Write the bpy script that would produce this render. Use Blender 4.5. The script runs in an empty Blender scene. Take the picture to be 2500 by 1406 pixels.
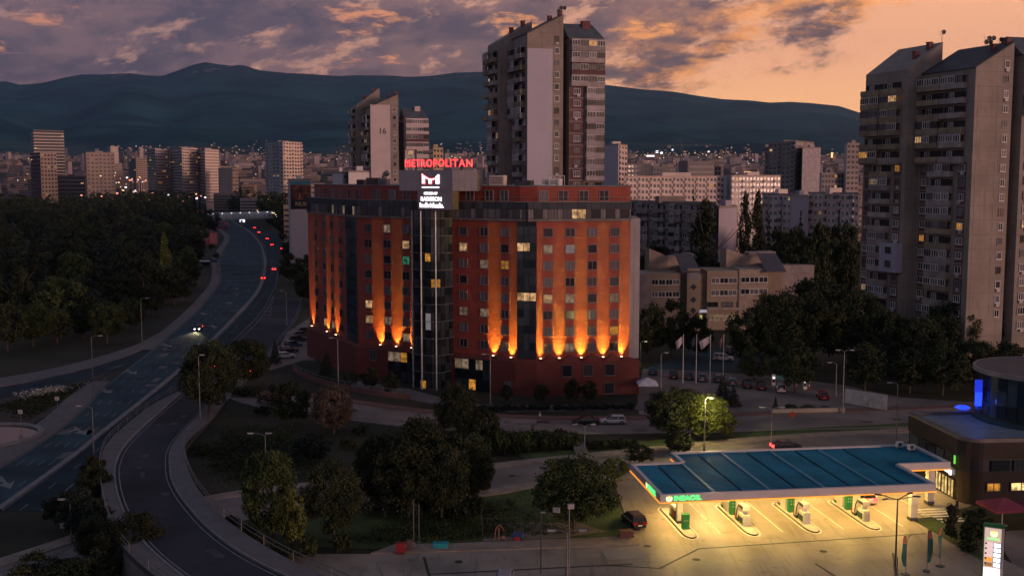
import bpy, math, random
import numpy as np
from mathutils import Vector, Matrix
random.seed(7); rng = np.random.default_rng(7)
R = math.radians
sc = bpy.context.scene
COL = sc.collection

# ---------------------------------------------------------------- camera
CAM_H, FPX, HORIZON = 42.0, 2700.0, 430.0          # metres, focal length in photo pixels, horizon row
PITCH = math.atan((703.0 - HORIZON) / FPX)
cam_d = bpy.data.cameras.new('camera'); cam = bpy.data.objects.new('camera', cam_d); COL.objects.link(cam)
cam.location = (0, 0, CAM_H); cam.rotation_euler = (math.pi / 2 - PITCH, 0, 0)
cam_d.sensor_width = 36.0; cam_d.lens = FPX * 36.0 / 2500.0
cam_d.clip_start = 1.0; cam_d.clip_end = 60000.0
sc.camera = cam
_cp, _sp = math.cos(PITCH), math.sin(PITCH)
def ray(px, py):
    u = (px - 1250.0) / FPX; v = (703.0 - py) / FPX
    return Vector((u, _cp + v * _sp, -_sp + v * _cp))
def P(px, py, z=0.0):
    """the point of the horizontal plane z that the photograph shows at (px, py)"""
    r = ray(px, py); t = (z - CAM_H) / r.z
    return Vector((r.x * t, r.y * t, z))
def Q(px, py, d):
    """the point at distance d (along +Y) that the photograph shows at (px, py)"""
    r = ray(px, py); t = d / r.y
    return Vector((r.x * t, d, CAM_H + r.z * t))
def ZY(py, d): return Q(1250, py, d).z
def XY(px, d): return Q(px, 430, d).x

# ---------------------------------------------------------------- render settings
sc.render.engine = 'CYCLES'
cy = sc.cycles
cy.use_denoising = True; cy.max_bounces = 4; cy.diffuse_bounces = 2; cy.glossy_bounces = 2
cy.transmission_bounces = 2; cy.transparent_max_bounces = 4; cy.volume_bounces = 0
cy.caustics_reflective = False; cy.caustics_refractive = False
cy.sample_clamp_indirect = 2.0
try: cy.use_light_tree = True
except Exception: pass
vs = sc.view_settings
vs.view_transform = 'Standard'; vs.look = 'None'; vs.exposure = 0.0; vs.gamma = 1.0; vs.use_curve_mapping = False

# ---------------------------------------------------------------- node helpers
class NT:
    def __init__(s, tree): s.t = tree; s.n = tree.nodes; s.l = tree.links
    def node(s, typ, **kw):
        n = s.n.new(typ)
        for k, v in kw.items(): setattr(n, k, v)
        return n
    def set(s, sock, v):
        if isinstance(v, bpy.types.NodeSocket): s.l.new(v, sock)
        else:
            if sock.type == 'RGBA' and len(v) == 3: v = (*v, 1.0)
            sock.default_value = v
    def m(s, op, a, b=0.0, c=0.0, clamp=False):
        n = s.node('ShaderNodeMath', operation=op, use_clamp=clamp)
        s.set(n.inputs[0], a); s.set(n.inputs[1], b)
        if len(n.inputs) > 2: s.set(n.inputs[2], c)
        return n.outputs[0]
    def step(s, x, lo, hi):
        n = s.node('ShaderNodeMapRange', interpolation_type='SMOOTHSTEP')
        s.set(n.inputs[0], x); s.set(n.inputs[1], lo); s.set(n.inputs[2], hi); s.set(n.inputs[3], 0.0); s.set(n.inputs[4], 1.0)
        return n.outputs[0]
    def mix(s, f, a, b, blend='MIX'):
        n = s.node('ShaderNodeMix', data_type='RGBA', blend_type=blend)
        s.set(n.inputs[0], f); s.set(n.inputs[6], a); s.set(n.inputs[7], b)
        return n.outputs[2]
    def noise(s, vec, scale, detail=4.0, rough=0.55, dist=0.0):
        n = s.node('ShaderNodeTexNoise')
        if vec is not None: s.l.new(vec, n.inputs['Vector'])
        n.inputs['Scale'].default_value = scale; n.inputs['Detail'].default_value = detail
        n.inputs['Roughness'].default_value = rough; n.inputs['Distortion'].default_value = dist
        return n.outputs[0]
    def vec(s, x, y, z):
        n = s.node('ShaderNodeCombineXYZ')
        s.set(n.inputs[0], x); s.set(n.inputs[1], y); s.set(n.inputs[2], z)
        return n.outputs[0]

# ---------------------------------------------------------------- world: dusk sky with broken cloud
SUN_AZ, SUN_EL = R(131.0), R(4.5)
w = bpy.data.worlds.new('World'); sc.world = w; w.use_nodes = True
W = NT(w.node_tree); W.n.clear()
tc = W.node('ShaderNodeTexCoord').outputs['Generated']
nv = W.node('ShaderNodeVectorMath', operation='NORMALIZE'); W.l.new(tc, nv.inputs[0])
sp = W.node('ShaderNodeSeparateXYZ'); W.l.new(nv.outputs[0], sp.inputs[0])
dx, dy, dz = sp.outputs
az = W.m('ARCTAN2', dx, dy); el = W.m('ARCSINE', dz)
sky = W.node('ShaderNodeTexSky', sky_type='NISHITA')
sky.sun_disc = False; sky.sun_elevation = SUN_EL; sky.sun_rotation = SUN_AZ
sky.altitude = 590; sky.air_density = 1.6; sky.dust_density = 2.5; sky.ozone_density = 2.0
nish = W.mix(1.0, sky.outputs[0], (0.02, 0.02, 0.02), 'MULTIPLY')
# clear sky behind the clouds: glow round the place where the sun went down, blue-grey away from it
ca = W.m('COSINE', W.m('SUBTRACT', az, R(46.0)))
glow = W.step(ca, 0.10, 0.93)
lowb = W.m('SUBTRACT', 1.0, W.step(el, 0.03, 0.55))
clear = W.mix(glow, (0.42, 0.24, 0.27), (1.65, 0.74, 0.38))
clear = W.mix(W.m('MULTIPLY', W.m('SUBTRACT', 1.0, lowb), 0.85), clear, (0.105, 0.130, 0.200))
hot = W.m('MULTIPLY', W.step(W.m('COSINE', W.m('SUBTRACT', az, R(15.0))), 0.965, 1.0), W.m('SUBTRACT', 1.0, W.step(el, 0.03, 0.11)))
clear = W.mix(W.m('MULTIPLY', hot, 0.6), clear, (2.0, 1.05, 0.38))
# cloud sheets, stretched along the horizon and slightly tilted
ev = W.m('ADD', el, W.m('MULTIPLY', az, -0.08))
cv = W.vec(W.m('MULTIPLY', az, 4.0), W.m('MULTIPLY', ev, 9.0), 0.35)
n1 = W.noise(cv, 2.6, 9.0, 0.66, 0.15)
cv2 = W.vec(W.m('MULTIPLY', az, 5.2), W.m('MULTIPLY', W.m('ADD', el, W.m('MULTIPLY', az, -0.20)), 12.0), 4.1)
n2 = W.noise(cv2, 2.2, 9.0, 0.66, 0.1)
cv3 = W.vec(W.m('MULTIPLY', az, 5.0), W.m('MULTIPLY', el, 17.0), 9.3)
n3 = W.noise(cv3, 2.2, 9.0, 0.66, 0.1)
s_line = W.m('SUBTRACT', az, W.m('ADD', 0.085, W.m('MULTIPLY', W.m('SUBTRACT', el, 0.074), 3.4)))
s_far = W.m('ADD', s_line, W.m('MULTIPLY', W.m('SUBTRACT', n1, 0.5), 0.70))
cover = W.m('SUBTRACT', 1.0, W.step(s_far, -0.05, 0.065))
gaps = W.step(n2, 0.535, 0.64)
cover = W.m('MULTIPLY', cover, W.m('SUBTRACT', 1.0, W.m('MULTIPLY', gaps, 0.72)))
cdark = W.mix(W.step(n1, 0.38, 0.60), (0.074, 0.050, 0.108), (0.262, 0.135, 0.168))
warm = W.step(az, -0.30, 0.42)
cdark = W.mix(W.m('MULTIPLY', warm, 0.6), cdark, W.mix(W.step(n1, 0.38, 0.60), (0.24, 0.11, 0.095), (0.62, 0.27, 0.15)))
edge = W.m('MULTIPLY', W.step(s_far, -0.20, 0.0), W.step(n3, 0.42, 0.58))
lit = W.m('MULTIPLY', W.step(n3, 0.55, 0.64), 0.9)
lit = W.m('MAXIMUM', lit, W.m('MULTIPLY', edge, 0.85))
litc = W.mix(warm, (1.0, 0.36, 0.19), (1.85, 0.66, 0.11))
cloud = W.mix(lit, cdark, litc)
up = W.step(el, 0.20, 0.60)
cloud = W.mix(up, cloud, W.mix(n1, (0.070, 0.086, 0.140), (0.125, 0.130, 0.190)))
away = W.m('SUBTRACT', 1.0, W.step(ca, -0.35, 0.35))
cloud = W.mix(W.m('MULTIPLY', away, 0.8), cloud, W.mix(n1, (0.115, 0.140, 0.205), (0.210, 0.215, 0.285)))
final = W.mix(cover, clear, cloud)
# warm haze low on the horizon
hz = W.m('SUBTRACT', 1.0, W.step(el, 0.035, 0.09))
final = W.mix(W.m('MULTIPLY', hz, 0.25), final, W.mix(glow, (0.36, 0.21, 0.22), (1.6, 0.76, 0.30)))
final = W.mix(1.0, final, nish, 'ADD')
bg = W.node('ShaderNodeBackground'); W.l.new(final, bg.inputs[0]); bg.inputs[1].default_value = 1.0
wo = W.node('ShaderNodeOutputWorld'); W.l.new(bg.outputs[0], wo.inputs[0])
w.cycles.sampling_method = 'MANUAL'; w.cycles.sample_map_resolution = 1024

sun_d = bpy.data.lights.new('sun', 'SUN'); sun_d.energy = 1.5; sun_d.angle = R(14.0); sun_d.color = (1.0, 0.60, 0.46)
sun = bpy.data.objects.new('sun', sun_d); COL.objects.link(sun); sun.location = (300, 100, 80)
_sd = Vector((math.sin(SUN_AZ) * math.cos(SUN_EL), math.cos(SUN_AZ) * math.cos(SUN_EL), math.sin(SUN_EL)))
sun.rotation_euler = (-_sd).to_track_quat('-Z', 'Y').to_euler()

# ---------------------------------------------------------------- materials
_mats = {}
def M(name, col=None, rough=0.8, var=0.18, scale=0.6, bump=0.0, bscale=4.0, metal=0.0, emit=None, es=0.0, spec=0.4, rnd=0.0, col2=None):
    if name in _mats: return _mats[name]
    m = bpy.data.materials.new(name); m.use_nodes = True; _mats[name] = m
    T = NT(m.node_tree); b = T.n['Principled BSDF']
    pos = T.node('ShaderNodeNewGeometry').outputs['Position']
    n = T.noise(pos, scale, 5.0, 0.6)
    hi = col2 if col2 else tuple(min(1, c * (1 + var)) for c in col)
    lo = tuple(c * (1 - var) for c in col)
    c = T.mix(T.step(n, 0.3, 0.7), lo, hi)
    if rnd:
        oi = T.node('ShaderNodeObjectInfo').outputs['Random']
        g = T.m('ADD', 1.0 - rnd, T.m('MULTIPLY', oi, 2 * rnd))
        c = T.mix(1.0, c, T.vec(g, g, g), 'MULTIPLY')
    T.l.new(c, b.inputs['Base Color'])
    b.inputs['Roughness'].default_value = rough; b.inputs['Metallic'].default_value = metal
    b.inputs['Specular IOR Level'].default_value = spec
    if bump:
        bn = T.node('ShaderNodeBump'); bn.inputs['Strength'].default_value = bump; bn.inputs['Distance'].default_value = 0.1
        T.l.new(T.noise(pos, bscale, 4.0, 0.6), bn.inputs['Height']); T.l.new(bn.outputs[0], b.inputs['Normal'])
    if emit:
        b.inputs['Emission Color'].default_value = (*emit, 1); b.inputs['Emission Strength'].default_value = es
    return m
def ME(name, col, es, vary=0.0, stripes=0.0):
    """something that gives off light (a lamp, a lit window, a screen)"""
    if name in _mats: return _mats[name]
    m = M(name, tuple(min(0.8, c) * (0.12 if vary else 1.0) for c in col), 0.25 if vary else 0.4)
    T = NT(m.node_tree); b = T.n['Principled BSDF']
    if vary:
        pos = T.node('ShaderNodeNewGeometry').outputs['Position']
        n = T.noise(pos, 1.3, 3.0, 0.6)
        oi = T.node('ShaderNodeObjectInfo').outputs['Random']
        g = T.m('MULTIPLY', T.m('ADD', 1 - vary, T.m('MULTIPLY', T.step(n, 0.35, 0.65), 2 * vary)), T.m('ADD', 0.55, T.m('MULTIPLY', oi, 0.75)))
        T.l.new(T.m('MULTIPLY', g, es), b.inputs['Emission Strength'])
        b.inputs['Emission Color'].default_value = (*col, 1)
    else:
        b.inputs['Emission Color'].default_value = (*col, 1); b.inputs['Emission Strength'].default_value = es
    return m

def glass_mat(name, dark, pale, rough=0.12):
    """window pane: dark room or drawn curtain behind, chosen per pane, under a smooth reflecting face"""
    if name in _mats: return _mats[name]
    m = bpy.data.materials.new(name); m.use_nodes = True; _mats[name] = m
    T = NT(m.node_tree); b = T.n['Principled BSDF']
    oi = T.node('ShaderNodeObjectInfo').outputs['Random']
    pos = T.node('ShaderNodeNewGeometry').outputs['Position']
    sx = T.node('ShaderNodeSeparateXYZ'); T.l.new(pos, sx.inputs[0])
    ph = T.m('ADD', T.m('MULTIPLY', sx.outputs[0], 9.0), T.m('MULTIPLY', sx.outputs[1], 7.0))
    folds = T.m('ADD', 0.8, T.m('MULTIPLY', T.m('SINE', ph), 0.2))
    f = T.m('MULTIPLY', T.step(oi, 0.25, 0.8), folds)
    T.l.new(T.mix(f, dark, pale), b.inputs['Base Color'])
    b.inputs['Roughness'].default_value = rough; b.inputs['Specular IOR Level'].default_value = 0.5
    return m

GLASS = glass_mat('window_glass', (0.016, 0.017, 0.024), (0.17, 0.16, 0.18))
GLASS_BLUE = glass_mat('blue_curtain_wall_glass', (0.012, 0.020, 0.030), (0.045, 0.065, 0.085), 0.08)
GLASS_TOWER = glass_mat('dark_tower_glass', (0.008, 0.012, 0.016), (0.035, 0.045, 0.055), 0.06)
LIT_WARM = ME('lit_room_warm', (1.0, 0.58, 0.27), 0.42, 0.6)
LIT_CURT = ME('lit_room_curtain', (0.95, 0.66, 0.44), 0.13, 0.6)
LIT_AMBER = ME('lit_room_amber', (1.0, 0.42, 0.06), 0.38, 0.5)
LIT_GREEN = ME('lit_room_green', (0.10, 0.70, 0.36), 0.17, 0.8)
LIT_BLIND = ME('lit_room_blind', (0.80, 0.72, 0.80), 0.22, 0.15)
WHITE_PVC = M('white_window_plastic', (0.62, 0.60, 0.60), 0.5)
GREY_FRAME = M('grey_window_metal', (0.20, 0.19, 0.21), 0.5)
DARK_FRAME = M('dark_window_metal', (0.03, 0.032, 0.038), 0.45)
METAL = M('galvanised_metal', (0.17, 0.17, 0.18), 0.45, metal=0.5)
DARKMETAL = M('dark_painted_metal', (0.05, 0.05, 0.055), 0.5)
BLACK = M('black_rubber', (0.012, 0.012, 0.013), 0.7)
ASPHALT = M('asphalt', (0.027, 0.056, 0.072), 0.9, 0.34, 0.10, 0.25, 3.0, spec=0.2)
ASPHALT2 = M('worn_asphalt', (0.165, 0.136, 0.124), 0.8, 0.30, 0.13, 0.2, 3.0)
CONCRETE = M('pale_concrete', (0.26, 0.235, 0.22), 0.85, 0.16, 0.25, 0.2, 5.0)
PAVING = M('paving_slabs', (0.125, 0.115, 0.12), 0.85, 0.15, 0.5)
KERB = M('kerb_stone', (0.185, 0.175, 0.18), 0.85)
PAINT = M('road_paint', (0.165, 0.17, 0.175), 0.7, 0.25, 1.2)
TAR = M('tar_seam', (0.025, 0.023, 0.022), 0.6)
EARTH = M('dry_grass_ground', (0.015, 0.021, 0.009), 0.95, 0.45, 0.06, 0.4, 1.5, col2=(0.032, 0.032, 0.016))
GRASS = M('mown_grass', (0.040, 0.066, 0.016), 0.95, 0.35, 0.2, 0.5, 6.0)
TRUNK = M('bark', (0.07, 0.055, 0.042), 0.9, 0.3, 2.0)

# ---------------------------------------------------------------- mesh helpers
class MB:
    def __init__(s): s.v = []; s.f = []; s.m = []
    def add(s, verts, faces, mi=0):
        o = len(s.v); s.v.extend(tuple(p) for p in verts)
        for f in faces: s.f.append(tuple(i + o for i in f)); s.m.append(mi)
        return s
    def box(s, c, size, rz=0.0, mi=0, M4=None):
        x, y, z = (k / 2 for k in size); ca, sa = math.cos(rz), math.sin(rz)
        vs_ = []
        for dz in (-z, z):
            for ax, ay in ((-x, -y), (x, -y), (x, y), (-x, y)):
                p = (c[0] + ax * ca - ay * sa, c[1] + ax * sa + ay * ca, c[2] + dz)
                vs_.append(p)
        if M4 is not None: vs_ = [M4 @ Vector(p) for p in vs_]
        return s.add(vs_, [(3, 2, 1, 0), (4, 5, 6, 7), (0, 1, 5, 4), (1, 2, 6, 5), (2, 3, 7, 6), (3, 0, 4, 7)], mi)
    def bb(s, x0, x1, y0, y1, z0, z1, mi=0):
        return s.box(((x0 + x1) / 2, (y0 + y1) / 2, (z0 + z1) / 2), (abs(x1 - x0), abs(y1 - y0), abs(z1 - z0)), 0, mi)
    def prism(s, poly, z0, z1, mi=0, mtop=None):
        """poly counter-clockwise seen from above; z0/z1 numbers or lists per corner"""
        n = len(poly); a = z0 if isinstance(z0, (list, tuple)) else [z0] * n; b = z1 if isinstance(z1, (list, tuple)) else [z1] * n
        vs_ = [(p[0], p[1], a[i]) for i, p in enumerate(poly)] + [(p[0], p[1], b[i]) for i, p in enumerate(poly)]
        o = len(s.v)
        s.add(vs_, [(i, (i + 1) % n, n + (i + 1) % n, n + i) for i in range(n)] + [tuple(range(n - 1, -1, -1))], mi)
        s.f.append(tuple(o + n + i for i in range(n))); s.m.append(mi if mtop is None else mtop)
        return s
    def cyl(s, p0, p1, r0, r1=None, seg=8, mi=0, caps=True):
        r1 = r0 if r1 is None else r1
        p0, p1 = Vector(p0), Vector(p1); d = (p1 - p0).normalized()
        a = d.orthogonal().normalized(); b = d.cross(a)
        vs_ = []
        for p, r in ((p0, r0), (p1, r1)):
            for k in range(seg):
                t = 2 * math.pi * k / seg; vs_.append(p + (a * math.cos(t) + b * math.sin(t)) * r)
        fs = [(k, (k + 1) % seg, seg + (k + 1) % seg, seg + k) for k in range(seg)]
        if caps: fs += [tuple(range(seg - 1, -1, -1)), tuple(range(seg, 2 * seg))]
        return s.add(vs_, fs, mi)
    def tube(s, pts, r, seg=6, mi=0):
        for a, b in zip(pts[:-1], pts[1:]): s.cyl(a, b, r, r, seg, mi)
        return s
    def mesh(s, name, mats, smooth=False):
        me = bpy.data.meshes.new(name); me.from_pydata(s.v, [], s.f)
        for m_ in (mats if isinstance(mats, (list, tuple)) else [mats]): me.materials.append(m_)
        if len(me.materials) > 1: me.polygons.foreach_set('material_index', s.m)
        if smooth: me.polygons.foreach_set('use_smooth', [True] * len(s.f))
        me.update(); return me
    def build(s, name, mats, parent=None, loc=(0, 0, 0), rz=0.0, smooth=False):
        return link(name, s.mesh(name, mats, smooth), parent, loc, rz)
def link(name, me, parent=None, loc=(0, 0, 0), rz=0.0):
    o = bpy.data.objects.new(name, me); COL.objects.link(o)
    o.location = loc
    if rz: o.rotation_euler = (0, 0, rz)
    if parent: o.parent = parent
    return o
def tag(o, label=None, cat=None, group=None, kind=None):
    if label: o['label'] = label
    if cat: o['category'] = cat
    if group: o['group'] = group
    if kind: o['kind'] = kind
    return o
def thing(name, label, cat, loc=(0, 0, 0), rz=0.0, group=None):
    o = bpy.data.objects.new(name, None); COL.objects.link(o); o.empty_display_size = 0.5
    o.location = loc; o.rotation_euler = (0, 0, rz)
    return tag(o, label, cat, group)
def struct(name, mb, mat, parent=None, smooth=False):
    return tag(mb.build(name, mat, parent, smooth=smooth), kind='structure')
def copy_tree(o, parent=None):
    c = o.copy(); COL.objects.link(c); c.parent = parent
    for ch in o.children: copy_tree(ch, c)
    return c
_cache = {}
def cached(key, fn):
    if key not in _cache: _cache[key] = fn()
    return _cache[key]

def spline(pts, n):
    """Catmull-Rom through 2D/3D points, n samples evenly spaced along it"""
    p = np.array(pts, float); p = np.vstack([2 * p[0] - p[1], p, 2 * p[-1] - p[-2]])
    out = []
    for i in range(1, len(p) - 2):
        for t in np.linspace(0, 1, 24, endpoint=False):
            a, b, c, d = p[i - 1:i + 3]
            out.append(0.5 * (2 * b + (c - a) * t + (2 * a - 5 * b + 4 * c - d) * t * t + (3 * b - a - 3 * c + d) * t ** 3))
    out.append(p[-2]); out = np.array(out)
    s = np.concatenate([[0], np.cumsum(np.linalg.norm(np.diff(out, axis=0), axis=1))])
    ts = np.linspace(0, s[-1], n)
    return [Vector([np.interp(t, s, out[:, k]) for k in range(out.shape[1])]) for t in ts]
def wpath(pxs, n, z=0.0):
    """ground path through photo points, evenly sampled on the ground"""
    if isinstance(z, (int, float)): z = [z] * len(pxs)
    return spline([P(a, b, zz) for (a, b), zz in zip(pxs, z)], n)
def ribbon(L, Rr, thick=0.0, lift=0.0, mi=0, mb=None):
    mb = mb or MB(); n = len(L); up = Vector((0, 0, lift)); dn = Vector((0, 0, lift - thick))
    vs_ = [p + up for p in L] + [p + up for p in Rr]
    mb.add(vs_, [(i, n + i, n + i + 1, i + 1) for i in range(n - 1)], mi)
    if thick:
        for A in (L, Rr):
            mb.add([p + up for p in A] + [p + dn for p in A], [(i, i + 1, n + i + 1, n + i) for i in range(n - 1)], mi)
    return mb
def offset_path(A, d):
    """path moved sideways by d metres (positive to the left of its run)"""
    out = []
    for i, p in enumerate(A):
        t = (A[min(i + 1, len(A) - 1)] - A[max(i - 1, 0)]); n = Vector((-t.y, t.x, 0)).normalized()
        out.append(p + n * d)
    return out
def lerp_paths(A, B, f): return [a.lerp(b, f) for a, b in zip(A, B)]

# ================================================================ THE SETTING
def hterr(Y): return 0.0 if Y < 1500 else 0.036 * (min(Y, 5400) - 1500) * min(1.0, (Y - 1500) / 600.0 * 0.5 + 0.5)
def ground_sheet():
    ys = [-150, 20, 80, 150, 250, 400, 650, 1000, 1500, 1700, 1900, 2100, 2600, 3200, 3900, 4600, 5400, 6500]
    xs = np.linspace(-1, 1, 13); mb = MB(); nx = len(xs)
    vs_ = [(x * (700 + 1.6 * max(y, 0)), y, hterr(y)) for y in ys for x in xs]
    mb.add(vs_, [(j * nx + i, j * nx + i + 1, (j + 1) * nx + i + 1, (j + 1) * nx + i) for j in range(len(ys) - 1) for i in range(nx - 1)])
    return struct('ground', mb, EARTH)
ground_sheet()

def mountain():
    ridge_px = [(-900, 250), (-500, 232), (-200, 222), (0, 207), (30, 203), (65, 212), (120, 207), (170, 195), (210, 187), (270, 187), (330, 184), (370, 190), (410, 190),
                (440, 180), (480, 165), (510, 158), (545, 163), (585, 167), (600, 163), (640, 177), (700, 183), (760, 186), (830, 191), (880, 189),
                (960, 190), (1000, 193), (1060, 190), (1110, 183), (1186, 181), (1300, 192), (1480, 212), (1560, 222), (1640, 228), (1700, 238), (1760, 246),
                (1830, 249), (1870, 254), (1920, 252), (1970, 255), (2040, 262), (2090, 278), (2200, 300), (2500, 335), (2900, 360), (3400, 380)]
    rx = np.array([a for a, b in ridge_px]); ry = np.array([b for a, b in ridge_px])
    cols = np.linspace(-900, 3400, 260); rows = np.concatenate([np.linspace(0, 1, 46), [1.15, 1.4]])
    D0, D1 = 5000.0, 13000.0
    rngm = np.random.default_rng(3)
    waves = [(rngm.uniform(0.0006, 0.005), rngm.uniform(0.0004, 0.0028), rngm.uniform(0, 6.28), rngm.uniform(0.4, 1)) for _ in range(26)]
    vs_ = []
    for t in rows:
        for c in cols:
            d = D0 + (D1 - D0) * t
            zr = CAM_H + (HORIZON - np.interp(c, rx, ry)) / FPX * D1
            zb = hterr(D0) - 12
            x = (c - 1250) / FPX * d
            if t <= 1:
                prof = 0.30 * t + 0.70 * t ** 1.7
                z = zb + (zr - zb) * prof
                n = sum(a * math.sin(x * kx * 1.6 + d * ky + ph) * (0.0022 / (kx + 0.0012)) for kx, ky, ph, a in waves) / 5.0
                z += n * 130 * math.sin(math.pi * t) ** 0.8 * (1 - 0.35 * t)
                if t < 1: z = min(z, CAM_H + (zr - CAM_H) * d / D1 - (1 - t) * 60)
                z = max(z, zb - 3) if t < 0.1 else z
            else: z = max(30.0, zr - (t - 1) * 2600)
            vs_.append((x, d, z))
    nx = len(cols); mb = MB(); global MOUNT
    MOUNT = (vs_, [(j * nx + i, j * nx + i + 1, (j + 1) * nx + i + 1, (j + 1) * nx + i) for j in range(len(rows) - 1) for i in range(nx - 1)])
    mb.add(vs_, [(j * nx + i, j * nx + i + 1, (j + 1) * nx + i + 1, (j + 1) * nx + i) for j in range(len(rows) - 1) for i in range(nx - 1)])
    m = bpy.data.materials.new('forested_mountain'); m.use_nodes = True
    T = NT(m.node_tree); b = T.n['Principled BSDF']; b.inputs['Roughness'].default_value = 1.0; b.inputs['Specular IOR Level'].default_value = 0.0
    pos = T.node('ShaderNodeNewGeometry').outputs['Position']
    sx = T.node('ShaderNodeSeparateXYZ'); T.l.new(pos, sx.inputs[0])
    n = T.noise(pos, 0.0013, 9.0, 0.68); nf = T.noise(pos, 0.012, 6.0, 0.65)
    c = T.mix(T.step(n, 0.35, 0.65), (0.005, 0.040, 0.048), (0.034, 0.125, 0.130))  # forest patches, with the teal of distant haze put into both tones
    c = T.mix(T.m('MULTIPLY', T.step(nf, 0.45, 0.75), 0.5), c, (0.036, 0.085, 0.092))
    # bare tops with the last snow in their hollows
    high = T.step(sx.outputs[2], 1000.0, 1230.0)
    c = T.mix(T.m('MULTIPLY', high, 0.7), c, (0.036, 0.066, 0.076))
    pv = T.node('ShaderNodeVectorMath', operation='MULTIPLY'); T.l.new(pos, pv.inputs[0]); pv.inputs[1].default_value = (1.0, 1.0, 3.4)
    ns = T.noise(pv.outputs[0], 0.0065, 5.0, 0.6)
    sn = T.m('MULTIPLY', T.step(ns, 0.600, 0.635), T.step(sx.outputs[2], 1080.0, 1200.0))
    c = T.mix(sn, c, (0.34, 0.36, 0.40))
    # pale fields at the foot
    low = T.m('SUBTRACT', 1.0, T.step(sx.outputs[2], 150.0, 290.0))
    fld = T.m('MULTIPLY', low, T.step(T.noise(pos, 0.0011, 3.0, 0.5), 0.52, 0.62))
    c = T.mix(T.m('MULTIPLY', fld, 0.7), c, (0.13, 0.11, 0.085))
    T.l.new(c, b.inputs['Base Color'])
    me = mb.mesh('mountain', m, True)
    return tag(link('mountain', me), kind='structure')
mountain()

# ---- boulevard (two carriageways), its slip road, the elevated curve and the streets
BL = [(-60, 1178), (0, 1142), (60, 1106), (115, 1070), (190, 1012), (248, 950), (304, 905), (345, 874), (398, 832), (448, 790), (489, 750), (520, 712), (534, 690), (536, 659), (533, 640), (540, 618), (556, 592), (558, 575), (540, 560), (531, 546), (524, 534), (508, 520), (480, 507)]
BM = [(-60, 1280), (0, 1237), (85, 1176), (170, 1117), (231, 1066), (334, 986), (410, 925), (455, 886), (511, 835), (545, 802), (577, 768), (602, 742), (623, 717), (634, 696), (641, 674), (645, 640), (640, 612), (632, 592), (605, 564), (581, 550), (563, 536), (545, 522), (513, 507)]
BR = [(-60, 1385), (6, 1329), (112, 1244), (190, 1180), (262, 1117), (352, 1034), (436, 958), (480, 918), (545, 858), (586, 820), (626, 781), (650, 750), (664, 720), (675, 700), (679, 680), (682, 650), (684, 630), (692, 604), (668, 570), (620, 548), (590, 535), (566, 521), (530, 507)]
NB = 120
bl, bm, br = wpath(BL, NB), wpath(BM, NB), wpath(BR, NB)
# even out the pairing of the three edges: resample by distance from camera
def by_depth(A, ys):
    a = np.array([(p.y, p.x) for p in A]); o = np.argsort(a[:, 0]); a = a[o]
    return [Vector((float(np.interp(y, a[:, 0], a[:, 1])), float(y), 0)) for y in ys]
ys_b = np.concatenate([np.linspace(136, 700, 110), np.linspace(715, 1350, 34)])
bl, bm, br = by_depth(bl, ys_b), by_depth(bm, ys_b), by_depth(br, ys_b)
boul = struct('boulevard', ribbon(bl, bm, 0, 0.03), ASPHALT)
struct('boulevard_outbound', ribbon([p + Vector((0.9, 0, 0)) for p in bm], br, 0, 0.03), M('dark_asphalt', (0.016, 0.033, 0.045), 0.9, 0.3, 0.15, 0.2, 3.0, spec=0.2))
med = MB(); ribbon(bm, [p + Vector((0.9, 0, 0)) for p in bm], 0.25, 0.28, 0, med); struct('median_kerb', med, KERB)
side = [p + Vector((-3.4, 0, 0)) for p in bl]
ii = [i for i, y in enumerate(ys_b) if y > 262]
struct('pavement_boulevard', ribbon([side[i] for i in ii], [bl[i] for i in ii], 0.2, 0.16), PAVING)
ii2 = [i for i, y in enumerate(ys_b) if y <= 225]
struct('pavement_boulevard_near', ribbon([side[i] + Vector((-1.5, 0, 0)) for i in ii2], [bl[i] for i in ii2], 0.2, 0.16), PAVING)
mk = MB()
def dashes(A, B, f, dash, gap, width, mb, lift=0.055, i0=0, i1=None):
    C = lerp_paths(A, B, f)[i0:i1]
    s = [0.0]
    for a, b in zip(C[:-1], C[1:]): s.append(s[-1] + (b - a).length)
    arr = np.array([(p.x, p.y, p.z) for p in C]); t = 0.0
    def at(q): return Vector([float(np.interp(q, s, arr[:, k])) for k in range(3)])
    while t < s[-1]:
        a, b = at(t), at(min(t + dash, s[-1])); d = (b - a)
        if d.length > 0.1:
            n = Vector((-d.y, d.x, 0)).normalized() * width / 2; u = Vector((0, 0, lift))
            mb.add([a - n + u, b - n + u, b + n + u, a + n + u], [(0, 1, 2, 3)])
        t += dash + gap
for f in (0.22, 0.42, 0.62, 0.82): dashes(bl, bm, f, 3.0, 8.0, 0.14, mk)
dashes(bm, br, 0.5, 3.0, 7.0, 0.14, mk); dashes(bm, br, 0.16, 3, 0.0, 0.18, mk); dashes(bm, br, 0.93, 3, 0.0, 0.18, mk, i1=70)
dashes(bl, bm, 0.03, 3, 0.0, 0.16, mk); dashes(bl, bm, 0.975, 3, 0.0, 0.16, mk)
o = mk.build('lane_marking', PAINT, boul); o['kind'] = 'stuff'
def arrow_mesh():
    mb = MB(); mb.add([(-0.18, -2.2, 0), (0.18, -2.2, 0), (0.18, 0.3, 0), (-0.18, 0.3, 0)], [(0, 1, 2, 3)])
    mb.add([(-0.75, 0.3, 0), (0.75, 0.3, 0), (0, 2.2, 0)], [(0, 1, 2)])
    mb.add([(0.18, -1.2, 0), (0.18, -0.6, 0), (1.1, 0.1, 0), (1.1, -0.5, 0)], [(0, 3, 2, 1)])
    return mb.mesh('lane_arrow', PAINT)
AR = arrow_mesh()
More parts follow.
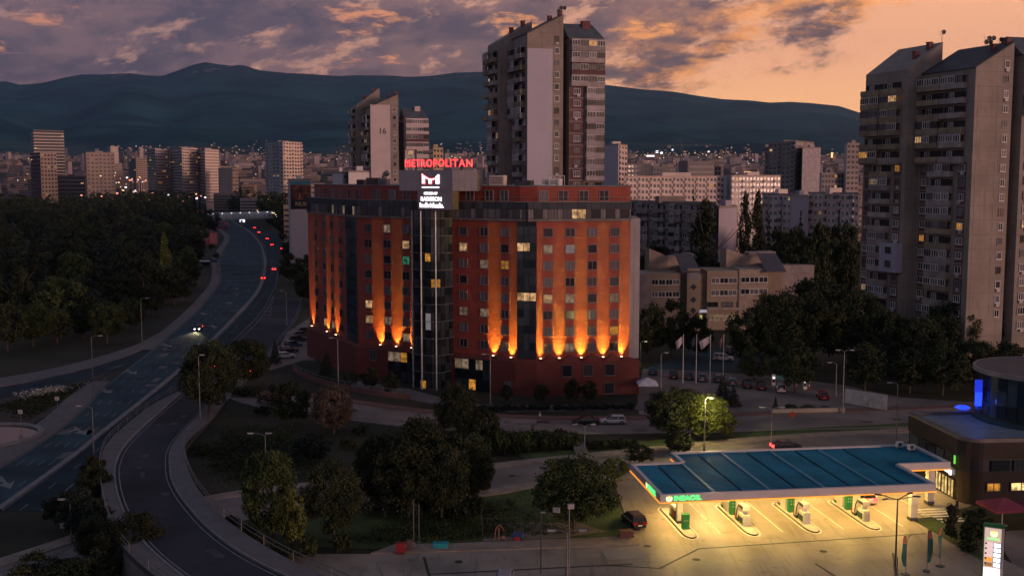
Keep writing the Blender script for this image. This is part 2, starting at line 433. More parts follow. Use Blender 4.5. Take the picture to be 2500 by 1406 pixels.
for (px, py) in [(258, 953), (320, 908), (408, 843), (498, 766), (195, 1052), (12, 1178), (522, 797), (560, 740)]:
    p = P(px, py); o = link('lane_arrow', AR, boul, p + Vector((0, 0, 0.06)), R(180 + 35) if py > 800 else R(180 + 22))
    o.scale = (1.5, 1.7, 1)
# slip road leaving to the left, traffic island and the round sunken plaza
sl = wpath([(-80, 958), (0, 945), (90, 929), (180, 909), (270, 884), (340, 858), (405, 822)], 40); sr = wpath([(-80, 995), (0, 980), (90, 962), (185, 938), (262, 914), (305, 897), (345, 874)], 40)
struct('slip_road', ribbon(sl, sr, 0, 0.022), M('dark_asphalt'))
so = wpath([(-80, 934), (0, 924), (90, 909), (180, 889), (270, 864), (340, 839), (415, 800)], 40)
struct('pavement_slip_road', ribbon(so[:36], sl[:36], 0.2, 0.19), PAVING)
mk2 = MB()
for k in range(4):
    a = P(262 + 7 * k, 903 - 3 * k); b = P(292 + 5 * k, 896 - 2 * k)
    mk2.add([a, b, b + Vector((0, .5, 0)), a + Vector((0, .5, 0))], [(0, 1, 2, 3)])
for v in range(len(mk2.v)): mk2.v[v] = (mk2.v[v][0], mk2.v[v][1], 0.075)
tag(mk2.build('gore_marking', PAINT, boul), kind='stuff')
gp = [P(a, b, 0) for a, b in [(60, 1058), (-60, 1010), (-60, 1000), (0, 984), (185, 943), (262, 915), (272, 908), (250, 925), (180, 990)]]
# flower-bed island between slip road and boulevard
isl = [P(a, b) for a, b in [(-60, 1090), (50, 1052), (130, 1008), (200, 965), (252, 922), (256, 912), (185, 934), (90, 958), (0, 976), (-60, 992)]]
mb = MB(); mb.prism([(p.x, p.y) for p in isl], 0.0, 0.12); struct('planted_island', mb, M('bark_mulch', (0.045, 0.033, 0.028), 0.95, 0.3, 0.8, 0.4, 6))
pl = MB(); c0 = P(-42, 1068); rr = 8.2
for k in range(48):
    t0, t1 = 2 * math.pi * k / 48, 2 * math.pi * (k + 1) / 48
    for ra, rb, za, zb in ((rr, rr + 0.9, 0.5, 0.5), (rr + 0.9, rr + 0.9, 0.0, 0.5), (rr, rr, 0.03, 0.5)):
        q = [(c0.x + r_ * math.cos(t), c0.y + r_ * math.sin(t), z_) for r_, z_, t in ((ra, za, t0), (rb, zb, t0), (rb, zb, t1), (ra, za, t1))]
        if ra == rb: q = [(c0.x + ra * math.cos(t0), c0.y + ra * math.sin(t0), za), (c0.x + ra * math.cos(t1), c0.y + ra * math.sin(t1), za), (c0.x + ra * math.cos(t1), c0.y + ra * math.sin(t1), zb), (c0.x + ra * math.cos(t0), c0.y + ra * math.sin(t0), zb)]
        pl.add(q, [(0, 1, 2, 3)])
fp = thing('round_opening', 'round underpass opening with a pale stone rim at the left edge of the picture', 'basin', (0, 0, 0))
pl.build('rim', KERB, fp)
wb = MB(); wb.add([(c0.x + rr * math.cos(2 * math.pi * k / 48), c0.y + rr * math.sin(2 * math.pi * k / 48), 0.2) for k in range(48)], [tuple(range(48))])
wb.build('dark_floor', M('dark_opening_floor', (0.010, 0.018, 0.024), 0.12, 0.1), fp)  # flat dark floor standing for the dark inside of the underpass opening

# the curving elevated road with a pavement and railings on both sides
zr_ = [0, 0, 0, 0, 0.0, 0.3, 1.0, 2.0, 3.0, 4.0, 4.8, 5.4, 5.6]
RL = [(664, 722), (648, 752), (620, 790), (560, 848), (480, 930), (416, 986), (322, 1074), (289, 1123), (284, 1174), (304, 1247), (359, 1329), (447, 1406), (540, 1470)]
RR = [(738, 735), (728, 770), (700, 812), (648, 868), (560, 950), (490, 1010), (422, 1086), (412, 1144), (425, 1193), (468, 1253), (523, 1308), (608, 1366), (760, 1440)]
NR = 90
rl, rr2 = wpath(RL, NR, zr_), wpath(RR, NR, zr_)
ramp = struct('ramp_road', ribbon(rl, rr2, 0.9, 0.04), M('ramp_asphalt', (0.034, 0.037, 0.050), 0.9, 0.4, 0.07, 0.2, 3.0, spec=0.2))
LO = [(660, 724), (643, 754), (614, 792), (553, 850), (468, 936), (371, 990), (274, 1070), (247, 1120), (245, 1172), (259, 1252), (295, 1330), (375, 1406), (470, 1470)]
RO = [(745, 730), (738, 768), (712, 815), (662, 872), (578, 955), (520, 1020), (456, 1083), (453, 1123), (474, 1180), (517, 1238), (577, 1290), (690, 1360), (860, 1440)]
zr2 = [z + 0.16 for z in zr_]
lo, ro = wpath(LO, NR, zr_), wpath(RO, NR, zr_)
i0 = 38
struct('ramp_pavement', ribbon(lo[i0:], rl[i0:], 0.6, 0.18), PAVING)
struct('ramp_pavement_inner', ribbon(rr2[i0 - 6:], ro[i0 - 6:], 0.6, 0.18), PAVING)
kb = MB(); ribbon([p.lerp(q, 0.02) for p, q in zip(rl, lo)][i0:], [p.lerp(q, 0.14) for p, q in zip(rl, lo)][i0:], 0.1, 0.24, 0, kb); ribbon([p.lerp(q, 0.03) for p, q in zip(rr2, ro)], [p.lerp(q, 0.10) for p, q in zip(rr2, ro)], 0.1, 0.24, 0, kb); struct('ramp_kerb', kb, KERB)
# retaining wall under the raised part
wl = MB()
for A in (lo[i0:], ro[i0:]):
    n = len(A); wl.add([p + Vector((0, 0, 0.1)) for p in A] + [Vector((p.x, p.y, -0.1)) for p in A], [(i, i + 1, n + i + 1, n + i) for i in range(n - 1)])
struct('ramp_retaining_wall', wl, M('stained_concrete', (0.13, 0.12, 0.115), 0.9, 0.3, 0.4))
def railing(name, label, A, h=1.05, step=2):
    t = thing(name, label, 'railing', A[0])
    L0 = A[0]; r = MB()
    for z in (h, h * 0.55): r.tube([p - L0 + Vector((0, 0, z)) for p in A], 0.045, 4)
    r.build('handrail', METAL, t)
    pm = cached(('post', h), lambda: MB().cyl((0, 0, 0), (0, 0, h), 0.04, 0.04, 5).mesh('post', METAL))
    for p in A[::step]: link('post', pm, t, p - L0)
    return t
up18 = Vector((0, 0, 0.18))
railing('railing', 'thin grey railing along the outer edge of the curving raised road', [p + up18 for p in lo[i0:]])
railing('railing', 'thin grey railing along the inner edge of the curving raised road above the dark lawn', [p + up18 for p in ro[i0:]])
railing('railing', 'low railing beside the boulevard below the planted traffic island', [bl[i] + Vector((-0.8, 0, .16)) for i in ii2], 0.9)
mk3 = MB(); dashes(rl, rr2, 0.06, 2, 0, 0.15, mk3, 0.075); dashes(rl, rr2, 0.94, 2, 0, 0.15, mk3, 0.075)
tag(mk3.build('edge_line', PAINT, ramp), kind='stuff')
# hatched gore where the side lane leaves the boulevard
hg = MB()
for k in range(6):
    f = k / 6
    a = P(662 - 22 * f, 728 + 50 * f); b = P(664 - 4 * f, 733 + 46 * f)
    m_ = (a + b) / 2 + Vector((0, 2.5, 0)); wv = Vector((0, 0.9, 0))
    hg.add([a, m_, m_ + wv, a + wv], [(0, 1, 2, 3)]); hg.add([m_, b, b + wv, m_ + wv], [(0, 1, 2, 3)])
hg.v = [(x, y, 0.085) for x, y, z in hg.v]
tag(hg.build('hatched_marking', PAINT, boul), kind='stuff')

# street in front of the hotel
a = wpath([(560, 928), (640, 952), (740, 968), (860, 985), (1000, 1004), (1150, 1016), (1300, 1023), (1480, 1025), (1700, 1020), (1900, 1012), (2250, 1000), (2420, 992)], 60)
b = wpath([(500, 950), (620, 990), (720, 1005), (860, 1026), (1000, 1042), (1150, 1052), (1300, 1056), (1480, 1058), (1700, 1056), (1900, 1050), (2250, 1042), (2420, 1036)], 60)
st1 = struct('hotel_street', ribbon(a, b, 0, 0.03), ASPHALT2)
k1 = MB(); ribbon(offset_path(b, -0.35), b, 0.2, 0.15, 0, k1); struct('street_kerb', k1, KERB)
pv = MB(); ribbon(offset_path(a, 2.6)[8:], a[8:], 0.2, 0.15, 0, pv); struct('pavement_hotel', pv, M('red_paving', (0.14, 0.075, 0.065), 0.85, 0.2, 0.5))
# lower road running under the raised curve
c = wpath([(2420, 1040), (2200, 1056), (2000, 1066), (1800, 1081), (1650, 1096), (1524, 1109), (1317, 1130), (1200, 1144), (1000, 1163), (800, 1185), (620, 1206), (515, 1224), (400, 1250), (280, 1290), (160, 1332), (0, 1385), (-80, 1420)], 90)
d_ = wpath([(2420, 1072), (2200, 1094), (2000, 1108), (1800, 1128), (1650, 1146), (1500, 1160), (1288, 1180), (1187, 1197), (1000, 1218), (800, 1240), (640, 1262), (560, 1278), (440, 1310), (320, 1352), (200, 1402), (60, 1460), (-40, 1500)], 90)
lr = struct('lower_road', ribbon(c, d_, 0, 0.02), ASPHALT2)
mk4 = MB(); dashes(c, d_, 0.12, 3, 0, 0.18, mk4, 0.05); dashes(c, d_, 0.5, 3, 6, 0.14, mk4, 0.05)
tag(mk4.build('edge_line', PAINT, lr), kind='stuff')
pv = MB(); ribbon(c, offset_path(c, -2.4), 0.2, 0.14, 0, pv); struct('pavement_lower_road', pv, M('sandy_paving', (0.24, 0.19, 0.155), 0.9, 0.2, 0.5))
pv = MB(); ribbon(offset_path(d_, 2.6)[12:60], d_[12:60], 0.2, 0.14, 0, pv); struct('pavement_lower_road_near', pv, M('sandy_paving'))
# grass verge between the two streets
e = [p for p in c]; g = MB(); ribbon(offset_path(c, -2.4)[:46], offset_path(c, -6.0)[:46], 0.1, 0.10, 0, g); struct('verge', g, GRASS)
# lawn in the middle, station forecourt and front road
def stained(name, lo, hi, dark, rough):
    """paving with oil stains and tyre marks: broad patches, small dark spots, streaks"""
    m = bpy.data.materials.new(name); m.use_nodes = True; _mats[name] = m
    T = NT(m.node_tree); b = T.n['Principled BSDF']; b.inputs['Roughness'].default_value = rough
    pos = T.node('ShaderNodeNewGeometry').outputs['Position']
    c = T.mix(T.step(T.noise(pos, 0.11, 6.0, 0.62), 0.35, 0.65), lo, hi)
    c = T.mix(T.m('MULTIPLY', T.step(T.noise(pos, 0.42, 5.0, 0.65, 0.4), 0.56, 0.72), 0.75), c, dark)
    st = T.node('ShaderNodeVectorMath', operation='MULTIPLY'); T.l.new(pos, st.inputs[0]); st.inputs[1].default_value = (1.5, 0.10, 1.0)
    c = T.mix(T.m('MULTIPLY', T.step(T.noise(st.outputs[0], 0.9, 4.0, 0.6), 0.52, 0.68), 0.45), c, dark)
    T.l.new(c, b.inputs['Base Color'])
    bn = T.node('ShaderNodeBump'); bn.inputs['Strength'].default_value = 0.2; bn.inputs['Distance'].default_value = 0.05
    T.l.new(T.noise(pos, 4.0, 3.0, 0.6), bn.inputs['Height']); T.l.new(bn.outputs[0], b.inputs['Normal'])
    return m
FORECOURT = stained('forecourt_asphalt', (0.19, 0.16, 0.13), (0.30, 0.255, 0.205), (0.095, 0.08, 0.065), 0.5)
def sheet(name, pts, z, mat, thick=0.0):
    mb = MB(); poly = [P(a, b) for a, b in pts]; poly = [(p.x, p.y) for p in poly]
    area = sum(poly[i][0] * poly[(i + 1) % len(poly)][1] - poly[(i + 1) % len(poly)][0] * poly[i][1] for i in range(len(poly)))
    if area < 0: poly = poly[::-1]
    mb.prism(poly, z - max(thick, 0.01), z); return struct(name, mb, mat)
sheet('lawn', [(760, 1334), (900, 1340), (1120, 1330), (1500, 1310), (1545, 1300), (1500, 1210), (1300, 1192), (1190, 1212), (1000, 1236), (800, 1258), (690, 1290)], 0.05, GRASS)
sheet('forecourt', [(1540, 1296), (1500, 1180), (1520, 1160), (1660, 1150), (1900, 1126), (2100, 1112), (2330, 1098), (2420, 1140), (2370, 1235), (2270, 1268), (2400, 1340), (2560, 1420), (2560, 1500), (1300, 1500), (1290, 1400), (1480, 1378), (1610, 1388), (1720, 1338), (1562, 1331)], 0.045, FORECOURT)
sheet('front_road', [(700, 1500), (640, 1372), (760, 1352), (900, 1352), (1120, 1348), (1500, 1326), (1560, 1330), (1720, 1338), (1610, 1388), (1480, 1378), (1290, 1400), (1300, 1500)], 0.04, FORECOURT)
sheet('side_street', [(2455, 1296), (2620, 1288), (2620, 1420), (2500, 1420), (2452, 1345)], 0.03, ASPHALT2)
sheet('pale_patch', [(1462, 1340), (1556, 1335), (1590, 1364), (1486, 1368)], 0.07, CONCRETE)
sheet('pavement_front', [(905, 1352), (965, 1330), (1110, 1328), (1500, 1312), (1560, 1314), (1560, 1331), (1120, 1347)], 0.15, M('sandy_paving'), 0.15)
sheet('exercise_ground', [(1178, 1322), (1190, 1276), (1290, 1275), (1420, 1278), (1480, 1298), (1350, 1316)], 0.08, M('sandy_ground', (0.17, 0.14, 0.115), 0.95, 0.2, 0.4))
# patches, covers and wheel tracks on the roads
rq = random.Random(17); pt = MB(); pl_ = MB()
PATCH = M('dark_patch', (0.030, 0.034, 0.040), 0.7, 0.3, 0.5); PATCHL = M('pale_patch_asphalt', (0.105, 0.10, 0.10), 0.85, 0.3, 0.5)
def patch(mb, A, B, i, f, L, w_, lift):
    p = A[i].lerp(B[i], f); q = A[min(i + 1, len(A) - 1)].lerp(B[min(i + 1, len(A) - 1)], f); d = (q - p).normalized(); n = Vector((-d.y, d.x, 0)); u = Vector((0, 0, lift))
    mb.add([p - n * w_ + u, p + d * L - n * w_ + u, p + d * L + n * w_ * rq.uniform(.8, 1.1) + u, p + n * w_ + u], [(0, 1, 2, 3)])
for k in range(26): patch(rq.choice((pt, pl_)), bl, bm, rq.randint(2, 70), rq.uniform(.1, .9), rq.uniform(1.5, 6), rq.uniform(.4, 1.4), 0.044)
for k in range(14): patch(rq.choice((pt, pl_)), a, b, rq.randint(10, 52), rq.uniform(.15, .85), rq.uniform(1, 4), rq.uniform(.3, 1.0), 0.046)
for k in range(10): patch(rq.choice((pt, pl_)), c, d_, rq.randint(8, 60), rq.uniform(.2, .85), rq.uniform(1, 4), rq.uniform(.3, .9), 0.036)
for k in range(9): patch(pt, rl, rr2, rq.randint(30, 84), rq.uniform(.2, .8), rq.uniform(1.2, 4), rq.uniform(.3, .9), 0.056)
tag(pt.build('road_patch', PATCH, boul), kind='stuff'); tag(pl_.build('pale_road_patch', PATCHL, boul), kind='stuff')
cv_ = MB()
for px, py in ((1300, 1040), (1810, 1036), (980, 1028), (1250, 1160), (1580, 1332), (1120, 1370), (340, 1140), (450, 1330), (300, 985), (1700, 1365), (2010, 1345)):
    p = P(px, py, 0.075 if px > 400 or py < 1000 else 3.2); cv_.add([(p.x + .45 * math.cos(t_), p.y + .45 * math.sin(t_), p.z) for t_ in np.linspace(0, 2 * math.pi, 12, endpoint=False)], [tuple(range(12))])
tag(cv_.build('manhole_cover', TAR), kind='structure')
# hotel car parks
sheet('car_park', [(1556, 965), (1570, 900), (1700, 905), (1860, 915), (2060, 940), (2200, 970), (2420, 985), (2420, 1000), (2060, 1008), (1830, 1008), (1700, 1016), (1560, 1012)], 0.02, ASPHALT2)
sheet('back_lane', [(1560, 905), (1700, 855), (1850, 852), (1900, 870), (1800, 905)], 0.015, ASPHALT)
sheet('side_car_park', [(655, 905), (700, 812), (765, 770), (800, 790), (768, 880), (740, 880)], 0.025, ASPHALT2)
sheet('hotel_apron', [(845, 945), (840, 925), (1000, 950), (1130, 985), (1250, 990), (1560, 985), (1600, 960), (1600, 1000), (1250, 1006), (1050, 985)], 0.05, PAVING)
# forecourt seams and markings
sm = MB()
def line(mb, pa, pb, w_, z):
    a, b = P(*pa), P(*pb); d = b - a; n = Vector((-d.y, d.x, 0)).normalized() * w_ / 2; u = Vector((0, 0, z))
    mb.add([a - n + u, b - n + u, b + n + u, a + n + u], [(0, 1, 2, 3)])
for pa, pb in [((1610, 1388), (1706, 1340)), ((1706, 1340), (2260, 1303)), ((1480, 1380), (1612, 1388)), ((1050, 1402), (1545, 1377)), ((1035, 1360), (1052, 1420)), ((2180, 1350), (2190, 1420)), ((1990, 1376), (2060, 1420))]:
    line(sm, pa, pb, 0.28, 0.062)
tag(sm.build('tar_seam', TAR), kind='structure')
pm_ = MB()
for pa, pb in [((920, 1376), (935, 1406)), ((920, 1376), (950, 1374)), ((970, 1395), (1000, 1393)), ((985, 1394), (990, 1420))]: line(pm_, pa, pb, 0.16, 0.06)
for k in range(9): line(pm_, (1800 + 26 * k, 935 + 4 * k), (1785 + 26 * k, 962 + 4 * k), 0.16, 0.05)
line(pm_, (1848, 984), (1885, 982), 0.4, 0.05)
tag(pm_.build('parking_line', PAINT), kind='structure')

# ================================================================ BUILDING KIT
class Facade:
    """a vertical wall face from p0 to p1 (seen from outside: left to right), in the local frame of a building"""
    def __init__(s, p0, p1):
        s.p0 = Vector((p0[0], p0[1])); s.p1 = Vector((p1[0], p1[1])); d = s.p1 - s.p0
        s.len = d.length; s.t = d.normalized(); s.n = Vector((s.t.y, -s.t.x)); s.rz = math.atan2(s.t.y, s.t.x)
    def at(s, a, z, out=0.0):
        q = s.p0 + s.t * a + s.n * out; return Vector((q.x, q.y, z))
def frame_mesh(w_, h_, b=0.09, dep=0.14, mull=0, mat=None, sill=True):
    def f():
        mb = MB()
        mb.bb(-w_ / 2, w_ / 2, -dep, 0.0, h_ / 2 - b, h_ / 2); mb.bb(-w_ / 2, w_ / 2, -dep, 0.0, -h_ / 2, -h_ / 2 + b)
        mb.bb(-w_ / 2, -w_ / 2 + b, -dep, 0.0, -h_ / 2 + b, h_ / 2 - b); mb.bb(w_ / 2 - b, w_ / 2, -dep, 0.0, -h_ / 2 + b, h_ / 2 - b)
        for k in range(mull):
            x = -w_ / 2 + w_ * (k + 1) / (mull + 1); mb.bb(x - b * 0.45, x + b * 0.45, -dep * 0.9, 0.0, -h_ / 2 + b, h_ / 2 - b)
        if sill: mb.bb(-w_ / 2 - 0.08, w_ / 2 + 0.08, -dep - 0.10, 0.0, -h_ / 2 - 0.07, -h_ / 2)
        return mb.mesh('window', mat)
    return cached(('fr', w_, h_, b, dep, mull, mat.name, sill), f)
def pane_mesh(w_, h_, mat, y=-0.05, name='pane'):
    return cached(('pn', w_, h_, mat.name, y, name), lambda: MB().bb(-w_ / 2, w_ / 2, y, y + 0.04, -h_ / 2, h_ / 2).mesh(name, mat))
def window(parent, F, a, z, w_=1.8, h_=1.65, mull=1, fmat=None, pmat=None, off=(0, 0, 0), b=0.09, sill=True, out=0.0):
    fm = fmat or WHITE_PVC
    o = link('window', frame_mesh(w_, h_, b, 0.14, mull, fm, sill), parent, F.at(a, z, out) - Vector(off), F.rz)
    link('pane', pane_mesh(w_ - b, h_ - b, pmat or GLASS), o)
    return o
def pane(parent, F, a, z, w_, h_, mat, off=(0, 0, 0), out=0.06, name='pane'):
    return link(name, pane_mesh(w_, h_, mat, -0.05, name), parent, F.at(a, z, out) - Vector(off), F.rz)
def fbox(mb, F, a0, a1, z0, z1, out0, out1, mi=0, off=(0, 0, 0)):
    """box on a facade between runs a0..a1, heights z0..z1, standing out out0..out1"""
    c = F.at((a0 + a1) / 2, (z0 + z1) / 2, (out0 + out1) / 2) - Vector(off)
    return mb.box(c, (abs(a1 - a0), abs(out1 - out0), abs(z1 - z0)), F.rz, mi)
def text_obj(name, s, size, mat, parent, loc, rz, ext=0.06, align='CENTER', shear=0.0, xs=1.0, bold=0.0):
    cu = bpy.data.curves.new(name, 'FONT'); cu.body = s; cu.size = size; cu.extrude = ext; cu.align_x = align; cu.align_y = 'CENTER'
    cu.shear = shear; cu.offset = bold; cu.resolution_u = 3; cu.materials.append(mat)
    tmp = bpy.data.objects.new(name, cu); me = bpy.data.meshes.new_from_object(tmp); bpy.data.objects.remove(tmp); bpy.data.curves.remove(cu)
    o = bpy.data.objects.new(name, me); COL.objects.link(o); o.parent = parent
    o.location = loc; o.rotation_euler = (math.pi / 2, 0, rz); o.scale = (xs, 1, 1)
    return o

# ================================================================ HOTEL
HO = Vector((0.0, 215.0, 0.0))
hotel = thing('hotel', 'dark red polygonal hotel lit from below by amber lamps, with a glass stair tower', 'hotel', HO)
def hl(p): return (p[0] - HO.x, p[1] - HO.y)
Pa, P1, P2, P3 = Vector((-47.5, 257.6)), Vector((-32.06, 229.5)), Vector((2.88, 209.0)), Vector((22.7, 212.0))
FL, FM, FR = Facade(hl(Pa), hl(P1)), Facade(hl(P1), hl(P2)), Facade(hl(P2), hl(P3))
Pc0 = P2 - FM.t * 2.3; Pc1 = P2 + FR.t * 1.9                    # chamfer that carries the right glass strip
FC = Facade(hl(Pc0), hl(Pc1))
back = [(24.5, 229.0), (9.0, 227.5), (-20.5, 245.5), (-33.5, 265.5)]
def hotel_poly(o_, right=22.7):
    """outline of the hotel with the front faces moved out by o_"""
    def inter(A, B):
        # intersection of two offset facade lines
        a0 = A.p0 + A.n * o_; b0 = B.p0 + B.n * o_; d = B.p0 * 0
        det = A.t.x * -B.t.y + A.t.y * B.t.x
        r_ = b0 - a0; s_ = (r_.x * -B.t.y + r_.y * B.t.x) / det
        return a0 + A.t * s_
    f = [FL.p0 + FL.n * o_, inter(FL, FM), inter(FM, FC), inter(FC, FR), FR.p1 + FR.n * o_ + FR.t * (right - 22.7)]
    return [tuple(p) for p in f] + [hl(p) for p in back]
RED = bpy.data.materials.new('red_cladding'); RED.use_nodes = True
T = NT(RED.node_tree); b_ = T.n['Principled BSDF']; b_.inputs['Roughness'].default_value = 0.62
pos = T.node('ShaderNodeNewGeometry').outputs['Position']; sx = T.node('ShaderNodeSeparateXYZ'); T.l.new(pos, sx.inputs[0])
course = T.m('PINGPONG', sx.outputs[2], 0.21); joint = T.step(course, 0.0, 0.055)
n_ = T.noise(pos, 0.35, 5.0, 0.6)
cR = T.mix(T.step(n_, 0.3, 0.7), (0.225, 0.035, 0.022), (0.295, 0.046, 0.028))
T.l.new(T.mix(T.m('SUBTRACT', 1.0, joint), cR, (0.13, 0.034, 0.026)), b_.inputs['Base Color'])
bp = T.node('ShaderNodeBump'); bp.inputs['Strength'].default_value = 0.7; bp.inputs['Distance'].default_value = 0.06
T.l.new(joint, bp.inputs['Height']); T.l.new(bp.outputs[0], b_.inputs['Normal'])
REDP = M('red_podium_unlit', (0.120, 0.025, 0.021), 0.75, 0.15, 0.3)  # the podium's missing light is put into a darker red
GREYP = M('grey_metal_cladding', (0.235, 0.215, 0.25), 0.45, 0.08, 0.4, metal=0.2)
DGLASSBODY = M('mullion_dark', (0.014, 0.016, 0.02), 0.4)
z_pod, z_w, z_g, z_t = 7.2, 33.4, 37.1, 40.0
MB().prism(hotel_poly(0.0), z_pod - 0.4, z_w).build('wall', RED, hotel)
# podium, with a weathered ledge that slopes up to the wall
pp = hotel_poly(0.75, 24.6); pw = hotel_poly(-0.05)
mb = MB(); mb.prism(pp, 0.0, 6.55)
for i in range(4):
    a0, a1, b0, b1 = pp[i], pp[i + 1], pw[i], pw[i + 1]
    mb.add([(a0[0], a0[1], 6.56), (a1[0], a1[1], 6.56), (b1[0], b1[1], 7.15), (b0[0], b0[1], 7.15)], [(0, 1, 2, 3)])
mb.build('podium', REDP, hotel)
# grey panelled end strip beside the right-hand face
e0 = FR.at(FR.len + 0.02, 0, -1.6); e1 = FR.at(FR.len + 2.35, 0, -1.6)
FE = Facade((e0.x, e0.y), (e1.x, e1.y))
mb = MB().prism([(e0.x, e0.y), (e1.x, e1.y), hl((25.6, 229)), hl((23.4, 229))], 6.6, 33.8); mb.build('end_wall', GREYP, hotel)
for k in range(11):
    for j in range(2): pane(hotel, FE, 0.6 + 1.15 * j, 8.0 + 2.42 * k, 1.11, 2.37, GREYP, out=0.03, name='cladding_panel')
# glazed storey
g0 = hotel_poly(0.22)
MB().prism(g0, z_w + 0.003, z_g).build('glazed_storey', DGLASSBODY, hotel)
SPANDREL = M('grey_spandrel_glass', (0.035, 0.042, 0.055), 0.15, 0.2, 0.5, rnd=0.35)
BASEG = M('grey_sill_panel', (0.12, 0.10, 0.11), 0.5, rnd=0.15)
random.seed(11)
for fi, F in enumerate((FL, FM, FC, FR)):
    a, k = 0.1, 0
    while a < F.len - 0.3:
        w_ = (1.05, 1.75)[k % 2] if fi else 1.15
        w_ = min(w_, F.len - 0.05 - a)
        if fi == 1 and 14.2 < a + w_ / 2 < 23.6: a += w_; k += 1; continue
        mat = GLASS
        if fi == 3 and 7.2 < a < 9.6: mat = LIT_WARM
        elif random.random() < 0.05: mat = LIT_CURT
        pane(hotel, F, a + w_ / 2, 34.85, w_ - 0.10, 1.72, mat, out=0.26)
        pane(hotel, F, a + w_ / 2, 36.42, w_ - 0.06, 1.22, SPANDREL, out=0.25, name='spandrel_panel')
        pane(hotel, F, a + w_ / 2, 33.68, w_ - 0.03, 0.46, BASEG, out=0.24, name='sill_panel')
        a += w_; k += 1
# set-back top storey
t0 = hotel_poly(-1.7, 22.4)
MB().prism(t0, z_g - 0.4, z_t).build('top_storey', RED, hotel)
cap = MB()
for i in range(4):
    cap.add([(*t0[i], z_t + 0.003), (*t0[i + 1], z_t + 0.003), (*t0[i + 1], z_t + 0.18), (*t0[i], z_t + 0.18)], [(0, 1, 2, 3)])
MB().prism(hotel_poly(-1.62, 22.5), z_t, z_t + 0.14).build('parapet_cap', KERB, hotel)
TF = [Facade(t0[i], t0[i + 1]) for i in range(4)]
for i, runs in ((0, (3, 8, 13, 18, 23, 28)), (1, (3.4, 7.4, 11.0, 22.6, 26.2, 30.6, 34.0)), (3, (1.2, 5.0, 9.0, 13.0, 17.0))):
    for a in runs:
        if a < TF[i].len - 0.8:
            window(hotel, TF[i], a, 38.25, 1.9, 2.1, 1, M('pink_grey_window_metal', (0.30, 0.20, 0.21), 0.5), LIT_BLIND if (i == 1 and a == 22.6) else GLASS, sill=False)
rail = MB()
for i in range(4):
    A, B = Vector((*g0[i], 0)), Vector((*g0[i + 1], 0)); n = max(2, int((B - A).length / 1.6))
    for z in (38.05,): rail.cyl(A + Vector((0, 0, z)), B + Vector((0, 0, z)), 0.045, 0.045, 4)
    for k in range(n + 1):
        q = A.lerp(B, k / n); rail.cyl(q + Vector((0, 0, z_g)), q + Vector((0, 0, 38.05)), 0.03, 0.03, 4)
    d = (B - A).normalized()
rail.build('terrace_railing', METAL, hotel)
edge = MB()
for i in range(4):
    F = Facade(g0[i], g0[i + 1]); fbox(edge, F, 0, F.len, z_g - 0.02, z_g + 0.10, -0.12, 0.10 + 0.01 * i)
edge.build('terrace_edge', KERB, hotel)
# glass strips that climb the wall
def glass_strip(F, a0, a1, n, base, lit=()):
    mb = MB(); fbox(mb, F, a0, a1, z_pod, z_w, 0.0, 0.16); mb.build('glass_strip', DGLASSBODY, hotel)
    w_ = (a1 - a0) / n
    for r in range(16):
        z = z_pod + 0.85 + r * 1.58
        if z > z_w - 0.4: break
        for k in range(n):
            tall = r % 2 == 1
            mat = LIT_WARM if (r, k) in lit or (r, -1) in lit else (GLASS_BLUE if tall else SPANDREL)
            pane(hotel, F, a0 + w_ * (k + 0.5), z, w_ - 0.09, 1.50, mat, out=0.19)
glass_strip(FL, FL.len - 6.6, FL.len - 0.15, 3, 0)
glass_strip(FC, 0.12, FC.len - 0.12, 3, 0, lit={(7, -1), (13, 0), (13, 1)})
# rows of bedroom windows
rows = [31.35 - 3.155 * k for k in range(8)]
def px_run(F, px):
    """run along a facade at which the photograph shows column px"""
    k = (px - 1250) / FPX; p = F.p0 + Vector((HO.x, HO.y))
    return (k * p.y - p.x) / (F.t.x - k * F.t.y)
lit_map = {('R', 0, 1): LIT_CURT, ('R', 1, 1): LIT_BLIND, ('R', 0, 4): LIT_WARM, ('R', 1, 4): LIT_CURT, ('R', 3, 4): LIT_CURT, ('R', 1, 7): LIT_CURT, ('R', 3, 6): LIT_AMBER,
           ('M', 0, 1): LIT_WARM, ('M', 2, 2): LIT_AMBER, ('M', 1, 2): LIT_CURT, ('M', 0, 5): LIT_CURT, ('M', 1, 5): LIT_CURT, ('M', 1, 1): GLASS, ('R', 2, 3): GLASS,
           ('N', 1, 0): LIT_CURT, ('N', 2, 1): LIT_WARM, ('N', 2, 2): LIT_GREEN, ('N', 0, 5): LIT_WARM, ('N', 0, 6): LIT_WARM, ('N', 1, 6): LIT_CURT, ('N', 2, 7): LIT_CURT,
           ('L', 1, 7): LIT_WARM, ('L', 2, 7): LIT_CURT}
FRAMEP = M('purple_grey_frame', (0.15, 0.105, 0.115), 0.5)
for key, F, cols in (('R', FR, (1338, 1392, 1446.5, 1501)), ('M', FM, (1131, 1182, 1233)), ('N', FM, (899, 945.5, 991)), ('L', FL, (772, 792, 811, 831.5))):
    for ci, px in enumerate(cols):
        a = px_run(F, px)
        for r, z in enumerate(rows):
            window(hotel, F, a, z, 1.9, 1.72, 1 if (ci + r) % 3 else 0, FRAMEP, lit_map.get((key, ci, r), GLASS), b=0.11)
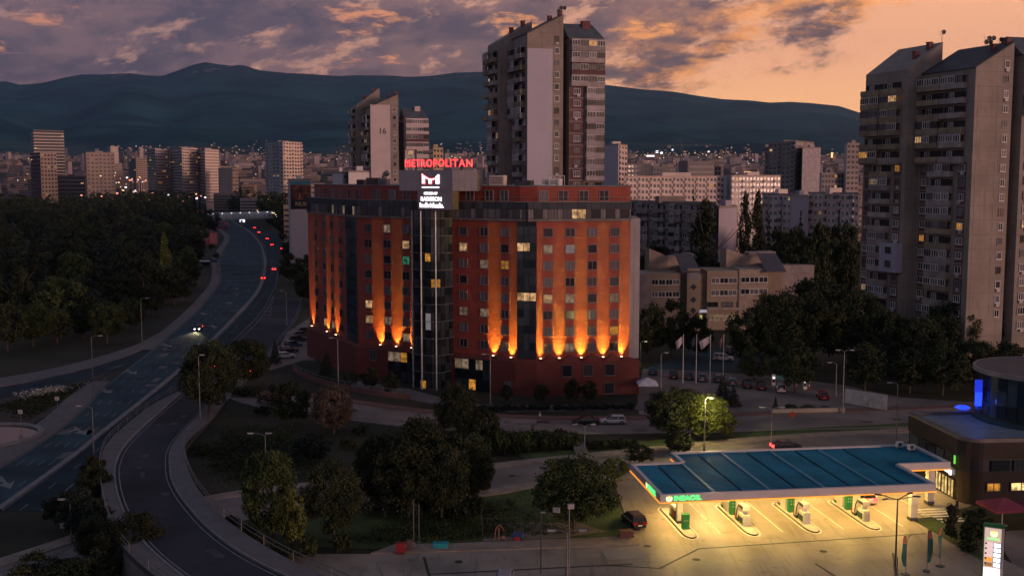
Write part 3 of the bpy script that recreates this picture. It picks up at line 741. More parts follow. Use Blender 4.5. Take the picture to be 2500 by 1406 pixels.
# windows of the podium
FPod = [Facade(pp[i], pp[i + 1]) for i in range(4)]
for px, z, w_, h_ in ((1386, 4.9, 2.0, 2.3), (1438, 4.9, 2.0, 2.3), (1492, 4.9, 2.0, 2.3), (1490, 1.3, 2.0, 2.2)):
    window(hotel, FPod[3], px_run(FPod[3], px), z, w_, h_, 0, FRAMEP, GLASS)
for px, z, mat in ((1241, 1.6, GLASS), (907, 5.1, GLASS)):
    window(hotel, FPod[1], px_run(FPod[1], px), z, 1.8, 2.2, 0, FRAMEP, mat)
def glazed_bay(px0, px1, rows_):
    a0, a1 = px_run(FPod[1], px0), px_run(FPod[1], px1)
    mb = MB(); fbox(mb, FPod[1], a0, a1, 0.1, 6.4, 0.0, 0.12); mb.build('glazed_bay', DGLASSBODY, hotel)
    n = max(2, round((a1 - a0) / 1.7)); w_ = (a1 - a0) / n
    for k in range(n):
        for j, (z, h_) in enumerate(((5.3, 2.0), (3.3, 1.7), (1.3, 2.1))):
            m_ = rows_.get((k, j), GLASS_TOWER)
            pane(hotel, FPod[1], a0 + w_ * (k + 0.5), z, w_ - 0.12, h_ - 0.1, m_, out=0.14)
glazed_bay(945, 1008, {(0, 0): LIT_CURT, (2, 0): LIT_AMBER, (1, 0): LIT_CURT})
glazed_bay(1110, 1196, {(1, 0): LIT_CURT, (3, 0): LIT_CURT, (2, 2): LIT_AMBER, (0, 0): LIT_CURT})
# glass stair tower
aA, aB = px_run(FM, 1020), px_run(FM, 1104)
A = FM.at(aA, 0); B = FM.at(aB, 0)
nn = Vector((FM.n.x, FM.n.y, 0)); tt = Vector((FM.t.x, FM.t.y, 0))
tw = [A, A + nn * 3.2 + tt * 0.7, A + nn * 4.3 + tt * 2.2, B + nn * 4.3 - tt * 2.2, B + nn * 3.2 - tt * 0.7, B]
MB().prism([(p.x, p.y) for p in tw] + [tuple((B - nn * 1.0).xy), tuple((A - nn * 1.0).xy)], 0.0, 35.6).build('stair_tower', DGLASSBODY, hotel)
tubes = MB(); bars = MB()
for i in range(5):
    F = Facade((tw[i].x, tw[i].y), (tw[i + 1].x, tw[i + 1].y)); n = max(1, round(F.len / 1.25)); w_ = F.len / n
    for k in range(n):
        for r in range(21):
            mat = GLASS_TOWER
            if i == 3 and k == 0 and r == 12: mat = LIT_AMBER
            if i == 2 and k == n - 1 and r == 15: mat = LIT_AMBER
            if i == 2 and k == n - 1 and r in (7, 8): mat = LIT_BLIND
            if i == 2 and k == 1 and r == 0: mat = LIT_AMBER
            pane(hotel, F, w_ * (k + 0.5), 1.0 + r * 1.68, w_ - 0.10, 1.55, mat, out=0.06)
    for r in range(11): fbox(bars, F, -0.05, F.len + 0.05, 0.12 + r * 3.36, 0.24 + r * 3.36, 0.06, 0.30)
for p in (tw[1] * 0.45 + tw[2] * 0.55, tw[2] * 0.55 + tw[3] * 0.45, tw[3] * 0.4 + tw[4] * 0.6):
    q = p + nn * 0.28; tubes.cyl((q.x, q.y, 0), (q.x, q.y, 35.3), 0.16, 0.16, 8)
tubes.build('steel_column', M('pale_steel', (0.38, 0.38, 0.40), 0.4, metal=0.3), hotel); bars.build('floor_band', M('grey_band', (0.09, 0.095, 0.105), 0.5), hotel)
# sign block on the roof: a folded screen
d0 = FM.at(aA, 0)
sA = Q(975, 430, 217.6) - HO; sB = Q(1020, 430, 215.6) - HO; sC = Q(1104, 430, 211.4) - HO; sD = Q(1166, 430, 211.6) - HO
for p in (sA, sB, sC, sD): p.z = 0
zt, zm, zb = 43.15, 39.15, 35.55
bk = Vector((1.5, 5.0, 0))
screen = MB()
screen.prism([(sA.x, sA.y), (sB.x, sB.y), (sC.x, sC.y), (sD.x, sD.y), (sD.x + 0.8, sD.y + 6), (sA.x + 2.5, sA.y + 2)], zm, zt)
screen.prism([(sB.x, sB.y), (sC.x, sC.y), (sC.x + 1.0, sC.y + 4.0), (sB.x + 2.0, sB.y + 4.0)], zb, zm)
screen.build('sign_screen', M('screen_backing', (0.05, 0.05, 0.06), 0.6), hotel)
SF = [Facade((sA.x, sA.y), (sB.x, sB.y)), Facade((sB.x, sB.y), (sC.x, sC.y)), Facade((sC.x, sC.y), (sD.x, sD.y))]
for i, F in enumerate(SF):
    n = max(2, round(F.len / 1.35)); w_ = F.len / n
    for k in range(n):
        for r in range(2): pane(hotel, F, w_ * (k + 0.5), 40.15 + 2.0 * r, w_ - 0.03, 1.97, GREYP, out=0.045, name='cladding_panel')
        if i == 1:
            for r in range(2): pane(hotel, F, w_ * (k + 0.5), 36.45 + 1.8 * r, w_ - 0.03, 1.77, GREYP, out=0.045, name='cladding_panel')
# red neon letters on the top edge of the screen, each its own piece
NEON = ME('red_neon', (1.0, 0.015, 0.03), 1.5); NEONC = ME('red_neon_core', (1.0, 0.085, 0.085), 2.0)
WLED = ME('white_led', (1.0, 0.93, 0.95), 2.2); RLED = ME('red_led', (1.0, 0.02, 0.03), 1.3)
sign = thing('rooftop_sign', 'red neon METROPOLITAN letters standing on the roof of the red hotel', 'sign', HO + Vector((sB.x, sB.y, zt)))
so_ = Vector((sB.x, sB.y, zt))
path = [sA.lerp(sB, 0.28), sB, sC, sD.lerp(sC, 0.18)]
cum = [0.0]
for q0, q1 in zip(path[:-1], path[1:]): cum.append(cum[-1] + (q1 - q0).length)
letters = 'METROPOLITAN'; wid = [1.25, .85, .9, .95, 1.35, .9, 1.35, .8, .5, .9, 1.1, 1.1]; tot = sum(wid)
acc = 0.0; rails = MB()
for ch, w_ in zip(letters, wid):
    s_ = (acc + w_ / 2) / tot * cum[-1]; acc += w_
    i = max(k for k in range(3) if cum[k] <= s_ + 1e-6); f = (s_ - cum[i]) / (cum[i + 1] - cum[i])
    q = path[i].lerp(path[i + 1], f); d = (path[i + 1] - path[i]); rz = math.atan2(d.y, d.x)
    l = text_obj('letter', ch, 2.05, NEON, sign, q - so_ + Vector((0, 0, zt + 1.22)), rz, 0.10, xs=0.86, bold=0.05)
    l2 = text_obj('neon_tube', ch, 2.05, NEONC, l, (0, 0, 0.14), 0, 0.02); l2.rotation_euler = (0, 0, 0)
    for e_ in (-0.3, 0.3):
        qq = q - so_ + Vector((math.cos(rz) * e_, math.sin(rz) * e_, zt)); rails.cyl(qq, qq + Vector((0, 0, 0.6)), 0.03, 0.03, 4)
rails.build('support_rail', METAL, sign)
# emblem and lettering on the screen
emb = thing('emblem_sign', 'glowing red and white M emblem with white lettering on the hotel screen', 'sign', HO + Vector((sB.x, sB.y, zb)))
eo = Vector((sB.x, sB.y, zb)); F1 = SF[1]
def flat(name, poly, mat, out, ext=0.05):
    mb = MB(); n = len(poly)
    vs_ = [F1.at(a, z, out) - eo + Vector((0, 0, 0)) for a, z in poly] + [F1.at(a, z, out + ext) - eo for a, z in poly]
    mb.add(vs_, [tuple(range(n)), tuple(range(2 * n - 1, n - 1, -1))] + [(i, n + i, n + (i + 1) % n, (i + 1) % n) for i in range(n)])
    return mb.build(name, mat, emb)
L_ = F1.len
def ax(px): return px_run(F1, px)
x0, x1, x2, x3, x4 = ax(1033), ax(1041), ax(1049), ax(1056), ax(1063)
arc = [(ax(1033) + (ax(1063.5) - ax(1033)) * k / 8, 42.35 - 0.95 * math.sin(min(1.0, k / 6.5) * math.pi / 2) + (0.10 * max(0, k - 6))) for k in range(9)]
def emblem(mat, g, out, nm):
    flat(nm, [(x0 - g, 40.55 - g), (ax(1039.5) + g, 40.55 - g), (ax(1039.5) + g, 41.75), (x0 - g, 42.4 + g)], mat, out)
    flat(nm, [(ax(1049) - g, 40.55 - g), (ax(1055.5) + g, 40.55 - g), (ax(1055.5) + g, 41.45), (ax(1049) - g, 41.45)], mat, out)
    for (a, b), (a2, b2) in zip(arc[:-1], arc[1:]):
        flat(nm, [(a, b - 0.26 - g), (a2, b2 - 0.20 - g), (a2, b2 + g), (a, b + g)], mat, out)
emblem(RLED, 0.14, 0.10, 'red_halo'); emblem(WLED, 0.0, 0.18, 'stroke')
flat('stroke', [(ax(1066), 40.5), (ax(1074.5), 40.5), (ax(1074.5), 42.3), (ax(1071), 42.25), (ax(1066), 41.9)], WLED, 0.18)
flat('underline', [(ax(1032), 39.72), (ax(1074), 39.72), (ax(1074), 39.92), (ax(1032), 39.92)], WLED, 0.12)
for s_, z, size, px, xs in (('MEMBER OF', 38.65, 0.62, 1053, 0.95), ('RADISSON', 37.55, 1.12, 1054, 0.92), ('Individuals.', 36.35, 1.22, 1055, 1.06)):
    text_obj('lettering', s_, size, WLED, emb, F1.at(ax(px), z, 0.14) - eo, F1.rz, 0.05, xs=xs, bold=0.02 if size < 1.15 else 0.035)
# roof plant
def roof_unit(label, px, py, d, w_, h_, dep, mat, kind=0):
    p = Q(px, py, d); t = thing('rooftop_unit', label, 'ventilation unit', (p.x, p.y, z_t + 0.14), R(-20))
    MB().bb(-w_ / 2, w_ / 2, -dep / 2, dep / 2, 0, h_).build('housing', mat, t)
    gr = MB()
    for k in range(4): gr.bb(-w_ * 0.42, w_ * 0.42, -dep / 2 - 0.05, -dep / 2, h_ * (0.2 + 0.18 * k), h_ * (0.27 + 0.18 * k))
    gr.build('grille', DARKMETAL, t)
    if kind == 1: MB().cyl((0, 0, h_), (0, 0, h_ + 0.7), 0.55, 0.55, 12).cyl((0, 0, h_ + .7), (0.9, 0, h_ + 1.3), 0.55, 0.6, 12).build('exhaust_duct', METAL, t)
    if kind == 2:
        f = MB()
        for x in (-w_ / 2, 0, w_ / 2):
            for y in (-dep / 2, dep / 2): f.cyl((x * 1.2, y * 1.2, 0), (x * 1.2, y * 1.2, h_ + 0.6), 0.07, 0.07, 4)
        for y in (-dep / 2, dep / 2): f.cyl((-w_ * .6, y * 1.2, h_ + .6), (w_ * .6, y * 1.2, h_ + .6), 0.09, 0.09, 4)
        f.build('frame', WHITE_PVC, t)
roof_unit('dark box-shaped vent unit behind the red parapet, farthest left on the hotel roof', 883, 450, 238, 1.6, 1.1, 1.6, DARKMETAL)
roof_unit('brown box-shaped vent unit on the hotel roof left of the sign screen', 912, 448, 234, 2.6, 1.5, 1.8, M('rusty_unit', (0.10, 0.06, 0.055), 0.7))
roof_unit('grey unit with a bent exhaust duct on the hotel roof', 938, 448, 232, 2.0, 1.3, 1.8, METAL, 1)
roof_unit('pale box-shaped unit lit warm on the hotel roof right of the sign', 1216, 440, 221, 3.0, 2.0, 2.0, M('pale_unit', (0.50, 0.42, 0.38), 0.5))
roof_unit('low dark unit on the hotel roof between two pale ones', 1280, 446, 220, 3.4, 1.0, 2.0, DARKMETAL)
roof_unit('white framed plant unit on the hotel roof near its right end', 1347, 440, 219, 3.6, 1.3, 2.4, WHITE_PVC, 2)
# amber up-lights on the ledge
AMBER = ME('amber_lamp', (1.0, 0.62, 0.30), 9.0)
lamp_me = MB().box((0, 0, 0), (0.42, 0.42, 0.26)).mesh('up_light', DARKMETAL)
lamp_gl = MB().cyl((0, 0, 0.13), (0, 0, 0.17), 0.22, 0.22, 10).mesh('lamp_glass', AMBER)
def up_light(F, px, power):
    a = px_run(F, px); p = F.at(a, 7.20, 0.40)
    o = link('up_light', lamp_me, hotel, p, F.rz); link('lamp_glass', lamp_gl, o)
    for nm_, size, blend, tilt, k in (('up_light_beam', 10, 1.0, 0.07, 0.10), ('up_light_glow', 18, 1.0, 0.12, 0.48), ('up_light_flare', 76, 1.0, 0.30, 2.0)):
        ld = bpy.data.lights.new(nm_, 'SPOT'); ld.energy = power * k; ld.color = (1.0, 0.50, 0.05); ld.spot_size = R(size); ld.spot_blend = blend; ld.shadow_soft_size = 0.10
        ld.use_nodes = True; nt = ld.node_tree; em = nt.nodes['Emission']; fo = nt.nodes.new('ShaderNodeLightFalloff')
        fo.inputs['Strength'].default_value = 1.0; nt.links.new(fo.outputs['Linear'], em.inputs['Strength'])
        lo_ = bpy.data.objects.new(nm_, ld); COL.objects.link(lo_); lo_.parent = o; lo_.location = (0, 0, 0.22)
        lo_.rotation_euler = Vector((0, tilt, 1.0)).to_track_quat('-Z', 'Y').to_euler()
for px in (1320, 1366, 1420, 1474, 1519): up_light(FR, px, 2100 * random.uniform(.8, 1.2))
for px in (1206, 1250): up_light(FM, px, 2100 * random.uniform(.8, 1.2))
for px in (928, 967, 1005): up_light(FM, px, 1750 * random.uniform(.8, 1.2))
for px in (761, 798, 820): up_light(FL, px, 1700 * random.uniform(.7, 1.2))
# added wedges that imitate the dark shadow triangles between the lamps
def ledge(F, px0, px1):
    a0, a1 = px_run(F, px0), px_run(F, px1); am = (a0 + a1) / 2
    vs_ = [F.at(a0 + .25, 6.57, .74), F.at(a1 - .25, 6.57, .74), F.at(am, 7.75, .22), F.at(a0 + .25, 6.9, .02), F.at(a1 - .25, 6.9, .02), F.at(am, 8.0, .02)]
    MB().add(vs_, [(0, 1, 2), (0, 2, 5, 3), (1, 4, 5, 2)]).build('shadow_wedge', REDP, hotel)
for a, b in ((1320, 1366), (1366, 1420), (1420, 1474), (1474, 1519)): ledge(FR, a, b)
for a, b in ((1206, 1250), (928, 967), (967, 1005)): ledge(FM, a, b)
for a, b in ((761, 798), (798, 820)): ledge(FL, a, b)
# entrance tent at the right end of the hotel
tp = P(1580, 965); t = thing('entrance_tent', 'small white canopy tent at the right corner of the hotel', 'tent', tp)
mb = MB(); 
for x in (-1.7, 1.7):
    for y in (-1.7, 1.7): mb.cyl((x, y, 0), (x, y, 2.5), 0.05, 0.05, 6)
mb.build('pole', METAL, t)
mb = MB(); mb.add([(-1.9, -1.9, 2.5), (1.9, -1.9, 2.5), (1.9, 1.9, 2.5), (-1.9, 1.9, 2.5), (0, 0, 3.5), (-1.9, -1.9, 2.1), (1.9, -1.9, 2.1), (1.9, 1.9, 2.1), (-1.9, 1.9, 2.1)],
    [(0, 1, 4), (1, 2, 4), (2, 3, 4), (3, 0, 4), (5, 6, 1, 0), (6, 7, 2, 1), (7, 8, 3, 2), (8, 5, 0, 3)]); mb.build('canopy', M('white_canvas', (0.62, 0.60, 0.66), 0.8), t)
# terrace wall and railing left of the glass tower
ra = wpath([(715, 905), (740, 922), (790, 940), (845, 952), (930, 968), (1000, 975)], 24)
t = thing('terrace_wall', 'low brick terrace wall with a thin rail below the left half of the hotel', 'wall', ra[0])
w2 = MB(); ribbon([p - ra[0] for p in ra], [p - ra[0] + Vector((0.1, 0.35, 0)) for p in ra], 1.0, 1.0, 0, w2); w2.build('wall', M('terrace_brick', (0.16, 0.075, 0.07), 0.8, 0.25, 1.5), t)
r3 = MB(); r3.tube([p - ra[0] + Vector((0, 0, 1.75)) for p in ra], 0.05, 5)
for p in ra[::2]: r3.cyl(p - ra[0] + Vector((0, 0, 1)), p - ra[0] + Vector((0, 0, 1.75)), 0.04, 0.04, 4)
r3.build('rail', METAL, t)

# ================================================================ PETROL STATION
SO = P(1612, 1208, 5.8); SO.z = 0; SR = R(7.9)
stn = thing('petrol_canopy', 'long flat petrol station canopy with teal corrugated roof and white fascia', 'canopy', SO, SR)
CT, CB = 5.8, 4.88
outline = [(0, 0), (33.6, 0), (33.6, 9.2), (40.6, 9.2), (40.6, 19.0), (6.7, 19.0), (6.7, 14.1), (0, 14.1)]
FASC = M('white_fascia', (0.52, 0.49, 0.50), 0.45, 0.06); TEAL = M('teal_roof_sheet', (0.006, 0.15, 0.255), 0.6, 0.22, 0.25, 0.0, col2=(0.008, 0.18, 0.30), spec=0.15)
SOFFIT = M('white_soffit', (0.55, 0.53, 0.48), 0.5)
LEDO = ME('orange_led_strip', (1.0, 0.33, 0.03), 1.35)
fa = MB(); led = MB(); n = len(outline)
for i in range(n):
    F = Facade(outline[i], outline[(i + 1) % n]); eps = 0.004 * (i % 2)
    fbox(fa, F, -0.002, F.len + 0.002, CB, CT + eps, -0.45 - eps, 0.0 + eps)
    if i not in (4, 3): fbox(led, F, 0.05, F.len - 0.05, CB - 0.07, CB + 0.03, 0.01, 0.09)
fa.build('fascia', FASC, stn); led.build('led_strip', LEDO, stn)
MB().prism(outline, CB + 0.05, CB + 0.12).build('soffit', SOFFIT, stn)
def corr(u0, u1, v0, v1, z0):
    k = max(2, int((v1 - v0) / 0.55)); st = (v1 - v0) / k; mb = MB(); pts = []
    for j in range(k):
        v = v0 + j * st; pts += [(v, z0), (v + st * 0.55, z0), (v + st * 0.62, z0 + 0.15), (v + st * 0.93, z0 + 0.15)]
    pts.append((v1, z0)); n = len(pts)
    mb.add([(u0, a, z) for a, z in pts] + [(u1, a, z) for a, z in pts], [(i, n + i, n + i + 1, i + 1) for i in range(n - 1)])
    return mb
for k in range(10):
    u0, u1 = 3.35 * k + 0.16, 3.35 * (k + 1) - 0.16
    if k == 0: u0 = 0.45
    if k == 9: u1 = 33.15
    corr(u0, u1, 0.45, 13.65 if k < 2 else 18.55, CT - 0.34 + 0.02 * (k % 2)).build('roof_panel', TEAL, stn)
corr(33.3, 40.1, 9.65, 18.55, CT - 0.36).build('roof_panel', TEAL, stn)
for k in range(1, 10):
    mb = MB(); v1 = 13.65 if k < 2 else 18.55
    if k % 2: mb.bb(3.35 * k - 0.16, 3.35 * k + 0.16, 0.45, v1, CT - 0.60, CT - 0.52); mb.build('gutter', BLACK, stn)
    else: mb.bb(3.35 * k - 0.20, 3.35 * k + 0.20, 0.45, v1, CT - 0.30, CT - 0.13); mb.build('ridge_cap', M('teal_ridge', (0.03, 0.21, 0.30), 0.5), stn)
# lamps under the canopy
CAN_LAMP = ME('canopy_lamp_glow', (1.0, 0.80, 0.45), 6.0)
lm = MB().bb(-0.3, 0.3, -0.3, 0.3, -0.04, 0.0).mesh('ceiling_lamp', CAN_LAMP)
spots = [(u, v) for u in (3.6, 10.5, 17.5, 24.5, 31.0) for v in (3.4, 9.3, 15.2) if not (u < 6 and v > 14)] + [(37, 12), (37, 16.5)]
for u, v in spots:
    o = link('ceiling_lamp', lm, stn, (u, v, CB + 0.03))
    ld = bpy.data.lights.new('ceiling_lamp', 'AREA'); ld.shape = 'SQUARE'; ld.size = 0.6; ld.energy = 560 * random.uniform(.6, 1.4); ld.color = (1.0, 0.62, 0.17)
    lo_ = bpy.data.objects.new('ceiling_lamp_light', ld); COL.objects.link(lo_); lo_.parent = o; lo_.location = (0, 0, -0.08)
# glowing name on the fascia
GRN = ME('green_sign_light', (0.10, 1.0, 0.22), 1.5); GRN2 = ME('pale_green_sign_light', (0.55, 1.0, 0.45), 1.6); ORG = ME('orange_sign_light', (1.0, 0.55, 0.10), 1.6)
def logo(parent, F, a, z, r, out):
    mb = MB(); seg = 20
    vs_ = [F.at(a, z, out)] + [F.at(a + r * math.sin(t), z - r * math.cos(t), out) for t in np.linspace(-2.35, 2.35, seg)]
    vs_ += [F.at(a + r * 0.15, z + r * 0.25, out), F.at(a - r * 0.15, z + r * 0.25, out)]
    mb.add(vs_, [(0, i, i + 1) for i in range(1, seg)]); mb.build('emblem', GRN2, parent)
    mb = MB(); mb.add([F.at(a - r * 0.35, z + r * 0.1, out + .03), F.at(a, z - r * 0.25, out + .03), F.at(a + r * 0.35, z + r * 0.1, out + .03), F.at(a + r * .12, z + r * 0.95, out + .03), F.at(a - r * .2, z + r * 0.8, out + .03)], [(0, 1, 2, 3, 4)]); mb.build('flame', ORG, parent)
nm = thing('station_sign', 'green glowing INSAOIL name with round emblem on the long front of the canopy', 'sign', SO, SR)
F0 = Facade(outline[0], outline[1]); logo(nm, F0, 1.05, 5.36, 0.37, 0.05)
text_obj('lettering', 'INSAOIL', 0.78, GRN, nm, F0.at(3.2, 5.34, 0.06), F0.rz, 0.03, xs=1.12, bold=0.02)
nm = thing('station_sign', 'green glowing INSAOIL name with round emblem on the short left end of the canopy', 'sign', SO, SR)
F7 = Facade(outline[7], outline[0]); logo(nm, F7, 8.2, 5.36, 0.37, 0.05)
text_obj('lettering', 'INSAOIL', 0.78, GRN, nm, F7.at(10.6, 5.34, 0.06), F7.rz, 0.03, xs=1.12, bold=0.02)
# columns, pump islands
COLW = M('white_column_paint', (0.60, 0.57, 0.50), 0.5); GREEN = M('pump_green', (0.02, 0.20, 0.06), 0.4); REDM = M('signal_red', (0.45, 0.03, 0.025), 0.5)
ISL = M('island_concrete', (0.42, 0.39, 0.36), 0.8); PUMPW = M('pump_white', (0.62, 0.60, 0.58), 0.35)
def island_poly(L, w_, g=0.0):
    pts = []
    for k in range(9): t = math.pi + math.pi * k / 8; pts.append((math.cos(t) * (w_ / 2 + g), -0 + math.sin(t) * (w_ * 1.1 + g) + w_ * 1.1))
    for k in range(9): t = math.pi * k / 8; pts.append((math.cos(t) * (w_ / 2 + g), L - w_ * 0.6 + math.sin(t) * (w_ * 0.6 + g)))
    return pts
def column(parent, u, v, r=0.34):
    p = MB().bb(u - r, u + r, v - r, v + r, 0.16, CB + 0.05); o = p.build('column', COLW, parent)
    MB().bb(u - r - 0.04, u + r + 0.04, v - r - 0.04, v + r + 0.04, 0.16, 0.55).build('column_base', DARKMETAL, o)
names = ['leftmost', 'second', 'third', 'fourth']
for k in range(4):
    u0 = 4.35 + 7.55 * k; v0 = 1.3
    it = thing('pump_island', f'raised concrete pump island with rounded nose, {names[k]} from the left', 'pump island', SO + Matrix.Rotation(SR, 3, 'Z') @ Vector((u0, v0, 0)), SR, 'pump islands')
    MB().prism(island_poly(12.2, 1.5), 0.0, 0.20).build('kerb', KERB, it)
    MB().prism(island_poly(11.9, 1.3), 0.20, 0.215).build('top', ISL, it)
    ln = MB(); pa = island_poly(12.2, 1.5, 0.18); pb = island_poly(12.2, 1.5, 0.34); n = len(pa)
    ln.add([(*q, 0.065) for q in pa] + [(*q, 0.065) for q in pb], [(i, (i + 1) % n, n + (i + 1) % n, n + i) for i in range(n)]); ln.build('outline_marking', M('white_island_paint', (0.60, 0.58, 0.52), 0.6), it)
    def ith(name, label, cat, u, v): return thing(name, label, cat, SO + Matrix.Rotation(SR, 3, 'Z') @ Vector((u0 + u, v0 + v, 0.215)), SR)
    # canopy columns stand on the island (parts of the canopy)
    column(stn, u0, v0 + 5.6); column(stn, u0, v0 + (8.3 if k == 0 else 11.0))
    ordn = ('leftmost', 'second', 'third', 'fourth')[k]
    if k == 0:
        pu = ith('gas_dispenser', 'low green and white gas dispenser with a red round sign between two columns', 'dispenser', 0, 7.0)
        MB().bb(-0.4, 0.4, -0.7, 0.7, 0, 1.3).build('cabinet', M('pump_dark_green', (0.02, 0.07, 0.04), 0.4), pu); MB().bb(-0.45, 0.45, -0.75, 0.75, 1.3, 1.7).build('head', PUMPW, pu)
        MB().cyl((-0.42, 0, 0.7), (-0.46, 0, 0.7), 0.33, 0.33, 14).build('round_sign', REDM, pu)
        bx = ith('supply_cabinet', 'tall green cabinet with white lettering near the nose of the leftmost pump island', 'cabinet', 0.05, 3.2)
    else:
        pu = ith('fuel_pump', f'white and green fuel pump with hoses beside a column on the {ordn} island', 'fuel pump', 0, 3.9 - 0.1 * k)
        MB().bb(-0.42, 0.42, -0.85, 0.75, 0, 1.35).build('cabinet', PUMPW, pu); MB().bb(-0.45, 0.45, -0.55, 0.72, 0.25, 0.95).build('green_panel', M('pump_dark_green'), pu)
        MB().bb(-0.30, 0.30, -0.2, 0.2, 1.35, 1.9).build('neck', PUMPW, pu)
        hd = MB().bb(-0.42, 0.42, -0.75, 0.75, 1.9, 2.45).build('head', PUMPW, pu); MB().bb(-0.45, -0.42, -0.6, 0.6, 2.0, 2.35).build('display', DARK_FRAME, hd)
        hz_ = MB()
        for s_ in (-1, 1):
            for y in (0.9, 1.05): hz_.tube([(0.35 * s_, y - 0.1, 2.3), (0.55 * s_, y + 0.1, 1.6), (0.62 * s_, y + 0.15, 0.7), (0.5 * s_, y, 0.25), (0.38 * s_, y - 0.1, 1.0)], 0.035, 5)
        hz_.build('hose', BLACK, pu)
        pu2 = ith('fuel_pump', f'white fuel pump at the far end of the {ordn} island', 'fuel pump', 0, 9.6)
        MB().bb(-0.42, 0.42, -0.85, 0.75, 0, 1.4).build('cabinet', PUMPW, pu2); MB().bb(-0.42, 0.42, -0.75, 0.75, 1.9, 2.45).build('head', PUMPW, pu2); MB().bb(-0.3, 0.3, -0.2, 0.2, 1.4, 1.9).build('neck', PUMPW, pu2)
        bx = ith('supply_cabinet', f'tall bright green cabinet with white signs on the {ordn} pump island', 'cabinet', 0.05, 7.9)
        ex = ith('fire_extinguisher', f'red fire extinguisher beside the column on the {ordn} island', 'fire extinguisher', -0.15, 6.35)
        MB().cyl((0, 0, 0), (0, 0, 0.75), 0.16, 0.16, 10).cyl((0, 0, 0.75), (0, 0, 0.9), 0.13, 0.05, 10).build('bottle', REDM, ex); MB().tube([(0, 0, .9), (-.15, 0, .95), (-.2, 0, .5)], 0.025, 5).build('hose', BLACK, ex)
    MB().bb(-0.42, 0.42, -0.32, 0.32, 0, 1.75).build('body', GREEN, bx); MB().bb(-0.45, 0.45, -0.35, 0.35, 1.75, 1.82).build('lid', GREEN, bx)
    for j in range(2 if k else 1):
        for s_ in (-1, 1):
            text_obj('sign', '<' if s_ < 0 else '>', 0.42, WHITE_PVC, bx, (0.17 * s_, -0.335, 1.05 + 0.38 * j), 0, 0.008)
for u, v in ((33.0, 4.2), (38.5, 10.3)): column(stn, u, v, 0.42)
# lane lines between the islands
ll = MB()
for k in range(5):
    u = 8.1 + 7.55 * k
    if k == 0: segs = ((2.5, 5.6), (6.4, 7.2), (8.0, 10.2), (11, 15))
    else: segs = ((2.2, 15.5),)
    if k == 4: segs = ((-4, 13),); u -= 2.4
    for a, b in segs: ll.bb(u - 0.07, u + 0.07, a, b, 0.060, 0.066)
for j in range(6): ll.bb(35.2 + j * 0.0, 39.5, 3.0 + j * 1.0, 3.5 + j * 1.0, 0.060, 0.066)
tag(ll.build('lane_line', M('white_island_paint'), None, SO, SR), kind='structure')

# ================================================================ STATION BUILDING AND RESTAURANT
bo = P(2352, 1236); BRZ = R(5.0)
shop = thing('station_building', 'brown curved-corner restaurant building with a lit shop front beside the canopy', 'building', bo, BRZ)
BRN = M('bronze_cladding', (0.045, 0.037, 0.036), 0.25, 0.15, 0.3, metal=0.35)
def rounded(x0, y0, x1, y1, r, k=8):
    pts = [(x0 + r - r * math.cos(t), y0 + r - r * math.sin(t)) for t in np.linspace(0, math.pi / 2, k)]
    return pts + [(x1, y0), (x1, y1), (x0, y1)]
zb1 = 8.75
MB().prism(rounded(0, 0, 30, 16.5, 2.4), 6.1, zb1 - 0.5).build('upper_wall', BRN, shop)
MB().prism(rounded(0.12, 0.12, 30, 16.4, 2.3), 4.4, 6.1).build('window_band', DGLASSBODY, shop)
MB().prism(rounded(0, 0, 30, 16.5, 2.4), 3.1, 4.4).build('middle_wall', BRN, shop)
MB().prism(rounded(0.25, 0.25, 30, 16.3, 2.2), 0.0, 3.1).build('lower_wall', BRN, shop)
ring = MB(); o1 = rounded(-0.02, -0.02, 30, 16.5, 2.4); o2 = rounded(0.5, 0.5, 29.5, 16.0, 2.0); n = len(o1)
ring.add([(*p, zb1) for p in o1] + [(*p, zb1) for p in o2], [(i, (i + 1) % n, n + (i + 1) % n, n + i) for i in range(n)])
ring.add([(*p, zb1 - 0.5) for p in o1] + [(*p, zb1) for p in o1], [(i, (i + 1) % n, n + (i + 1) % n, n + i) for i in range(n)])
ring.add([(*p, zb1 - 0.5) for p in o2] + [(*p, zb1) for p in o2], [(i, (i + 1) % n, n + (i + 1) % n, n + i) for i in range(n)])
ring.build('parapet', M('parapet_metal', (0.13, 0.11, 0.115), 0.4), shop)
MB().prism(o2, zb1 - 0.48, zb1 - 0.42).build('flat_roof', M('pale_roof_membrane', (0.16, 0.20, 0.22), 0.6), shop)
FW = Facade((0, 16.0), (0, 2.4)); FS = Facade((2.4, 0), (30, 0))
for k in range(5): pane(shop, FW, 1.8 + 2.5 * k, 5.25, 2.2, 1.5, GLASS_BLUE, out=0.05)
for k in range(6): pane(shop, FS, 2.3 + 3.0 * k, 5.2, 2.5, 1.4, GLASS_TOWER, out=0.05)
SHOPLIT = ME('lit_shop_interior', (1.0, 0.68, 0.26), 1.0, 0.6)
for k in range(4):
    a = 7.0 + 1.75 * k
    o = window(shop, FW, a, 1.45, 1.65, 2.5, 1, DARK_FRAME, SHOPLIT, sill=False, out=-0.2)
for a, w_ in ((1.6, 1.9), (5.3, 2.9), (8.6, 2.9)):
    window(shop, FS, a, 3.35 - 0.95, 1.0 * w_, 1.15, 1, DARK_FRAME, LIT_AMBER if w_ < 2 else SHOPLIT, sill=False, out=-0.2)
PINKW = ME('white_pink_sign', (1.0, 0.86, 0.92), 2.0)
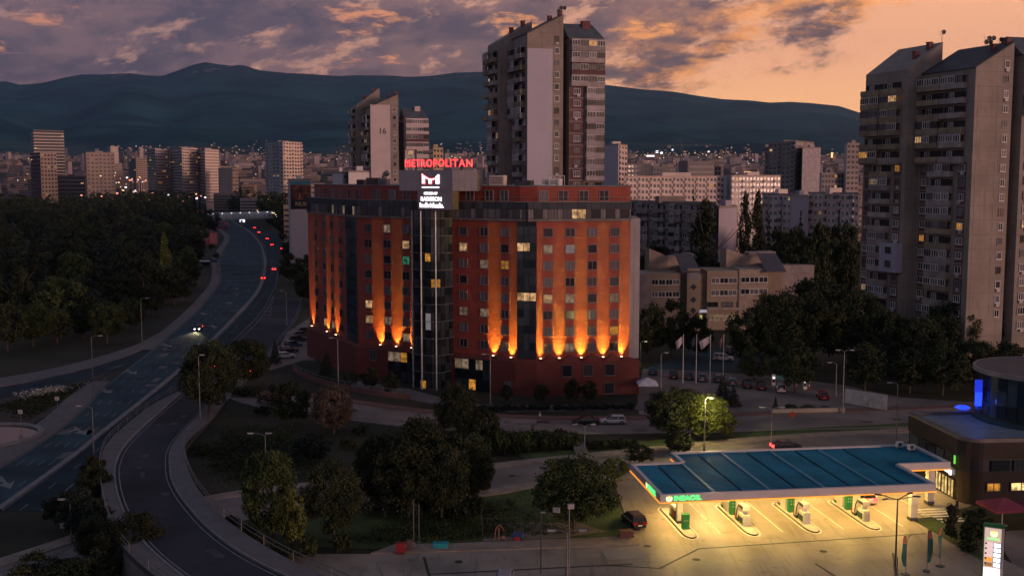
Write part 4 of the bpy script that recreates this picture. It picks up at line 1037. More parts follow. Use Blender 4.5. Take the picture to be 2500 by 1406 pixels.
for a0, a1, z0_, z1_ in ((9.2, 9.9, 3.42, 3.95), (9.95, 10.4, 3.42, 3.85), (10.45, 11.0, 3.42, 4.0), (11.2, 11.9, 3.42, 4.0), (11.95, 12.35, 3.42, 3.86), (12.4, 12.8, 3.25, 3.86)):
    mb = MB(); fbox(mb, FW, a0, a1, z0_, z1_, 0.1, 0.3); mb.build('glowing_sign_piece', PINKW, shop)
mb = MB(); fbox(mb, FW, 13.2, 13.5, 4.9, 6.0, 0.0, 0.12); mb.build('green_sign', ME('green_screen', (0.22, 0.85, 0.10), 0.8), shop)
# warm light spilling from the shop front
ld = bpy.data.lights.new('shop_lamp', 'AREA'); ld.shape = 'RECTANGLE'; ld.size = 6; ld.size_y = 0.5; ld.energy = 120; ld.color = (1.0, 0.72, 0.32)
lo_ = bpy.data.objects.new('shop_lamp', ld); COL.objects.link(lo_); lo_.parent = shop; lo_.location = (-0.9, 6.5, 3.0); lo_.rotation_euler = (0, R(20), 0)
# round glass drum on the roof
cx, cy_, cr = 18.2, 12.4, 9.4
drum = thing('glass_drum', 'round dark glass restaurant drum rising over the station building', 'building', bo + Matrix.Rotation(BRZ, 3, 'Z') @ Vector((cx, cy_, 0)), BRZ)
def circ(r, k=48): return [(r * math.cos(2 * math.pi * i / k), r * math.sin(2 * math.pi * i / k)) for i in range(k)]
MB().prism(circ(cr), zb1 - 0.45, 14.9).build('wall', DGLASSBODY, drum)
pts = circ(cr + 0.02, 40)
for i in range(40):
    F = Facade(pts[(i) % 40], pts[(i + 1) % 40])
    if F.n.y < 0.4 and F.n.x < 0.2:
        for z in (10.1, 12.1, 13.9): pane(drum, F, F.len / 2, z, F.len - 0.1, 1.75, GLASS_BLUE, out=0.05)
MB().prism(circ(cr + 0.5), 14.9, 15.5).build('roof_rim', M('roof_rim_metal', (0.20, 0.175, 0.18), 0.5), drum)
MB().prism(circ(cr + 0.1), 15.5, 15.53).build('roof', M('gravel_roof', (0.10, 0.082, 0.08), 0.9), drum)
MB().prism(circ(cr + 0.6), zb1 - 0.42, zb1 + 0.15).build('base_ring', M('teal_flashing', (0.03, 0.07, 0.08), 0.4), drum)
BLUE = ME('blue_sign_light', (0.02, 0.06, 1.0), 1.6)
bs = thing('blue_light_sign', 'tall narrow blue lit sign on the edge of the round drum', 'sign', Q(2388, 990, 150.5))
MB().bb(-0.42, 0.42, -0.2, 0.2, 0, 1.9).build('lower_panel', BLUE, bs); MB().bb(-0.50, 0.42, -0.2, 0.2, 1.9, 3.6).build('upper_panel', ME('dim_blue_light', (0.02, 0.05, 0.8), 0.7), bs)
MB().cyl((0.25, 0, -0.9), (0.25, 0, 3.5), 0.06, 0.06, 6).build('mast', DARKMETAL, bs)
ld = bpy.data.lights.new('blue_sign', 'POINT'); ld.energy = 60; ld.color = (0.05, 0.15, 1.0); ld.shadow_soft_size = 0.5
lo_ = bpy.data.objects.new('blue_sign_light', ld); COL.objects.link(lo_); lo_.parent = bs; lo_.location = (-0.6, -1.4, 0.6)
dm = thing('blue_dome_lamp', 'blue glowing oval lamp on the roof edge of the station building', 'lamp', Q(2350, 994, 155.5))
mb = MB(); pr = [(0, 0.25), (0.7, 0.22), (1.1, 0.0), (0.7, -0.22), (0, -0.25)]
vs_ = []; 
for r_, z_ in pr[1:-1]:
    vs_ += [(r_ * math.cos(2 * math.pi * i / 16), r_ * math.sin(2 * math.pi * i / 16), z_) for i in range(16)]
mb.add(vs_, [(j * 16 + i, j * 16 + (i + 1) % 16, (j + 1) * 16 + (i + 1) % 16, (j + 1) * 16 + i) for j in range(2) for i in range(16)] + [tuple(range(16)), tuple(range(47, 31, -1))]); mb.build('shade', BLUE, dm, smooth=True)
MB().cyl((0, 0, -1.0), (0, 0, 0), 0.08, 0.08, 6).build('stem', DARKMETAL, dm)
# air conditioners on the canopy next to the building
for k, (u, v) in enumerate(((37.8, 17.3), (38.6, 15.6))):
    o = thing('air_conditioner', f'white air conditioning unit on the teal roof, {("farther", "nearer")[k]} of the two', 'air conditioner', SO + Matrix.Rotation(SR, 3, 'Z') @ Vector((u, v, CT - 0.2)), SR)
    MB().bb(-0.45, 0.45, -0.2, 0.2, 0.3, 1.0).build('case', PUMPW, o); MB().bb(-0.4, -0.34, -0.2, 0.2, 0, 0.3).bb(0.34, 0.4, -0.2, 0.2, 0, 0.3).build('leg', METAL, o); MB().cyl((0, -0.21, 0.65), (0, -0.23, 0.65), 0.27, 0.27, 14).build('fan_grille', DARKMETAL, o)
# maroon café parasols
for k, (px, py, s_) in enumerate(((2446, 1222, 3.6), (2540, 1225, 3.6))):
    p = P(px, py + 60); t = thing('cafe_parasol', ('large maroon square café parasol nearest the shop corner', 'large maroon square café parasol cut off by the right edge')[k], 'parasol', p, R(8))
    mb = MB(); s2 = s_ / 2 + 0.4
    mb.add([(-s2, -s2, 2.5), (s2, -s2, 2.5), (s2, s2, 2.5), (-s2, s2, 2.5), (0, 0, 3.5), (-s2, -s2, 2.2), (s2, -s2, 2.2), (s2, s2, 2.2), (-s2, s2, 2.2)], [(0, 1, 4), (1, 2, 4), (2, 3, 4), (3, 0, 4), (5, 6, 1, 0), (6, 7, 2, 1), (7, 8, 3, 2), (8, 5, 0, 3)])
    mb.build('canopy', M('maroon_canvas', (0.19, 0.03, 0.055), 0.8), t); MB().cyl((0, 0, 0), (0, 0, 3.4), 0.05, 0.05, 8).build('pole', WHITE_PVC, t); MB().box((0, 0, 0.1), (0.9, 0.9, 0.2)).build('base', KERB, t)
# price pylon
tp = Q(2428, 1285, 111.0); pz = tp.z
py = thing('price_pylon', 'tall lit price pylon with green top and lit price rows at the lower right', 'sign', (tp.x, tp.y, 0), R(-27))
MB().bb(-0.95, 0.95, -0.28, 0.28, 0, pz).build('body', M('pylon_white', (0.60, 0.56, 0.54), 0.4), py)
MB().bb(-1.02, 1.02, -0.32, 0.32, pz, pz + 0.28).build('top_cap', GREEN, py); MB().bb(-1.05, -0.95, -0.33, 0.3, 0, pz).build('side_strip', GREEN, py)
MB().bb(-0.88, 0.70, -0.30, -0.285, pz - 5.8, pz - 0.1).build('light_panel', ME('pylon_panel', (0.85, 0.62, 0.50), 0.62), py)
F = Facade((-0.95, -0.31), (0.95, -0.31)); logo(py, F, 0.95, pz - 0.65, 0.34, 0.03)
text_obj('lettering', 'INSAOIL', 0.30, GRN, py, (-0.02, -0.33, pz - 1.22), 0, 0.01, xs=1.1)
DIG = ME('price_digits', (0.92, 0.93, 1.0), 2.2); PBLUE = M('price_blue', (0.02, 0.05, 0.25), 0.4)
for k in range(5):
    z = pz - 1.85 - 0.52 * k
    MB().bb(0.00, 0.74, -0.325, -0.305, z - 0.25, z + 0.25).build('price_field', PBLUE, py)
    for j in range(3): MB().bb(0.05 + 0.22 * j, 0.245 + 0.22 * j, -0.345, -0.326, z - 0.20, z + 0.20).build('price_light', DIG, py)
    MB().bb(-0.80, -0.05, -0.325, -0.305, z - 0.21, z + 0.21).build('fuel_field', (ME('field_pink', (0.9, 0.66, 0.66), 0.8), ME('field_orange', (1.0, 0.42, 0.06), 0.8), ME('field_brown', (0.5, 0.25, 0.10), 0.5))[(0, 0, 0, 1, 2)[k]], py)
    MB().bb(-0.79, -0.62, -0.345, -0.326, z + 0.0, z + 0.2).build('fuel_mark', REDM, py)
MB().bb(-0.86, 0.70, -0.325, -0.305, pz - 5.7, pz - 4.3).build('lower_panel', ME('pylon_lower', (0.95, 0.93, 1.0), 1.4), py)

# ================================================================ APARTMENT TOWERS
def panel_concrete(name, lo, hi, joint, stain):
    """precast panels: storey joints, rain streaks, patchy tone"""
    m = bpy.data.materials.new(name); m.use_nodes = True; _mats[name] = m
    T = NT(m.node_tree); b = T.n['Principled BSDF']; b.inputs['Roughness'].default_value = 0.9
    pos = T.node('ShaderNodeNewGeometry').outputs['Position']; sx = T.node('ShaderNodeSeparateXYZ'); T.l.new(pos, sx.inputs[0])
    c = T.mix(T.step(T.noise(pos, 0.16, 6.0, 0.62), 0.32, 0.68), lo, hi)
    st = T.node('ShaderNodeVectorMath', operation='MULTIPLY'); T.l.new(pos, st.inputs[0]); st.inputs[1].default_value = (1.0, 1.0, 0.07)
    c = T.mix(T.m('MULTIPLY', T.step(T.noise(st.outputs[0], 1.1, 5.0, 0.65), 0.50, 0.72), 0.55), c, stain)
    j = T.m('SUBTRACT', 1.0, T.step(T.m('PINGPONG', sx.outputs[2], 1.5), 0.0, 0.09))
    T.l.new(T.mix(T.m('MULTIPLY', j, 0.6), c, joint), b.inputs['Base Color'])
    return m
CONC = panel_concrete('brown_grey_concrete', (0.215, 0.178, 0.158), (0.285, 0.238, 0.212), (0.12, 0.10, 0.09), (0.15, 0.122, 0.108))
CONC2 = M('grey_parapet_concrete', (0.29, 0.25, 0.24), 0.9, 0.2, 0.5, rnd=0.22)
CONC3 = M('olive_parapet_concrete', (0.245, 0.20, 0.14), 0.9, 0.25, 0.5, rnd=0.2)
PANELR = M('dull_red_panel', (0.13, 0.062, 0.066), 0.8, 0.2, 0.5, rnd=0.25)
PARAW = M('pale_parapet', (0.44, 0.38, 0.39), 0.85, 0.12, 0.4, rnd=0.12)
INSUL = panel_concrete('lilac_insulation_render', (0.395, 0.365, 0.44), (0.43, 0.40, 0.475), (0.37, 0.34, 0.41), (0.35, 0.32, 0.385))
PINKR = M('pale_pink_render', (0.50, 0.41, 0.42), 0.9, 0.06, 0.2)
ROOFD = M('dark_roof_sheet', (0.045, 0.042, 0.05), 0.6, 0.2, 0.3)
ROOFT = M('grey_tin_roof', (0.065, 0.08, 0.095), 0.6, 0.2, 0.4)
BRICKC = M('chimney_brick', (0.16, 0.06, 0.055), 0.9)
BALC_SHADE = M('recess_shade', (0.03, 0.026, 0.028), 0.9)
def lit_or(p, rnd_):
    r_ = rnd_.random()
    if r_ < p * 0.5: return LIT_WARM
    if r_ < p * 0.8: return LIT_AMBER
    if r_ < p: return LIT_CURT
    return GLASS
def balcony(parent, F, a0, a1, z, fh, style, rnd_, par, p_lit, out=1.15):
    """one balcony: slab and parapet, glazed in or open"""
    w_ = a1 - a0
    mb = MB(); fbox(mb, F, a0, a1, z - 0.16, z + 0.98, out - 0.12, out); fbox(mb, F, a0, a0 + 0.12, z - 0.16, z + 0.98, 0, out - 0.125); fbox(mb, F, a1 - 0.12, a1, z - 0.16, z + 0.98, 0, out - 0.125)
    fbox(mb, F, a0 + 0.121, a1 - 0.121, z - 0.158, z - 0.02, 0, out - 0.125)
    o = mb.build('balcony', par, parent)
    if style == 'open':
        pane(parent, F, (a0 + a1) / 2, z + 1.2, w_ - 0.3, 2.2, BALC_SHADE, out=0.05, name='balcony_shade')  # dark sheet painted as the shade inside an open balcony
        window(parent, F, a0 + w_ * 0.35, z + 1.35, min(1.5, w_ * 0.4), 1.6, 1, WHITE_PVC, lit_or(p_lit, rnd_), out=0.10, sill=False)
    else:
        n = max(1, round(w_ / 2.6)); ww = w_ / n
        for k in range(n):
            window(parent, F, a0 + ww * (k + 0.5), z + 1.72, ww - 0.12, 1.42, max(1, round(ww / 0.75) - 1), rnd_.choice((WHITE_PVC, WHITE_PVC, WHITE_PVC, GREY_FRAME, DARK_FRAME)), lit_or(p_lit, rnd_), out=out - 0.10, sill=False)
        fill = MB(); fbox(fill, F, a0 + 0.13, a1 - 0.13, z + 2.42, z + fh - 0.18, 0.0, out - 0.08); fill.build('balcony_header', par, parent)
def tower(name, label, px, d, rot, wf, dep, w0, d0, ze, zt, ze0, zt0, zmin, v2, seed, face=None, p_lit=0.06, fh=3.0, topz=None, wincol=0.82, panel=None, num=None, red=True):
    rnd_ = random.Random(seed)
    o = Vector((XY(px, d), d, 0)); t = thing(name, label, 'apartment building', o, R(rot))
    zt = zt; MB().prism([(0, 0), (wf, 0), (wf, dep), (0, dep)], 0, [ze, zt, zt, ze]).build('front_slab', CONC, t)
    rf = MB(); rf.add([(-0.25, -0.15, ze - 0.05), (wf + 0.05, -0.15, zt + 0.12), (wf + 0.05, dep + .1, zt + 0.12), (-0.25, dep + .1, ze - 0.05), (-0.25, -0.15, ze + 0.12), (wf + 0.05, -0.15, zt + 0.3), (wf + 0.05, dep + .1, zt + 0.3), (-0.25, dep + .1, ze + 0.12)],
        [(4, 5, 6, 7), (0, 1, 5, 4), (3, 0, 4, 7), (1, 2, 6, 5)]); rf.build('roof', ROOFD, t)
    MB().prism([(-w0, dep), (wf * 0.55, dep), (wf * 0.55, dep + d0), (-w0, dep + d0)], 0, [ze0, zt0, zt0, ze0]).build('rear_slab', CONC, t)
    for k, (x, y) in enumerate(((wf * 0.95, 1.5), (wf * 0.72, 3), (wf * 0.35, dep + 2), (0.5, dep + 3))):
        zz = ze + (zt - ze) * x / wf if y < dep else ze0 + (zt0 - ze0) * (x + w0) / (wf * .55 + w0)
        ch = MB().bb(x - 0.5, x + 0.5, y - 0.5, y + 0.5, zz - 1, zz + 1.3); ch.bb(x - 0.6, x + 0.6, y - 0.6, y + 0.6, zz + 1.3, zz + 1.45); ch.build('chimney', BRICKC, t)
    FF = Facade((0, 0), (wf, 0)); FSd = Facade((0, dep), (0, 0)); F0s = Facade((-w0, dep + d0), (-w0, dep)); F0f = Facade((-w0, dep), (0, dep))
    nf = int(ze / fh)
    def ac(F, a, z, out):
        m_ = cached('acunit', lambda: MB().bb(-.42, .42, -.36, -.04, -.28, .28).bb(-.34, .34, -.37, -.36, -.22, .22).mesh('air_conditioner', M('ac_grey_white', (.42, .41, .41), .6)))
        link('air_conditioner', m_, t, F.at(a, z, out), F.rz)
    OLDW = M('old_wood_frame', (.16, .11, .08), .7)
    def fr(): return rnd_.choice((WHITE_PVC, WHITE_PVC, WHITE_PVC, GREY_FRAME, OLDW))
    # front: blind gable, insulated or with a sunk panel, and one column of windows
    if face:
        mb = MB(); fbox(mb, FF, 0.0, wf * 0.70, 8, face[1], 0.005, 0.10); mb.build('insulated_gable', face[0], t)
    if panel:
        for z0_, z1_ in panel:
            mb = MB()
            for a0, a1, b0, b1 in ((0.09, 0.62, z1_ - 0.12, z1_), (0.09, 0.62, z0_, z0_ + 0.12)): fbox(mb, FF, wf * a0, wf * a1, b0, b1, 0.003, 0.06)
            fbox(mb, FF, wf * 0.09, wf * 0.09 + 0.12, z0_, z1_, 0.004, 0.055); fbox(mb, FF, wf * 0.62 - 0.12, wf * 0.62, z0_, z1_, 0.004, 0.055)
            mb.build('panel_joint', M('pale_joint', (0.30, 0.255, 0.23), 0.9), t)
    for f in range(nf + 1):
        z = f * fh + 1.6
        if z < zmin or z > ze + (zt - ze) * wincol - 1.0: continue
        lit = lit_or(p_lit * 2, rnd_)
        window(t, FF, wf * wincol, z, 1.25, 1.5, rnd_.choice((0, 1, 1)), fr(), lit)
        if rnd_.random() < .15: ac(FF, wf * wincol, z - 1.2, 0)
    # balcony sides of both slabs
    for F, L, top in ((FSd, dep, ze), (F0s, d0, ze0)):
        ntop = int(top / fh) - 1
        for f in range(ntop + 1):
            z = f * fh
            if z + 2 < zmin: continue
            high = f > ntop - 6
            if high:
                out = 2.1; mb = MB(); fbox(mb, F, 0.2, L - 1.0, z - 0.3, z + 1.0, 0.0, out - 1.16); 
                balcony(t, F, 0.3, L * 0.45, z, fh, 'glazed' if rnd_.random() < 0.65 else 'open', rnd_, CONC3 if red is None or rnd_.random() < 0.5 else CONC2, p_lit, 1.6)
                balcony(t, F, L * 0.45 + 0.02, L * 0.86, z, fh, 'glazed' if rnd_.random() < 0.7 else 'open', rnd_, CONC3 if rnd_.random() < 0.5 else CONC2, p_lit, 1.3)
            else:
                for a in (L * 0.12, L * 0.83):
                    mb = MB(); fbox(mb, F, a - 1.25, a + 1.25, z + 0.15, z + fh - 0.2, 0.0, 0.06); mb.build('wall_panel', PANELR, t)
                    window(t, F, a, z + 1.65, rnd_.choice((1.8, 1.8, 1.6)), 1.5, rnd_.choice((1, 2, 2)), fr(), lit_or(p_lit * 1.5, rnd_), out=0.06)
                    if rnd_.random() < .35: ac(F, a + rnd_.uniform(-.5, .5), z + .5, .06)
                balcony(t, F, L * 0.25, L * 0.68, z, fh, 'glazed' if rnd_.random() < 0.62 else 'open', rnd_, CONC2 if rnd_.random() < 0.7 else CONC3, p_lit)
        # stepped support under the projecting upper floors
        zz = (ntop - 5) * fh
        mb = MB(); fbox(mb, F, 0.3, L * 0.86, zz - 0.5, zz - 0.17, 0.0, 1.2); mb.build('projection', CONC, t)
    if v2:
        x0, x1, y0, zt2, pal = v2
        MB().prism([(x0, y0), (x1, y0), (x1, y0 + 12), (x0, y0 + 12)], 0, zt2).build('right_slab', CONC if pal is PANELR else pal, t)
        MB().bb(wf + 0.02, x0 - 0.02, 3.0, 10, 0, zt2 - 1.5).build('stair_core', M('dark_core', (0.05, 0.042, 0.042), 0.9), t)
        F2 = Facade((x0, y0), (x1, y0)); W2 = x1 - x0
        rf = MB(); rf.add([(x0 - 0.3, y0 + 0.2, zt2 + 0.1), (x1 + 0.1, y0 + 0.2, zt2 + 0.1), (x1 - 1.6, y0 + 5, zt2 + 4.2), (x0 - 0.3, y0 + 5, zt2 + 4.2), (x1 + .1, y0 + 11, zt2 + .1), (x0 - .3, y0 + 11, zt2 + .1)], [(0, 1, 2, 3), (1, 4, 2), (3, 2, 4, 5), (0, 3, 5)]); rf.build('roof', ROOFT, t)
        MB().bb(x0 + W2 * 0.5, x0 + W2 * 0.5 + 2.2, y0 + 3.5, y0 + 5.0, zt2 + 2.0, zt2 + 4.9).build('chimney', BRICKC if pal is PANELR else pal, t)
        nt2 = int(zt2 / fh) - 1
        for f in range(nt2 + 1):
            z = f * fh + (zt2 - (nt2 + 1) * fh)
            if z + 2 < zmin: continue
            if f > nt2 - 4:
                par = PANELR if f == nt2 - 2 else (CONC2 if pal is PANELR else pal)
                balcony(t, F2, 0.2, W2 - 0.1, z, fh, 'glazed', rnd_, par, p_lit, 1.2)
            else:
                if pal is PANELR:
                    mb = MB(); fbox(mb, F2, 0.15, W2 * 0.42, z + 0.15, z + fh - 0.25, 0.0, 0.06); mb.build('wall_panel', PANELR, t)
                if rnd_.random() < .4: ac(F2, W2 * .22 + rnd_.uniform(-.5, .5), z + .5, .06)
                window(t, F2, W2 * 0.22, z + 1.6, 1.9, 1.55, 2, fr(), lit_or(p_lit * 1.5, rnd_), out=0.06)
                balcony(t, F2, W2 * 0.46, W2 - 0.15, z, fh, 'glazed' if rnd_.random() < 0.6 else 'open', rnd_, PARAW if pal is PANELR else pal, p_lit)
        # narrow left flank windows
        F3 = Facade((x0, y0 + 12), (x0, y0))
    return t
central = tower('apartment_tower', 'tall brown panel tower with a pale lilac blind gable rising behind the hotel', 1287, 283, 17, 9.6, 12.5, 3.7, 11.0, 77.6, 82.6, 77.0, 82.5, 38, (11.4, 20.9, 0.3, 77.0, PANELR), 5, face=(INSUL, 74.0), p_lit=0.05)
ls = tower('apartment_tower', 'smaller pink-grey panel tower numbered 16, left of the hotel sign', 906, 433, 17, 11.0, 13.0, 3.6, 10.0, 68.6, 73.6, 69.5, 77.0, 36, (13.6, 23.0, 0.0, 64.5, PINKR), 9, face=(PINKR, 69.5), p_lit=0.07, wincol=0.86)
FF = Facade((0, 0), (11.0, 0)); text_obj('house_number', '16', 3.2, DARKMETAL, ls, FF.at(4.6, 59.3, 0.14), FF.rz, 0.02, bold=0.06)
rt = tower('apartment_tower', 'large brown panel tower with many balconies at the right edge of the picture', 2372, 226, 18, 9.3, 16.5, 3.4, 15.0, 63.7, 69.0, 64.8, 70.8, 11, (11.0, 20.0, -1.0, 66.5, CONC), 13, panel=((46.5, 60.5), (30.5, 45.2), (13.5, 29.5)), p_lit=0.05, red=None)
# insulated lilac bay low on the right tower
FX = Facade((-3.4, 31.5), (-3.4, 16.5))
mb = MB(); fbox(mb, FX, 9.2, 15.0, 21.0, 27.3, 0.02, 1.75); mb.build('insulated_bay', M('lilac_blue_render', (0.34, 0.33, 0.42), 0.9, 0.05), rt)
for z in (22.9, 25.9): window(rt, FX, 12.4, z, 1.9, 1.3, 1, DARK_FRAME, GLASS, out=1.78)
# antennas and dishes on the roofs
def antenna(label, px, py, d, h, dishes=0):
    p = Q(px, py, d); t = thing('antenna_mast', label, 'antenna', p)
    mb = MB(); mb.cyl((0, 0, -1.5), (0, 0, h), 0.05, 0.04, 5)
    for k in range(3): mb.cyl((-0.9 + 0.15 * k, 0, h - 0.3 - 0.35 * k), (0.9 - 0.15 * k, 0, h - 0.3 - 0.35 * k), 0.03, 0.03, 4)
    mb.build('mast', DARKMETAL, t)
    for k in range(dishes):
        c_ = Vector((0.35 + 0.9 * (k % 2) - 0.6 * (k // 2), -0.1, h - 0.4 - 0.8 * (k // 2)))
        dm_ = MB(); rings = [(0.0, 0.12), (0.3, 0.08), (0.5, 0.0)]
        vs_ = [tuple(c_ + Vector((0, 0.12, 0)))]
        for r_, y_ in rings[1:]: vs_ += [(c_.x + r_ * math.cos(2 * math.pi * i / 12), c_.y + y_, c_.z + r_ * math.sin(2 * math.pi * i / 12)) for i in range(12)]
        dm_.add(vs_, [(0, 1 + i, 1 + (i + 1) % 12) for i in range(12)] + [(1 + i, 13 + i, 13 + (i + 1) % 12, 1 + (i + 1) % 12) for i in range(12)]); dm_.build('dish', DARKMETAL, t)
antenna('thin antenna mast with dishes on top of the central brown tower', 1366, 46, 284, 3.0, 3)
antenna('thin aerial on the left peak of the right-hand tower', 2299, 104, 246, 2.6, 1)
antenna('cluster of round satellite dishes on the roof of the right-hand tower', 2410, 118, 232, 2.4, 4)
antenna('second dish mast on the roof of the right-hand tower', 2440, 112, 231, 1.6, 2)

# ================================================================ OTHER BUILDINGS
def block(name, label, pts, ztop, mats, fh=2.9, bays=(6, 6), zmin=0.0, cat='apartment building', single=False, seed=0, style=('win', 'win'), wmats=None, p_lit=0.04, group=None, roofmat=None, ww=0.62, frames=WHITE_PVC, balcol=None, parap=None):
    """a block seen with two faces: pts are photo column and distance of its left, near and right corners"""
    rnd_ = random.Random(seed)
    A, B, C_ = [Vector((XY(px, d), d)) for px, d in pts]; D_ = A + (C_ - B)
    t = thing(name, label, cat, (B.x, B.y, 0), 0, group)
    loc = [(p - B) for p in (A, B, C_, D_)]
    if isinstance(mats, (list, tuple)): ml, mr = mats
    else: ml = mr = mats
    body = MB()
    n = 4; vs_ = [(p.x, p.y, 0) for p in loc] + [(p.x, p.y, ztop) for p in loc]
    body.add(vs_, [(0, 1, 5, 4)], 0); body.add(vs_, [(1, 2, 6, 5), (2, 3, 7, 6), (3, 0, 4, 7), (4, 5, 6, 7)], 1)
    body.build('wall', [ml, mr], t)
    rfm = MB(); 
    for i in range(4):
        F = Facade(loc[i], loc[(i + 1) % 4]); fbox(rfm, F, -0.1, F.len + 0.1, ztop + 0.002 * i, ztop + 0.7, -0.35, 0.08 + 0.004 * i)
    rfm.build('roof_edge', roofmat or CONC, t)
    core = (loc[0] + loc[2]) / 2
    MB().box((core.x, core.y, ztop + 1.2), ((loc[2] - loc[1]).length * 0.25, 3.0, 2.4), 0.3).build('lift_housing', mr, t)
    for fi, (F, nb) in enumerate(((Facade(loc[0], loc[1]), bays[0]), (Facade(loc[1], loc[2]), bays[1]))):
        if nb == 0 or F.len < 1: continue
        st = style[fi]; w_ = F.len / nb; mbs = {}
        f = 0; z = ztop - fh + 0.2
        while z > zmin:
            for k in range(nb):
                a = w_ * (k + 0.5); lit = lit_or(p_lit, rnd_)
                bal = st == 'balc' and (k % 3 != 1) or st == 'mix' and k % 3 == 0
                if single:
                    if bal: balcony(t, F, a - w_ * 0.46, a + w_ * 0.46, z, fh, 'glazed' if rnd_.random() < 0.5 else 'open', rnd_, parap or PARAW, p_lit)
                    else: window(t, F, a, z + 1.5, w_ * ww, 1.45, 2 if w_ * ww > 1.6 else 1, frames, lit)
                else:
                    if st == 'strip': mbs.setdefault('band', MB()); fbox(mbs['band'], F, a - w_ * 0.5, a + w_ * 0.5, z - 0.1, z + 0.9, 0.0, 0.5)
                    if bal:
                        mbs.setdefault('par', MB()); fbox(mbs['par'], F, a - w_ * 0.47, a + w_ * 0.47, z - 0.1, z + 0.95, 0.0, 1.0)
                    key = lit.name; mbs.setdefault(key, MB()); mbs.setdefault('frame', MB())
                    h0, h1 = (z + 0.75, z + 2.25) if not bal else (z + 0.95, z + 2.5)
                    fbox(mbs['frame'], F, a - w_ * ww * 0.55, a + w_ * ww * 0.55, h0 - 0.12, h1 + 0.10, 0.0, 0.05)
                    fbox(mbs[key], F, a - w_ * ww * 0.5, a + w_ * ww * 0.5, h0, h1, 0.0, 0.09)
            f += 1; z -= fh
        for key, m_ in mbs.items():
            if key == 'band': o = m_.build('balcony_band', parap or PARAW, t)
            elif key == 'par': o = m_.build('balcony_row', parap or (ml, mr)[fi], t)
            elif key == 'frame': o = m_.build('window_frames', frames if frames is not WHITE_PVC else M('weathered_frame', (.40, .36, .36), .7), t)
            else: o = m_.build('window_panes', _mats[key], t)
            o['kind'] = 'stuff'
    return t
WLIT = M('pink_lit_render', (0.76, 0.60, 0.54), 0.9, 0.1, 0.05); WGREY = M('grey_and_shaded_render', (0.34, 0.36, 0.40), 0.9, 0.1, 0.05)  # pink low light put into right faces, shade into the grey left ones
WDARK = M('slate_and_shaded_render', (0.10, 0.115, 0.135), 0.9, 0.1, 0.05); WTAN = M('tan_render', (0.36, 0.28, 0.25), 0.9, 0.1, 0.05); MAROON = M('maroon_render', (0.075, 0.03, 0.045), 0.9)  # slate walls; also shade painted on the left faces of white towers
BEIGE = M('beige_render', (0.27, 0.215, 0.17), 0.9, 0.12, 0.12)
gl_ = 'pale apartment towers beyond the wood'
block('apartment_tower', 'pale slab tower with shaded flank, first of three beyond the wood', [(361, 1475), (381, 1400), (415, 1431)], ZY(365, 1400), (WDARK, WLIT), 3.6, (4, 7), 8, seed=1, style=('strip', 'win'), p_lit=0.03)
block('apartment_tower', 'pale slab tower with shaded flank, middle of three beyond the wood', [(416, 1434), (446, 1344), (484, 1376)], ZY(361, 1344), (WDARK, WLIT), 3.6, (5, 7), 8, seed=2, style=('strip', 'win'), p_lit=0.04)
block('apartment_tower', 'pale slab tower with shaded flank, last of three beyond the wood', [(484, 1386), (502, 1336), (536, 1367)], ZY(365, 1335), (WDARK, WLIT), 3.6, (3, 7), 8, seed=3, style=('strip', 'win'), p_lit=0.03)
block('apartment_tower', 'broad pale tower standing alone right of the three similar towers', [(649, 1131), (692, 1056), (739, 1094)], ZY(346, 1056), (WGREY, WLIT), 3.4, (5, 7), 6, seed=4, style=('balc', 'mix'), p_lit=0.05)
block('apartment_building', 'tan low block with a blind wall left of the lone pale tower', [(533, 1286), (566, 1224), (582, 1263)], ZY(411, 1224), (WTAN, WTAN), 4.0, (0, 5), 10, seed=5)
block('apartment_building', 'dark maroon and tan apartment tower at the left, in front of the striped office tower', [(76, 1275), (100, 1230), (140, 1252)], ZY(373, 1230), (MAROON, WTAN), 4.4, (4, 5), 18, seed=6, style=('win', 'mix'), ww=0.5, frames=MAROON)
block('apartment_building', 'tan apartment tower with a dark middle bay at the edge of the wood', [(207, 1275), (212, 1230), (281, 1252)], ZY(373, 1230), (WTAN, WTAN), 4.4, (0, 7), 18, seed=7, style=('win', 'mix'), ww=0.5, frames=MAROON)
o = block('office_building', 'low dark office block with long window bands between the two tan towers', [(135, 1302), (140, 1296), (212, 1311)], ZY(432, 1296), (WDARK, WDARK), 4.6, (0, 9), 14, 'office building', seed=8, style=('win', 'strip'), ww=0.9, frames=DARK_FRAME)
block('office_tower', 'tall office tower under construction with bright floor edges at the far left', [(80, 1560), (86, 1500), (160, 1530)], 103, (DARKMETAL, M('office_dark_glass', (0.03, 0.03, 0.04), 0.3)), 4.2, (3, 9), 20, 'office tower', seed=10, style=('strip', 'strip'), ww=0.8, frames=DARK_FRAME, parap=M('bright_floor_edge', (0.62, 0.52, 0.46), 0.7))
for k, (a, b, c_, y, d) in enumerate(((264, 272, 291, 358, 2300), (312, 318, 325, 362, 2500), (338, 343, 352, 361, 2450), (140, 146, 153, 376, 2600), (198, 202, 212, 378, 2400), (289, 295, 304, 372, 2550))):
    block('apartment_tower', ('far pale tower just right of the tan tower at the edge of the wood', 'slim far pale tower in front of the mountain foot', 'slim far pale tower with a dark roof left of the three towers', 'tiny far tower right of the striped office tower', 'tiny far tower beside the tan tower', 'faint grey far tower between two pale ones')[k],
          [(a, d * 1.02), (b, d), (c_, d * 1.01)], ZY(y, d), (WGREY, WLIT if k != 5 else WGREY), 3.0, (3, 5), 20, seed=20 + k, p_lit=0.02)
block('apartment_building', 'grey far block with dark roof left of the three towers', [(316, 1700), (333, 1640), (362, 1660)], ZY(388, 1640), (WDARK, WTAN), 3.0, (3, 5), 20, seed=31)
